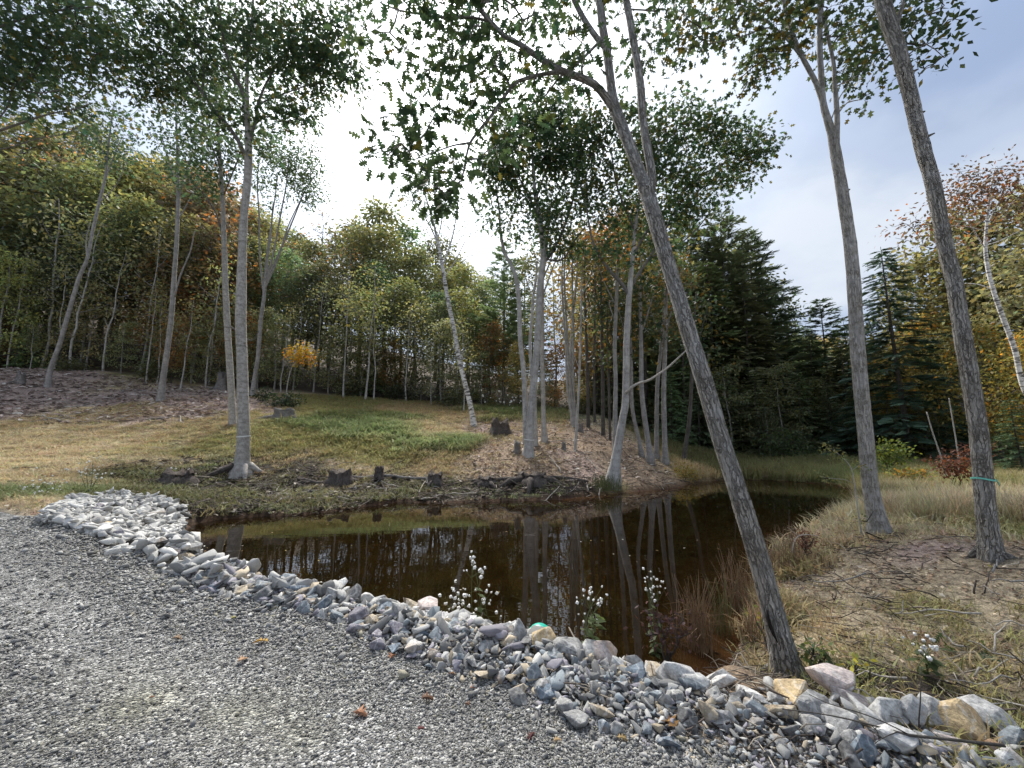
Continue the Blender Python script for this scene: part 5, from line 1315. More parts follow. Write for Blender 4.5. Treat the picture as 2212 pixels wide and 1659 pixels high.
BIG = [(1123,1380,36,50,'pointed','pale grey','pale grey pointed stone standing up left of the teal ball'),(1180,1394,52,46,'blocky','ochre','ochre and pink boulder right in front of the teal ball'),(1226,1411,66,44,'rounded','grey','rounded speckled grey boulder right of the ochre one'),
 (1299,1424,70,42,'blocky','pinkish','white boulder with a pinkish top on the bank crest'),(1250,1441,38,24,'blocky','white','pale block with a bluish top below the pinkish boulder'),(1341,1447,48,42,'pointed','white','whitish pointed boulder with a violet face on the crest'),(1368,1440,40,32,'long','pale grey','pale slanting stone next to the whitish pointed boulder'),
 (1429,1462,56,28,'blocky','tan','rough brown crusted stone on the crest before the dark water'),(1475,1470,60,55,'blocky','white','large pale boulder with a ragged front, left of a second slab'),(1510,1492,58,40,'blocky','pale grey','jagged pale stone leaning on the large ragged boulder'),(1556,1474,66,38,'flat','white','pale slab with a yellow tinge near the leaning oak foot'),
 (1092,1378,50,34,'blocky','grey','grey boulder behind the pale pointed stone'),(1045,1384,44,30,'flat','white','white flat stone below the big seed head plant'),(920,1322,46,34,'rounded','pinkish','domed pinkish grey stone on the crest left of the seed head plant'),(916,1349,34,14,'flat','ochre','flat orange stone under the domed pinkish one'),
 (791,1304,36,26,'pointed','pale grey','pale pointed stone on the crest midway along the bank'),(657,1281,32,22,'blocky','tan','tan block on the crest before the brown water'),(528,1253,34,18,'blocky','white','bright white block on the crest near the stone pile'),(218,1144,42,26,'blocky','ochre','largest orange tinged stone in the pile'),(171,1138,40,20,'blocky','tan','tan stone beside the largest orange tinged one in the pile'),
 (233,1126,30,14,'flat','rusty','flat orange stone lying on top in the pile'),(371,1198,28,20,'blocky','pinkish','reddish stone at the water edge of the pile'),(383,1212,26,20,'blocky','tan','tan stone right below the reddish one by the water'),(243,1162,34,22,'blocky','purple grey','purple grey lump in the middle of the pile'),
 (1811,1492,92,58,'blocky','pinkish','big boulder with pink patches below the leaning oak'),(1733,1512,86,52,'blocky','ochre','orange and white boulder just below the leaning oak trunk'),(1848,1528,70,55,'blocky','pinkish','tan faced boulder leaning on the one with pink patches'),(1776,1552,94,58,'blocky','grey','grey boulder with a white edge below the orange and white one'),
 (1932,1560,124,58,'long','pale grey','long pale blue grey boulder crossed by the thin fallen branch'),(1985,1545,74,46,'blocky','pale grey','pale boulder behind the upright dead twig'),(2046,1548,92,46,'flat','pale grey','broad pale slab right of the upright dead twig'),(2095,1586,136,72,'blocky','ochre','largest orange boulder in the corner under the fallen branch'),
 (2150,1562,116,52,'rounded','pale grey','grey white boulder behind the largest orange one'),(2196,1602,60,46,'flat','blue grey','pale blue slab at the edge right of the orange boulder'),(1952,1620,84,54,'blocky','white','greenish white boulder with a mossy underside'),(1876,1640,46,56,'long','slate blue','slate blue stone standing on edge at the bottom'),
 (1838,1578,92,50,'blocky','grey','grey white boulder under the thin branch'),(1846,1610,46,36,'rounded','grey','rounded olive grey stone above the slate blue one'),(2027,1638,50,36,'rounded','purple grey','rounded purple grey stone at the bottom edge'),(2070,1624,78,46,'blocky','pinkish','orange white stone below the largest orange boulder'),
 (2160,1626,52,28,'blocky','rusty','rusty brown stone with a dark hollow under it'),(2195,1652,70,36,'blocky','white','white stone in the bottom corner'),(2095,1648,36,30,'pointed','slate blue','small slate blue stone beside the purple grey one'),
 (1181,1508,38,30,'rounded','slate blue','rounded slate blue stone on the bank slope'),(1118,1515,40,28,'rounded','dark grey','dark grey stone left of the rounded slate blue one'),(1304,1484,42,24,'blocky','slate blue','blue block on the slope below the pinkish boulder'),(1338,1496,32,28,'rounded','slate blue','round blue stone touching the blue block'),(1245,1568,48,28,'blocky','grey','brownish grey stone at the bank foot'),
 (1308,1578,30,26,'blocky','slate blue','pale blue stone next to a round grey one at the bank foot'),(1334,1580,28,26,'rounded','grey','round grey stone next to the pale blue one at the bank foot'),(1536,1556,38,44,'blocky','tan','tan grey stone right of the large oak leaf'),(1600,1548,40,36,'blocky','tan','striped greenish tan stone two places right of the oak leaf'),(1572,1568,52,38,'long','grey','long striped grey stone leaning beside the tan ones'),
 (1500,1580,20,34,'long','dark grey','narrow dark stone between the oak leaf and the tan stone'),(1438,1530,32,40,'long','grey','long grey stone standing above the oak leaf'),(1156,1470,30,40,'blocky','blue grey','blue grey stone on the slope below the ochre boulder'),(985,1430,34,24,'flat','slate blue','blue slab on the slope below the seed head plant'),(455,1275,26,16,'blocky','slate blue','blue stone on the slope next to the pile')]
def hits(PX, PY):
    out = []
    for a, b in zip(PX, PY): out.append(hit(a, b))
    return np.array(out)
_cpx = np.array([c[0] for c in CREST]); _cw = np.array(CREST_W); _tpx = np.array([c[0] for c in TOE]); _tw = np.array(TOE_W)
for px, py, w, h, shp, c, lb in BIG:
    p = hit(px, py + h * .28)
    if 390 < px < 2150:
        cr_ = np.array([np.interp(px, _cpx, _cw[:, k]) for k in range(2)])
        if np.hypot(*p[:2]) > np.hypot(*cr_) * 1.06:
            q_ = G(px, py + h * .28, tz(*cr_) + .05); p = q_ if np.hypot(*q_[:2]) < np.hypot(*cr_) * 1.15 else np.array([cr_[0], cr_[1], tz(*cr_)])
    W = pxm(w, p) * 1.1 / math.sqrt(1 + (p[0] / (p[1] * CP + (p[2] - 2.1) * SP)) ** 2 * .7); H = pxm(h, p) * 1.1
    # a stone seen at a slope: part of its picture height is depth
    p = p + np.array([0, W * .18, H * .30 if h < w * 1.05 else H * .42])
    nom = {'flat': (1.25, .42), 'blocky': (1.05, .75), 'pointed': (.9, 1.1), 'rounded': (1.1, .72), 'long': (1.5, .5)}[shp]
    stone(shp, p, (W / nom[0] * 1.12, W / nom[0] * 1.0, H / nom[1] * 1.05), CO[c], lb, None, rng.uniform(-.35, .35), .1, 'boulder' if w > 44 and px > 1000 else 'stone', 'boulder' if w > 44 and px > 1000 else 'stone')
# the bank as a strip between its foot and its crest, in the place's own coordinates
def bank_pt(px, s):
    c = np.stack([np.interp(px, _cpx, _cw[:, k]) for k in range(2)], -1); t_ = np.stack([np.interp(px, _tpx, _tw[:, k]) for k in range(2)], -1)
    q = t_ + (c - t_) * s[:, None]
    return q[:, 0], q[:, 1]
PILE = np.array([hit(a, b)[:2] for a, b in [(80,1128),(105,1108),(150,1085),(230,1069),(330,1078),(405,1112),(392,1165),(430,1200),(480,1240),(420,1265),(330,1215),(200,1160),(100,1135)]])
def in_poly(poly, x, y):
    ins = np.zeros(len(x), bool)
    for i in range(len(poly)):
        a, b = poly[i], poly[(i + 1) % len(poly)]
        ins ^= ((a[1] > y) != (b[1] > y)) & (x < a[0] + (y - a[1]) * (b[0] - a[0]) / ((b[1] - a[1]) or 1e-9))
    return ins
def pile_pts(n):
    lo, hi = PILE.min(0), PILE.max(0); X = []; Yv = []
    while sum(map(len, X)) < n:
        x = rng.uniform(lo[0], hi[0], n * 3); y = rng.uniform(lo[1], hi[1], n * 3); k = in_poly(PILE, x, y); X.append(x[k]); Yv.append(y[k])
    return np.concatenate(X)[:n], np.concatenate(Yv)[:n]
def where(px):
    for lim, t_ in [(650, 'next to the pile'), (850, 'midway along'), (1050, 'left of the seed heads'), (1200, 'near the teal ball'), (1400, 'right of the teal ball'), (1600, 'near the oak leaf'), (1800, 'below the leaning oak')]:
        if px < lim: return t_
    return 'under the fallen branch'
GRP = 'loose stones of the bank along the pond'
def spaced(x, y, size):
    """largest first, drop stones that sit on one another"""
    keep = []
    for i in np.argsort(-size):
        if all((x[i] - x[j]) ** 2 + (y[i] - y[j]) ** 2 > (.42 * (size[i] + size[j])) ** 2 for j in keep): keep.append(i)
    return keep
placed_xy = []
x, y = pile_pts(150); sz_ = rng.uniform(.16, .34, 150); keep = spaced(x, y, sz_)[:80]
pz = terrain(x, y)
for i in keep:
    k = rng.random(); c = 'pale grey' if k < .62 else ('white' if k < .75 else ('grey' if k < .93 else 'purple grey'))
    shp = ('flat', 'flat', 'blocky', 'long')[int(rng.integers(0, 4))]
    d_ = math.hypot(x[i], y[i]); s_ = sz_[i] / 1.2 * min(1, (d_ / 9.2) ** 1.6)
    row = ('left ' if x[i] < -6.8 else 'right ') + ('back' if d_ > 10.0 else ('middle' if d_ > 8.8 else 'front'))
    stone(shp, (x[i], y[i], pz[i] + .05 + .05 * rng.random()), (s_, s_, s_ * rng.uniform(.8, 1.15)), CO[c], f'{c} {shp} stone at the {row} of the pile', GRP, None, .3)
def bank_stones(n, lo, hi, smin, smax, s_rng, want):
    px = rng.uniform(lo, hi, n); s = rng.uniform(*s_rng, n)
    x, y = bank_pt(px, s); sz_ = rng.uniform(smin, smax, n) * (.75 + .45 * np.clip(s, 0, 1))
    keep = spaced(x, y, sz_)[:want]; pz = terrain(x, y)
    for i in keep:
        k = rng.random()
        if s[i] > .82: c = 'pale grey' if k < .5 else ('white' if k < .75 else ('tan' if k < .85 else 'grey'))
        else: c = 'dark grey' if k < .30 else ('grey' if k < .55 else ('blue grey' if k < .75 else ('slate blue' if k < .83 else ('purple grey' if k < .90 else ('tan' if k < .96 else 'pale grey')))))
        shp = ('flat', 'blocky', 'long', 'blocky', 'rounded' if px[i] > 1000 else 'flat', 'pointed')[int(rng.integers(0, 6))]
        s_ = sz_[i] / 1.15
        part = 'bank crest' if s[i] > .82 else ('bank slope' if s[i] > .35 else 'bank foot')
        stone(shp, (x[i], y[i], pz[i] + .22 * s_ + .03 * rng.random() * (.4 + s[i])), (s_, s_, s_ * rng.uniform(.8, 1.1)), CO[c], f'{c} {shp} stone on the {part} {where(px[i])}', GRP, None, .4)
bank_stones(260, 380, 900, .12, .22, (.05, 1.08), 95)
bank_stones(190, 900, 1450, .085, .165, (.08, 1.05), 75)
bank_stones(90, 1450, 2100, .08, .15, (.35, 1.0), 28)
# the rest of the stones, too many to single out
RV = [rock_raw(600 + i, *d) for i, d in enumerate([(1.3, .9, .45), (1.2, .8, .5), (1.0, .85, .7), (1.5, .65, .45), (1.1, .9, .6), (1.3, .9, .35)])]
n = 6500
px = np.concatenate([rng.uniform(380, 2210, n - 1500), rng.uniform(900, 1700, 1500)]); s = rng.beta(1.4, 1.2, n) * 1.16 + .02
x, y = bank_pt(px, s); r_d = np.hypot(x, y)
sz_ = rng.lognormal(-2.82, .38, n) * (.7 + .5 * np.clip(s, 0, 1)) * np.clip(r_d / 3.6, .55, 1.3) * np.where(px > 1450, .75, 1.0)
keepm = ~((px > 1180) & (s > .74) & (rng.random(n) < .9)) & ~((px > 1500) & (rng.random(n) < .5))
z = terrain(x, y) + sz_ * .2 + .05 * rng.random(n) * np.clip(np.sin(np.clip(s, 0, 1) * 2.6), 0, 1)
px, s, x, y, z, sz_ = px[keepm], s[keepm], x[keepm], y[keepm], z[keepm], sz_[keepm]
xp, yp = pile_pts(1600); sp_ = rng.uniform(.07, .22, 1600); zp = terrain(xp, yp) + sp_ * .2 + .08 * rng.random(1600)
X = np.concatenate([x, xp]); Yv = np.concatenate([y, yp]); Z = np.concatenate([z, zp]); S = np.concatenate([sz_, sp_]); N = len(X)
pal = np.array([CO['dark grey'], CO['grey'], CO['blue grey'], CO['grey'], CO['purple grey'], CO['dark grey'], CO['tan'], CO['pale grey']]); pal2 = np.array([CO['pale grey'], CO['pale grey'], CO['grey'], CO['white'], CO['pale grey']])
tint = pal[rng.integers(0, len(pal), N)]
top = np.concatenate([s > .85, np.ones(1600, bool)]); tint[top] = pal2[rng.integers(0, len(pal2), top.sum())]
tint = tint * rng.uniform(.7, 1.25, (N, 1))
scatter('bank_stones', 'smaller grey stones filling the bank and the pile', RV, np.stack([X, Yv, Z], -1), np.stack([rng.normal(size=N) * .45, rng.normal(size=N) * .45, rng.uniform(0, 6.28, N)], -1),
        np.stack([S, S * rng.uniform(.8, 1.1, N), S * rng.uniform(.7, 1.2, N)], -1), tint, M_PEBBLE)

# gravel of the drive
def road_z(x, y):
    yt = np.interp(x, _toe[:, 0], _toe[:, 1]) + .12; lane = y - yt
    rt = np.exp(-((lane + 1.15 + .15 * vnoise(x, y, .5)) / .28) ** 2) + np.exp(-((lane + 2.7 + .15 * vnoise(x, y, .5)) / .3) ** 2)
    return terrain(x, y) + .006 - .025 * rt + .012 * vnoise(x, y, 2.5), rt, lane
GV = [rock_raw(700 + i, *d, n=9, bev=0) for i, d in enumerate([(1.2, .9, .6), (1.3, .8, .5), (1, .9, .75), (1.4, .75, .5), (1.1, 1, .55)])]
n = 330000
x, y = polar(n, 1.5, 11, -62, 50, .8)
k = (road_sd(x, y) < .25 + .3 * vnoise(x, y, 3))
z, rt, lane = road_z(x, y); mud = np.clip((.35 + .65 * rt) * (-.25 + 2.4 * fbm(x, y, .9, 3)) * (1 - sstep(2.6, 4.2, np.hypot(x, y))), 0, 1)
k &= rng.random(n) > .72 * mud
k &= rng.random(n) < .62 + .38 * sstep(-.9, -.2, lane) - .25 * rt + .6 * vnoise(x, y, 1.6)
x, y, z, lane = x[k], y[k], z[k], lane[k]; n = len(x)
S = rng.lognormal(-5.0, .5, n) * (.95 + .6 * sstep(-.9, -.1, lane)) * np.clip(np.hypot(x, y) / 2.8, .85, 2.0)
tint = np.array([(.20, .196, .185), (.26, .255, .24), (.135, .132, .126), (.35, .342, .32), (.20, .20, .20), (.23, .215, .165), (.50, .49, .46)])[rng.choice(7, n, p=[.26, .22, .2, .14, .09, .05, .04])] * rng.uniform(.75, 1.25, (n, 1))
scatter('gravel', 'loose grey gravel covering the drive', GV, np.stack([x, y, z + S * .25], -1), np.stack([rng.normal(size=n) * .3, rng.normal(size=n) * .3, rng.uniform(0, 6.28, n)], -1), np.repeat(S[:, None], 3, 1), tint, M_PEBBLE)
# pebbles and grit between the stones of the bank
n = 16000
px = rng.uniform(900, 2212, n); s = rng.uniform(-.1, 1.0, n); x, y = bank_pt(px, s); S = rng.lognormal(-4.1, .4, n)
tint = np.array([(.16, .155, .15), (.24, .24, .235), (.12, .115, .11), (.34, .33, .32), (.2, .18, .15)])[rng.integers(0, 5, n)] * rng.uniform(.7, 1.25, (n, 1))
scatter('grit', 'fine grey grit between the bank stones', GV, np.stack([x, y, terrain(x, y) + S * .1], -1), np.stack([rng.normal(size=n) * .4, rng.normal(size=n) * .4, rng.uniform(0, 6.28, n)], -1), np.repeat(S[:, None], 3, 1), tint, M_PEBBLE)

# ------------------------------------------------------------------ grass, litter, twigs
def tuft(seed, nb, spread, lean, w):
    r_ = np.random.default_rng(seed); V = []; F = []
    for b in range(nb):
        a = r_.uniform(0, 6.283); o_ = np.array([math.cos(a), math.sin(a), 0]) * spread * math.sqrt(r_.random())
        ld = r_.uniform(0, 6.283); l_ = lean * r_.uniform(.3, 1.3); h = r_.uniform(.5, 1.1)
        d = np.array([math.cos(ld), math.sin(ld), 0]); sd = np.array([-d[1], d[0], 0]) * w * r_.uniform(.7, 1.3)
        m_ = o_ + d * l_ * .35 + np.array([0, 0, h * .6]); t_ = o_ + d * l_ + np.array([0, 0, h * (1 - .25 * l_)])
        i = len(V); V += [o_ - sd, o_ + sd, m_ + sd * .7, m_ - sd * .7, t_]; F += [[i, i + 1, i + 2, i + 3], [i + 3, i + 2, i + 4]]
    return V, F
TU = [tuft(800 + i, 12, .55, .6, .028) for i in range(5)]
TT = [tuft(820 + i, 14, .28, .42, .012) for i in range(5)]
def grow(name, label, n, rmin, rmax, az0, az1, variants, pick, hscale, wscale, power=1.0):
    x, y = polar(n, rmin, rmax, az0, az1, power)
    C, D, H, Gc = zone_at(x, y)
    r_d = np.hypot(x, y)
    ok = (rng.random(n) < D * (.6 + 1.2 * (vnoise(x, y, 1.4) + .4))) & (pond_sd(x, y) > .05) & (road_sd(x, y) > .25) & pick(x, y, H) & ~in_poly(PILE, x, y) & (near_bank(x, y) > 1.35)
    x, y, H, Gc, r_d = x[ok], y[ok], H[ok], Gc[ok], r_d[ok]; n = len(x)
    h = H * rng.uniform(.55, 1.3, n) * hscale; w = h * wscale * rng.uniform(.8, 1.3, n) * (1 + .05 * r_d)
    tint = Gc * rng.uniform(.65, 1.35, (n, 1)) * (1 + .15 * rng.normal(size=(n, 3)) * .5)
    return scatter(name, label, variants, np.stack([x, y, terrain(x, y) - .01], -1), np.stack([rng.normal(size=n) * .12, rng.normal(size=n) * .12, rng.uniform(0, 6.28, n)], -1), np.stack([w, w, h], -1), tint, M_BLADE)
grow('meadow_grass', 'straw coloured and green meadow grass', 110000, 4, 33, -66, 8, TU, lambda x, y, H: H < .3, 1.0, 1.3, .62)
grow('bank_grass', 'short dry grass on the bare bank by the oaks', 20000, 2.2, 14, 15, 66, TU, lambda x, y, H: H < .32, .75, 1.5, .9)
grow('tall_grass', 'tall dry grass and sedge round the marsh end of the pond', 60000, 4.5, 34, 8, 66, TT, lambda x, y, H: H >= .31, 1.15, .75, .7)
# fallen leaf flakes
FL = [(np.array([(-.5, 0, .04), (-.1, .3, .10), (.5, .05, 0), (0, -.28, .06)]), [[0, 1, 2, 3]]), (np.array([(-.5, .05, 0), (0, .22, .14), (.5, 0, .05), (.1, -.3, .02)]), [[0, 1, 2], [0, 2, 3]])]
n = 100000
x, y = polar(n, 2.2, 33, -66, 66, .75)
C, D, H, Gc = zone_at(x, y); bare = 1 - np.clip(D, 0, 1)
ok = (rng.random(n) < .12 + .75 * bare ** 1.5) & (pond_sd(x, y) > .0) & (road_sd(x, y) > .15) & ~in_poly(PILE, x, y) & (near_bank(x, y) > 1.2)
x, y, C = x[ok], y[ok], C[ok]; n = len(x); r_d = np.hypot(x, y)
lp = np.array([(.22, .15, .105), (.31, .23, .155), (.14, .095, .07), (.44, .36, .26), (.22, .15, .09), (.20, .165, .125), (.58, .51, .41), (.085, .065, .055)])
tint = lp[rng.choice(8, n, p=[.22, .22, .14, .13, .08, .10, .04, .07])] * (.55 + .45 * C.sum(1, keepdims=True) / .4) * rng.uniform(.7, 1.3, (n, 1))
S = rng.uniform(.02, .075, n) * np.clip(r_d / 7, .65, 2.2)
scatter('leaf_litter', 'brown fallen leaves and chips strewn over the bare ground', FL, np.stack([x, y, terrain(x, y) + .012], -1), np.stack([rng.normal(size=n) * .35, rng.normal(size=n) * .35, rng.uniform(0, 6.28, n)], -1), np.repeat(S[:, None], 3, 1), tint, M_LITTER)
TWV = []
for i in range(4):
    V_, Q_, B_ = tube_geo([(np.array([(-.5, 0, 0), (-.1, .06 * (i - 1.5), .02), (.25, .03 * (1.5 - i), .04), (.5, .08 * (i - 2), .01)]), [.018, .016, .012, .005], 4, 0)]); TWV.append((V_, [list(q_) for q_ in Q_]))
n = 26000
x, y = polar(n, 2.2, 31, -66, 66, .7)
C, D, H, Gc = zone_at(x, y); mudd = C.sum(1) < .22
edge = (pond_sd(x, y) < 1.6)
ok = (rng.random(n) < np.where(edge | mudd, .6, .16) * (1.1 - np.clip(D, 0, .9))) & (pond_sd(x, y) > -.1) & (road_sd(x, y) > .2) & ~in_poly(PILE, x, y)
x, y = x[ok], y[ok]; n = len(x); r_d = np.hypot(x, y)
tint = np.array([(.30, .26, .21), (.12, .095, .08), (.06, .05, .045), (.42, .37, .30), (.18, .15, .12)])[rng.choice(5, n, p=[.22, .28, .25, .1, .15])] * rng.uniform(.7, 1.25, (n, 1))
S = rng.uniform(.12, .5, n) * np.clip(r_d / 8, .7, 2.0)
scatter('twig_litter', 'broken twigs strewn over the banks', TWV, np.stack([x, y, terrain(x, y) + .025], -1), np.stack([rng.normal(size=n) * .25, rng.normal(size=n) * .25, rng.uniform(0, 6.28, n)], -1), np.repeat(S[:, None], 3, 1), tint, M_LITTER)
# brush left lying on the cleared slope at the left and under the trees of the far bank
for nm_, lb_, poly_, n_, sc_ in [('brush', 'dry broken brush covering the cleared slope', [(-60,800),(60,798),(200,806),(330,822),(480,840),(500,868),(470,905),(380,905),(250,912),(100,915),(-60,905)], 9000, 1.0), ('brush', 'dry leaves and broken brush on the far bank under the oaks', [(1020,900),(1200,895),(1330,920),(1460,985),(1480,1025),(1400,1045),(1250,1045),(1100,1045),(1000,1020),(1030,950)], 6000, .5), ('shore_debris', 'dark roots, sticks and rotten wood along the far shore', [(230,1010),(400,985),(560,1015),(760,1025),(960,1035),(1100,1045),(1280,1045),(1290,1062),(1050,1080),(850,1082),(700,1104),(560,1112),(430,1118),(400,1090),(260,1060)], 8000, .62)]:
    pl_ = np.array([hit(*q)[:2] for q in poly_]); lo, hi = pl_.min(0), pl_.max(0)
    x = rng.uniform(lo[0], hi[0], n_ * 4); y = rng.uniform(lo[1], hi[1], n_ * 4); ok = in_poly(pl_, x, y) & (vnoise(x, y, .9) + .3 * rng.normal(size=len(x)) > -.22) & (pond_sd(x, y) > .1)
    x, y = x[ok][:n_], y[ok][:n_]; n = len(x); S = np.minimum(rng.lognormal(-1.2, .5, n), .5) * sc_
    tint = np.array([(.54, .46, .41), (.30, .23, .20), (.17, .13, .115), (.66, .60, .53), (.40, .31, .27)])[rng.choice(5, n, p=[.22, .28, .2, .12, .18])] * rng.uniform(.7, 1.25, (n, 1))
    if nm_ == 'shore_debris': tint = np.array([(.075, .06, .05), (.045, .036, .032), (.13, .105, .09), (.36, .32, .27), (.10, .10, .05)])[rng.choice(5, n, p=[.3, .3, .2, .10, .1])] * rng.uniform(.7, 1.25, (n, 1))
    scatter(nm_, lb_, TWV + FL, np.stack([x, y, terrain(x, y) + .02 + .06 * rng.random(n) * (vnoise(x, y, .7) + .5)], -1), np.stack([rng.normal(size=n) * .3, rng.normal(size=n) * .3, rng.uniform(0, 6.28, n)], -1), np.stack([S, S * .8, S * .8], -1), tint, M_LITTER)
# specks floating on the pond
n = 420
x = rng.uniform(POND[:, 0].min(), POND[:, 0].max(), n * 3); y = rng.uniform(POND[:, 1].min(), POND[:, 1].max(), n * 3); ok = (pond_sd(x, y) < -.1) & (vnoise(x, y, .8) + .2 * rng.normal(size=len(x)) - .25 * np.minimum(1, -pond_sd(x, y)) > -.05); x, y = x[ok][:n], y[ok][:n]; n = len(x)
S = rng.uniform(.015, .06, n)
scatter('floating_leaves', 'small pale leaves floating on the dark pond', FL, np.stack([x, y, np.full(n, .004)], -1), np.stack([rng.normal(size=n) * .05, rng.normal(size=n) * .05, rng.uniform(0, 6.28, n)], -1), np.stack([S, S, S * .3], -1),
        np.array([(.45, .40, .32), (.30, .20, .10), (.6, .57, .5), (.35, .28, .12)])[rng.integers(0, 4, n)], M_LITTER)

# ------------------------------------------------------------------ sticks, logs and stumps
STG = 'broken sticks lying on the ground'
def stick(p, L_, ang, rad, mat, label, group=STG, lift=.03, curve=.12, name='stick', pitch=0.0, fork=False):
    d = np.array([math.cos(ang), math.sin(ang), math.tan(pitch)]); q = np.linspace(-.5, .5, 6)
    nrm_ = np.array([-d[1], d[0], 0]); c1, c2 = rng.normal() * curve, rng.normal() * curve
    pts = np.array([p + d * L_ * t_ + nrm_ * L_ * (c1 * (.25 - t_ * t_) + c2 * t_ * (.25 - t_ * t_) * 2) for t_ in q])
    if pitch == 0: pts[:, 2] = terrain(pts[:, 0], pts[:, 1], True) + lift + np.abs(rng.normal(size=6)) * .03
    rr = rad * np.linspace(1.0, .45, 6)
    pths = [(pts, rr, 6, .06)]
    o = link(name, tube_mesh(name, pths, mat, True, p), None, None, p); tag(o, label, name.replace('_', ' ') if name != 'stick' else 'stick', group)
    if fork:
        a = pts[3]; e = a + (d * .6 + nrm_ * .5) * L_ * .35 + np.array([0, 0, .05 * L_])
        link('side_twig', tube_mesh('side_twig', [(np.array([a, (a + e) / 2 + [0, 0, .03 * L_], e]) - p, [rr[3] * .6, rr[3] * .45, rr[3] * .2], 5, 0)], mat, True), o)
    return o
for a, b, n_, Lr, rad, spot in [((560, 700), (1040, 1080), 10, (.5, 1.5), .018, 'on the shore below the great oak'), ((700, 960), (1040, 1078), 18, (.5, 1.6), .02, 'on the far shore among the stumps'), ((960, 1300), (1030, 1075), 14, (.5, 1.6), .018, 'on the shore below the twin oak'),
                                ((1180, 1440), (930, 1020), 10, (.8, 2.2), .02, 'on the leaf covered bank'), ((20, 440), (830, 915), 16, (.8, 2.6), .035, 'on the brush covered slope'), ((1740, 2200), (1230, 1440), 16, (.2, .6), .008, 'on the bare bank between the oaks'), ((1740, 2200), (1440, 1540), 10, (.15, .45), .006, 'in the litter behind the boulders')]:
    for _ in range(n_):
        p = hit(rng.uniform(*a), rng.uniform(*b)); k = rng.random()
        m_, w_ = (M_DEAD, 'pale bare') if k < .5 else ((M_GREY, 'grey') if k < .75 else (M_STUMP, 'dark rotten'))
        L_ = rng.uniform(*Lr); sz_w = 'short' if L_ < Lr[0] + (Lr[1] - Lr[0]) * .4 else 'long'
        fk = rng.random() < .35
        stick(p, L_, rng.uniform(0, 3.14), rad * rng.uniform(.6, 1.3), m_, f'{sz_w} {w_} {"forked " if fk else ""}stick {spot}', fork=fk)
def px_branch(name, label, ctrl, Y, mat, cat, sub=()):
    pp, rr = wpath(ctrl, Y, .06)
    o = link(name, tube_mesh(name, [(pp, rr, 7, .06)], mat, True, pp[0]), None, None, pp[0]); tag(o, label, cat)
    for s_ in sub:
        sp_, sr_ = wpath(s_, Y, .06); link('side_twig', tube_mesh('side_twig', [(sp_ - pp[0], sr_, 5, 0)], mat, True), o)
    return o
px_branch('fallen_branch', 'long dark fallen branch lying over the corner boulders', [(2170,1611,11,2.05),(2100,1603,9.5,2.07),(2020,1594,8.5,2.1),(1965,1588,8,2.12),(1900,1571,5,2.18),(1830,1553,4,2.25),(1760,1540,3,2.3),(1690,1532,2,2.34)], 2.1, M_TWIG, 'branch',
          [[(1965,1588,4,2.12),(1910,1560,3.5,2.16),(1850,1537,3,2.22),(1790,1520,2.4,2.3),(1748,1500,1.6,2.36)],[(1940,1580,3,2.14),(1905,1595,2.5,2.12),(1888,1608,2,2.1)],[(1880,1565,3,2.2),(1895,1580,2.5,2.18),(1898,1597,2,2.16)],[(2030,1595,3,2.1),(2012,1580,2,2.12),(2000,1572,1.4,2.14)]])
px_branch('dead_twig', 'thin dark dead twig standing upright among the corner boulders', [(1986,1585,5,2.3),(1985,1555,4.4,2.3),(1988,1520,3.4,2.3),(1989,1485,2.8,2.3),(1991,1440,1.6,2.3)], 2.3, M_TWIG, 'twig', [[(1985,1560,2.4,2.3),(1990,1572,2,2.3),(1994,1580,1.6,2.3)]])
px_branch('dead_branch', 'arched white twig at the water edge before the grass side oak', [(1711,1195,2.6,5.6),(1714,1175,2.6,5.6),(1724,1158,2.4,5.6),(1745,1155,2.2,5.6),(1768,1157,1.6,5.6)], 5.6, M_DEAD, 'twig', [[(1724,1158,1.6,5.6),(1712,1148,1.2,5.6),(1700,1138,1,5.6)]])
px_branch('dead_branch', 'long pale bare stick slanting over the litter at the right hand edge', [(2060,1452,3,2.9),(2075,1478,3.6,2.85),(2110,1500,4,2.8),(2160,1513,5,2.7),(2225,1528,6,2.6)], 2.8, M_DEAD, 'stick')
px_branch('dead_branch', 'pale curved stick lying behind the corner boulders', [(2095,1535,3,2.6),(2115,1524,4,2.62),(2150,1520,4,2.64),(2190,1518,3.5,2.66)], 2.6, M_GREY, 'stick')
px_branch('dead_branch', 'mossy grey stick right of the leaning oak foot', [(1775,1457,3,3.1),(1800,1462,4,3.1),(1830,1466,4.5,3.1),(1885,1472,4,3.1)], 3.1, M_GREY, 'stick')
px_branch('dead_branch', 'bent pale twig before the leaning oak, tip in the grass', [(1716,1405,1.6,3.3),(1728,1424,2.2,3.3),(1744,1443,2.6,3.3)], 3.3, M_DEAD, 'stick')
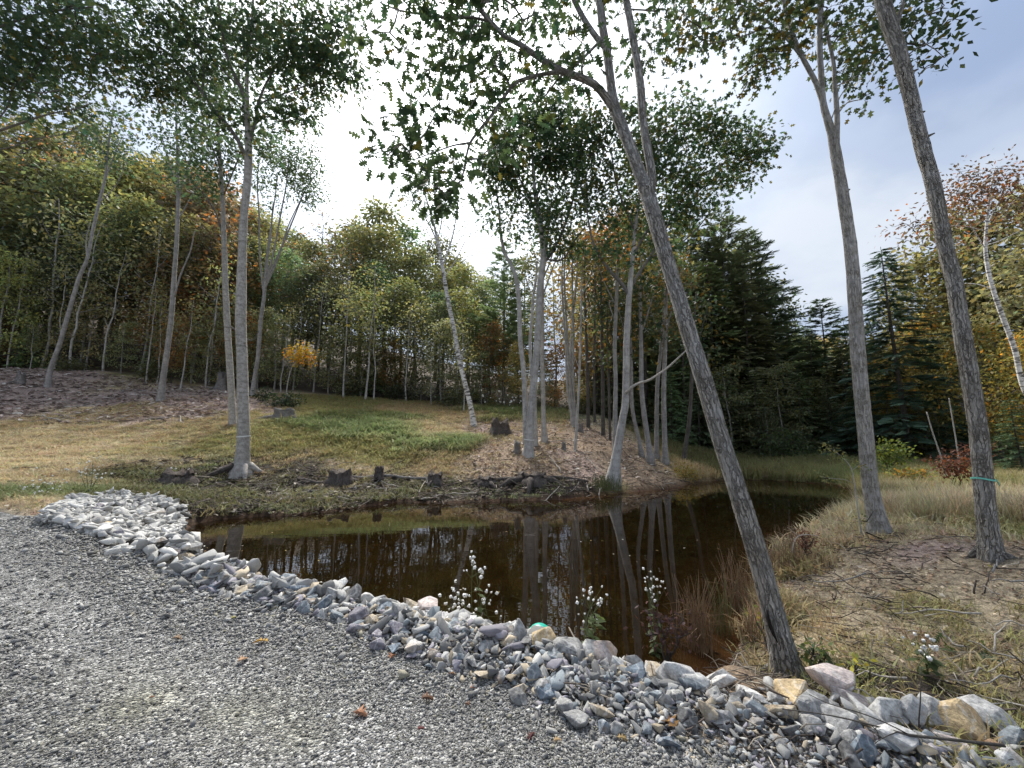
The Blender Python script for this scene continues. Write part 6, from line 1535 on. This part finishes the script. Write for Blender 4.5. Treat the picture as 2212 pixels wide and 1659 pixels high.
def stump(px, py, w, h, Y, label, jag=.3, mat=None, roots=3, seed=0, tilt=0):
    p = P(px, py, Y); p[2] = tz(p[0], p[1]); R = pxm(w, p) / 2; H = pxm(h, p); r_ = np.random.default_rng(900 + seed)
    ns = 18; k = 6; V = []; F = []
    for i in range(k):
        f = i / (k - 1)
        for j in range(ns):
            a = j * 6.2832 / ns; rr = R * (1.35 - .45 * min(f * 2, 1)) * (1 + .16 * math.sin(3 * a + seed) + .10 * r_.normal() * .6)
            zz = H * f * (1 + (jag * r_.normal() if i == k - 1 else 0)) - (.15 if i == 0 else 0)
            V.append((rr * math.cos(a) + tilt * f * H, rr * math.sin(a), zz))
    for i in range(k - 1):
        for j in range(ns): F.append((i * ns + j, i * ns + (j + 1) % ns, (i + 1) * ns + (j + 1) % ns, (i + 1) * ns + j))
    V.append((tilt * H, 0, H * .75)); F += [((k - 1) * ns + j, (k - 1) * ns + (j + 1) % ns, len(V) - 1) for j in range(ns)]
    root = empty('tree_stump', p, label, 'stump')
    V = np.array(V)
    me = mesh_np('trunk', V, sum([list(f) for f in F], []), [len(f) for f in F], mat or M_STUMP, {'bk': ('FLOAT_VECTOR', V.astype(np.float32))})
    link('trunk', me, root)
    for q in range(roots):
        a = q * 6.28 / roots + r_.uniform(0, 1.5); d = np.array([math.cos(a), math.sin(a), 0]); L_ = R * r_.uniform(1.6, 3)
        e = p + d * L_; e[2] = tz(e[0], e[1]) - .03
        link('root', tube_mesh('root', [(np.array([d * R * .7 + [0, 0, H * .25], d * L_ * .6 + [0, 0, max(H * .1, .02)], e - p]), [R * .3, R * .22, R * .06], 7, .12)], mat or M_STUMP, True), root)
M_STUMP2 = bark_mat('weathered_stump', (.25, .23, .21), (.10, .09, .085), .8, 1, .4, .1)
stump(612, 914, 40, 22, 21, 'flat cut dark stump in the grass right of the two tall oaks', .08, M_STUMP2, 4, 1)
stump(478, 834, 17, 36, 29, 'upright grey stump at the wood edge behind the two tall oaks', .1, M_STUMP2, 2, 2)
stump(735, 1071, 46, 24, 14.0, 'wide rotten black stump with a ragged top at the water edge', .16, None, 5, 3)
stump(818, 1068, 19, 26, 14.2, 'narrow dark post like stump right of the wide rotten one', .08, None, 3, 4)
stump(940, 1073, 32, 22, 14.2, 'split black stump with spread roots at the far shore', .18, None, 5, 5)
stump(383, 1003, 58, 20, 13.0, 'low dark stump overgrown with weeds left of the great oak', .3, None, 4, 6)
stump(1117, 982, 14, 22, 16.5, 'small grey stump left of the twin stemmed oak foot', .2, M_STUMP2, 2, 7)
stump(1078, 922, 40, 26, 20, 'round brown stump with a dark hollow between birch and twin stemmed oak', .25, None, 3, 8)
stump(40, 852, 14, 22, 26, 'small grey stump on the brush slope by the left hand edge', .2, M_STUMP2, 2, 9)
stump(1218, 975, 9, 16, 17.5, 'little cut stump in the red leaves by the sapling', .1, M_STUMP2, 0, 10)
stump(1255, 930, 10, 18, 21, 'thin cut stump right of the birch clump', .1, M_STUMP2, 0, 11)
stump(1150, 1064, 66, 13, 14.3, 'broad black root mass at the waterline below the twin stemmed oak', .25, None, 6, 12)
stump(1050, 1064, 40, 14, 14.3, 'black root lump at the far shore left of the broad root mass', .25, None, 4, 13)
for ctrl, Y, lb, mt in [([(748,1052,7),(800,1048,8),(870,1046,8),(935,1050,7)],14.4,'grey log lying along the far shore between two stumps',M_STUMP2),([(1020,1072,8),(1090,1068,9),(1180,1070,9),(1270,1066,7)],14.4,'black sunken log along the waterline below the twin stemmed oak',M_STUMP),([(640,1078,7),(700,1076,9),(760,1080,8)],13.9,'black log half in the water near the wide rotten stump',M_STUMP),
                        ([(836,938,2),(845,972,3),(850,1010,3)],15,'',None)][:3]:
    pp, rr = wpath(ctrl, Y, .2); pp[:, 2] = np.maximum(terrain(pp[:, 0], pp[:, 1]), 0) + rr * .7
    tag(link('log', tube_mesh('log', [(pp - pp[0], rr, 10, .12)], mt, True), None, None, pp[0]), lb, 'log')
for ctrl, Y, lb in [([(1368/1,1,1)],1,'')][:0]: pass
px_branch('dead_branch', 'pale snag standing up from the split black stump', [(933,1090,3.4,13.9),(929,1060,3.4,13.9),(921,1035,3,13.9),(918,1024,2,13.9)], 13.9, M_DEAD, 'snag')

# ------------------------------------------------------------------ smaller plants
M_STEM = flat_mat('green_stem', (.10, .115, .05), .7, .2)
M_FLUFF = flat_mat('white_seed_fluff', (.80, .79, .76), .9, .1, .1, 60)
def puff(r_, c, rad, n=10):
    V = []; F = []
    for k in range(n):
        d = r_.normal(size=3); d /= np.linalg.norm(d); s_ = np.cross(d, r_.normal(size=3)); s_ /= np.linalg.norm(s_) + 1e-9; t_ = np.cross(d, s_)
        i = len(V); o_ = c + d * rad * .45
        V += [o_ + s_ * rad * .5, o_ + t_ * rad * .5, o_ - s_ * rad * .5, o_ - t_ * rad * .5, c + d * rad]
        F += [[i, i + 1, i + 4], [i + 1, i + 2, i + 4], [i + 2, i + 3, i + 4], [i + 3, i, i + 4]]
    return V, F
def seed_plant(label, base, tops, Y, pr=.02, heads=7, spread=.06, seed=1, leaves=True):
    r_ = np.random.default_rng(1200 + seed); b = P(base[0], base[1], Y); b[2] = max(tz(b[0], b[1]), -.05)
    root = empty('wildflower', b, label, 'plant'); sub = []
    for px, py in tops:
        t_ = P(px, py, Y + r_.normal() * .06); q = np.linspace(0, 1, 7)[:, None]
        pts = b + (t_ - b) * q + np.array([.06, .03, 0]) * np.sin(q * 3.14) * r_.normal(); pts[0] = b + np.array([r_.normal() * .02, r_.normal() * .02, -.03])
        pts[-1] = t_
        link('stem', tube_mesh('stem', [(pts - b, np.linspace(.004, .0022, 7) * max(Y / 4.5, 1), 5, 0)], M_STEM), root)
        V = []; F = []; br_ = []
        for k in range(heads):
            c = t_ + r_.normal(size=3) * spread * np.array([1, 1, 1.1]); br_.append((np.array([pts[5], (pts[5] + c) / 2, c]) - b, [.0018, .0015, .001], 3, 0))
            v_, f_ = puff(r_, c - b, pr * r_.uniform(.45, 1.05)); F += [[i + len(V) for i in ff] for ff in f_]; V += v_
        link('side_stems', tube_mesh('side_stems', br_, M_STEM), root)['kind'] = 'stuff'
        me = mesh_np('seed_heads', V, sum(F, []), [len(f) for f in F], M_FLUFF); link('seed_heads', me, root)['kind'] = 'stuff'
        if leaves:
            n_ = 9; pos = np.array([pts[0] + (pts[-1] - pts[0]) * f for f in r_.uniform(.1, .8, n_)]); d = r_.normal(size=(n_, 3)); d[:, 2] = -.2
            sub.append((pos, d, np.tile([[0, 0, 1.]], (n_, 1)) + r_.normal(size=(n_, 3)) * .2, r_.uniform(.05, .11, n_), np.ones((n_, 3))))
    if sub: link('leaves', leaf_mesh('leaves', SIMPLE, *[np.concatenate([s_[k] for s_ in sub]) for k in range(5)], None, b), root, (.09, .12, .05))['kind'] = 'stuff'
seed_plant('tall white seed head plant behind the domed stone, before the pond', (1035, 1385), [(1022,1215),(1030,1245),(988,1282),(1000,1300),(975,1305),(1012,1330),(1050,1290),(1040,1320)], 3.9, .024, 8, .06, 1)
seed_plant('seed head plant with creamy tufts right of the teal ball', (1274, 1420), [(1285,1290),(1268,1298),(1262,1328),(1292,1305)], 3.0, .016, 6, .035, 2)
seed_plant('white seed head plant standing in the pond edge near the reeds', (1418, 1425), [(1410,1243),(1402,1262),(1420,1275),(1408,1290)], 4.0, .017, 7, .045, 3)
seed_plant('white tufted plant behind the stone pile', (190, 1075), [(200,1000),(185,1020),(215,1025),(170,1015),(205,1040)], 9.6, .028, 9, .14, 4)
seed_plant('broad clump of small white flowers left of the stone pile', (85, 1080), [(70,1050),(90,1045),(110,1055),(60,1065),(100,1068),(120,1070)], 9.0, .026, 10, .13, 5)
seed_plant('low white fluffy plant on the dark shore left of the great oak', (382, 1048), [(372,1028),(388,1025),(395,1038),(368,1040)], 13.5, .05, 7, .13, 6)
seed_plant('small white fluffy plant lying in the grass of the right hand bank', (2000, 1425), [(1975,1382),(1998,1385),(2010,1402),(1990,1395)], 3.0, .022, 4, .03, 7)
seed_plant('pale flower clump at the crest behind the twin stemmed oak', (1085, 895), [(1060,880),(1080,878),(1100,880),(1118,884)], 27, .09, 9, .5, 8, False)

M_REED = flat_mat('dry_reed', (.25, .17, .105), .8, .15, .35, 8)
M_REEDG = flat_mat('green_reed', (.13, .14, .06), .8, .15, .3, 8)
def reeds(label, px, py, w, h, Y, n, mat, seed):
    r_ = np.random.default_rng(1300 + seed); b = P(px, py, Y); b[2] = max(tz(b[0], b[1]), -.03); W = pxm(w, b) / 2; H = pxm(h, b); pths = []
    for k in range(n):
        o_ = np.array([r_.normal() * W * .55, r_.normal() * W * .5, 0]); hh = H * r_.uniform(.5, 1.1); l_ = r_.normal(size=2) * .14 * hh; q = np.linspace(0, 1, 5)[:, None]
        pts = o_ + np.concatenate([l_[None] * q ** 2 + r_.normal(size=(5, 2)) * .008, hh * q], 1)
        if r_.random() < .2: pts[3:] += np.array([l_[0], l_[1], -hh * .25]) * np.array([[.6], [1.8]])
        pths.append((pts, np.linspace(.0035, .0016, 5) * max(1, Y / 5), 3, 0))
    root = empty('reed_clump', b, label, 'reeds'); link('stalks', tube_mesh('stalks', pths, mat), root)['kind'] = 'stuff'
reeds('dense clump of dead brown reeds standing in the pond left of the leaning oak', 1508, 1395, 62, 150, 4.1, 120, M_REED, 1)
reeds('dead reed clump right behind the leaning oak trunk', 1600, 1335, 60, 125, 4.9, 110, M_REED, 2)
reeds('thin green reeds between the dead clump and the leaning oak', 1562, 1372, 60, 120, 4.4, 40, M_REEDG, 3)
reeds('sparse brown reeds at the shore right of the leaning oak', 1690, 1225, 70, 90, 5.8, 80, M_REED, 4)
reeds('tall thin dry reeds before the twig with red seed heads', 1725, 1195, 50, 70, 6.2, 50, M_REED, 5)
reeds('short dead reeds at the very foot of the leaning oak', 1630, 1395, 50, 70, 4.0, 60, M_REED, 6)
reeds('olive rushes at the water edge below the curved oak', 1310, 1062, 60, 32, 14.2, 160, M_REEDG, 7)

def shrub(name, label, px, base, rx, ry, Y, n, tint, cat='shrub', leaf=SIMPLE, ls=.09, per=8, sp=.12, seed=1, flat=.4, stem=None, brown=0.0, top=None):
    r_ = np.random.default_rng(1400 + seed); b = P(px, base, Y); b[2] = max(tz(b[0], b[1]), 0.0); cy = top if top else base - ry
    root = empty(name, b, label, cat)
    nodes = []
    pths = []
    for k in range(4):
        e = ell(px, cy, rx * .6, ry * .6, Y, .2, 1, r_)[0]; q = np.linspace(0, 1, 6)[:, None]; pts = b + (e - b) * q + r_.normal(size=(6, 3)) * .02; pts[0] = b - [0, 0, .05]; pths.append((pts, np.linspace(.012, .004, 6), 4, 0)); nodes += [(p, .006) for p in pts[1:]]
    if stem:
        sp_, sr_ = wpath(stem, Y, .1); sp_[0, 2] = b[2] - .05; pths = [(sp_, sr_, 7, .03)]; nodes = list(zip(sp_[len(sp_) // 2:], sr_[len(sp_) // 2:]))
    tw = colonize(nodes, ell(px, cy, rx, ry, Y, pxm((rx + ry) / 2, b) * .7, n, r_), r_, .2, .1)
    link('stems' if not stem else 'trunk', tube_mesh('stems', pths + [(p, r, 3, 0) for p, r, l in tw], M_TWIG if not stem else M_PALE, False, b), root)['kind'] = 'stuff'
    ends = np.array([p[-1] for p, r, l in tw]); pos, d, nr, sz, tn = spray_leaves(ends, per, sp, ls, r_, .25, flat, .25, brown)
    link('leaves', leaf_mesh('leaves', leaf, pos, d, nr, sz, tn, None, b), root, tint)['kind'] = 'stuff'
    return root
shrub('sapling', 'little sapling with a bright yellow orange crown on a bent bare stem in the meadow', 650, 853, 30, 26, 27.5, 70, (.55, .36, .05), 'sapling', SIMPLE, .2, 10, .26, 1, .4, [(618,855,3),(622,825,2.8),(628,800,2.6),(636,785,2.2),(645,772,2)], .15, 765)
shrub('shrub', 'red leaved shrub left of the teal ribbon oak', 2060, 1022, 40, 16, 11, 70, (.17, .065, .04), 'shrub', SIMPLE, .10, 9, .16, 2, .8)
shrub('shrub', 'second red shrub low behind the teal ribbon oak', 2100, 990, 30, 14, 12, 44, (.15, .06, .04), 'shrub', SIMPLE, .10, 9, .16, 3, .8)
shrub('shrub', 'yellow green leafy patch in the marsh left of the teal ribbon oak', 1962, 1042, 46, 13, 13, 90, (.24, .22, .07), 'shrub', SIMPLE, .11, 9, .14, 4, .5, None, .25)
shrub('shrub', 'bright yellow green shrub right of the grass side oak', 1915, 1010, 36, 28, 16, 90, (.17, .21, .05), 'shrub', SIMPLE, .14, 9, .2, 5, .6)
shrub('shrub', 'dark green bush beyond the marsh left of the grass side oak', 1690, 1005, 50, 40, 24, 100, (.06, .085, .035), 'shrub', SIMPLE, .2, 10, .3, 6, .5)
shrub('shrub', 'bush of dry red brown seed heads at the shore before the grass side oak', 1738, 1190, 20, 22, 5.9, 40, (.24, .11, .085), 'shrub', SIMPLE, .035, 7, .05, 7, .2)
shrub('shrub', 'straggling leafy weed at the foot of the leaning oak beside the water', 1665, 1390, 34, 40, 3.7, 16, (.24, .22, .07), 'weed', SIMPLE, .05, 4, .07, 8, .4)
shrub('shrub', 'dark leafy weed overhanging the pond left of the reeds', 1440, 1400, 60, 50, 3.9, 34, (.09, .05, .055), 'weed', SIMPLE, .05, 5, .07, 9, .3)
shrub('shrub', 'brush heap of cut green boughs in the meadow below the yellow sapling', 615, 885, 36, 18, 24, 60, (.05, .07, .04), 'brush', SIMPLE, .2, 8, .25, 10, .3)
shrub('shrub', 'small dark evergreen seedling left of the brush heap', 567, 868, 16, 14, 25, 24, (.035, .05, .03), 'seedling', SIMPLE, .18, 8, .2, 11, .3)
shrub('shrub', 'green fern tuft on the right hand bank near the edge', 2110, 1440, 24, 14, 3.2, 20, (.09, .13, .06), 'fern', SPRAY, .10, 4, .05, 12, .6)
shrub('shrub', 'yellow leaved seedling in the litter right of the leaning oak', 1845, 1447, 12, 8, 3.0, 7, (.42, .38, .08), 'seedling', SIMPLE, .05, 4, .03, 13, .6)
shrub('shrub', 'yellow green seedling beside the thick ridged oak foot', 2152, 1258, 14, 12, 4.2, 12, (.30, .27, .06), 'seedling', SIMPLE, .06, 5, .04, 14, .5)
shrub('shrub', 'leafy green weed at the foot of the leaning oak on the bank side', 1765, 1425, 26, 14, 3.2, 20, (.11, .14, .06), 'weed', SIMPLE, .05, 5, .04, 15, .5)
shrub('shrub', 'low golden bush at the marsh corner behind the leaning oak', 1480, 1035, 26, 14, 17, 40, (.26, .20, .06), 'shrub', SIMPLE, .12, 8, .18, 16, .5)
for k, (px, py, rx, ry, Y, c) in enumerate([(1150,880,40,18,29,HO),(1260,885,40,20,30,OG),(980,868,30,16,29,HO),(330,805,30,14,30,OG),(150,792,40,14,30,HO),(870,850,40,18,31,DG),(760,838,30,16,31,HO),(480,815,30,16,31,OG),(1770,985,50,30,29,HM),(1850,990,40,30,28,DG)]):
    shrub('shrub', ['low green undergrowth behind the twin stemmed oak','olive undergrowth right of the birch clump','undergrowth at the foot of the white birch','olive brush behind the mottled tree','undergrowth behind the thin leaning tree','dark undergrowth behind the green meadow patch','undergrowth right of the yellow sapling','olive brush between the two tall oaks','dark undergrowth in the shadowy gap behind the marsh','dark bush left of the grass side oak foot'][k], px, py + 14, rx, ry, Y, 70, c, 'undergrowth', SIMPLE, .22, 9, .3, 30 + k, .6)
# thin sapling by the grass side oak
rt_, _ = build_tree('sapling', 'thin bending sapling with a few curled leaves just left of the grass side oak', 'sapling', [(1862,1160,4.5),(1856,1120,4),(1850,1078,3.6),(1845,1040,3.2),(1838,1010,2.8),(1822,990,2.2),(1800,972,1.4)], 6.3,
    [[(1846,1046,2),(1826,1036,1.6),(1800,1034,1.2),(1778,1030,1)],[(1850,1072,2),(1868,1085,1.8),(1886,1105,1.6)],[(1840,1016,1.6),(1856,1005,1.2)]], [(1792,972,16,10,5,6.3,.1),(1815,990,14,8,3,6.3,.1),(1790,1032,16,6,3,6.3,.1),(1855,1004,6,6,2,6.3,.1),(1866,1125,6,10,2,6.3,.1)], (.22,.23,.10), SIMPLE, .05, 4, .05, 70, M_PALE, M_TWIG, 8, .02, seg=.15)
for k, (pts, Y, lb) in enumerate([([(2045,1033,5),(2032,985,4),(2015,935,3.6),(2002,890,3)],14,'pale leaning dead stem left of the red shrub'),([(2075,1030,4.5),(2068,970,4),(2060,920,3.4),(2050,860,2.6)],14.5,'second pale stem crossing behind the red shrub')]):
    px_branch('leaning_snag', lb, pts, Y, M_PALE, 'stem')

# ------------------------------------------------------------------ teal ball in the water, single fallen leaves
bm = bmesh.new(); bmesh.ops.create_uvsphere(bm, u_segments=32, v_segments=20, radius=1)
for v_ in bm.verts: v_.co.z *= .86
me = bpy.data.meshes.new('ball'); bm.to_mesh(me); bm.free(); me.polygons.foreach_set('use_smooth', np.ones(len(me.polygons), bool)); me.materials.append(flat_mat('teal_plastic', (.03, .42, .31), .35, .5, .06, 8))
bp = P(1166, 1372, 3.95); o = link('ball', me, None, None, bp); rb_ = pxm(52, bp) / 2; o.scale = (rb_, rb_, rb_); tag(o, 'teal rounded ball showing above the crest stones at the pond edge', 'ball')
OAKF = _lobed([(.12, .02), (.2, .05), (.27, .30), (.36, .08), (.47, .42), (.56, .09), (.70, .36), (.74, .08), (.88, .16)])
def fallen(px, py, w, c, label, rz, seed, lift=.015):
    p = hit(px, py); L_ = pxm(w, p) * 1.15; v_, f_ = OAKF; r_ = np.random.default_rng(seed)
    v_ = v_.copy(); v_[:, 2] = .14 * np.sin(v_[:, 0] * 3.1) + .25 * np.abs(v_[:, 1]) + r_.normal(size=len(v_)) * .03; v_[:, 0] -= .5
    k = len(v_); V = np.concatenate([v_, v_ - [0, 0, .012]]); F = [f_[0], [i + k for i in reversed(f_[0])]] + [[i, i + k, (i + 1) % k + k, (i + 1) % k] for i in range(k)]
    me = mesh_np('blade', V, sum(F, []), [len(f) for f in F], M_LEAF, {'tint': ('FLOAT_COLOR', np.concatenate([np.clip(1 + r_.normal(size=(2 * k, 1)) * .15, .6, 1.5) * np.ones((1, 3)), np.ones((2 * k, 1))], 1))})
    root = empty('fallen_leaf', p + [0, 0, lift], label, 'leaf'); root.scale = (L_, L_, L_); root.rotation_euler = (r_.normal() * .15, r_.normal() * .15 + .1, rz)
    link('blade', me, root, c)
    link('stalk', tube_mesh('stalk', [(np.array([(-.78, .03, .05), (-.6, .01, .03), (-.3, 0, .08), (.1, 0, .13), (.45, 0, .03)]), [.012, .012, .011, .009, .004], 5, 0)], M_DEAD), root)
for a in [(1446,1572,50,(.50,.30,.13),'large tan oak leaf with pointed lobes on the gravel before the bank',2.0,1),(777,1549,32,(.45,.24,.14),'tan oak leaf lying on the muddy track',-.3,2),(562,1392,26,(.58,.38,.08),'yellow leaf on the gravel drive',.4,3),(523,1432,24,(.55,.36,.22),'pinkish tan leaf in the wheel rut',1.2,4),(921,1516,28,(.20,.11,.07),'dark brown leaf on the gravel right of the tan one',.2,5),
          (846,1424,22,(.42,.22,.13),'brown leaf standing at the bank foot',1.5,6),(502,1340,14,(.45,.42,.16),'pale yellow leaf on the drive near the bank',.8,7),(325,1514,12,(.24,.12,.07),'small brown leaf left on the drive',.3,8),(380,1385,20,(.30,.20,.12),'brown leaf on the drive left of the yellow one',.1,9),(1203,1608,20,(.52,.38,.22),'curled tan leaf at the bank foot below the grey stone',.1,10),(1345,1605,26,(.48,.36,.18),'curled tan leaf left of the large oak leaf',-.2,11),
          (908,1583,18,(.16,.05,.05),'dark red leaf on the drive',.5,12),(1010,1528,16,(.20,.10,.06),'reddish brown leaf near the bank foot',2.4,13),(1148,1600,24,(.13,.05,.05),'dark wine red leaf at the bank foot',1.0,14),(1022,1493,16,(.36,.16,.09),'orange brown leaf on the bank foot near the seed heads',.3,15),(976,1462,16,(.50,.30,.15),'light orange leaf on the slope below the seed heads',2.8,16),(1585,1590,18,(.20,.12,.08),'brown leaf between the tan stones',.3,17),(1790,1390,22,(.5,.36,.2),'tan leaf on the litter right of the leaning oak',.4,18),(1960,1280,24,(.5,.42,.28),'pale leaf on the bare bank between the right hand oaks',1.4,19)]:
    fallen(*a)

# labels that several things share are told apart by their order from left to right, where there are few enough of them
by = {}
for o in COL.objects:
    if o.parent is None and 'label' in o and 'group' in o: by.setdefault(o['label'], []).append(o)
ORD = ['leftmost', 'second from left', 'third from left', 'fourth from left', 'fifth from left', 'sixth from left', 'seventh from left', 'eighth from left', 'ninth from left', 'tenth from left', 'eleventh from left', 'twelfth from left', 'thirteenth from left', 'fourteenth from left', 'fifteenth from left', 'sixteenth from left', 'seventeenth from left', 'eighteenth from left', 'nineteenth from left', 'twentieth from left']
def scr(o):
    v_ = np.array(o.location) - CAM; return v_[0] / max(v_[1] * CP + v_[2] * SP, .1)
for lb, os_ in by.items():
    if 1 < len(os_) <= 20:
        os_.sort(key=scr)
        for k, o in enumerate(os_):
            o['label'] = lb + ', ' + (ORD[k] if k < len(os_) - 1 or k == 0 else 'rightmost')
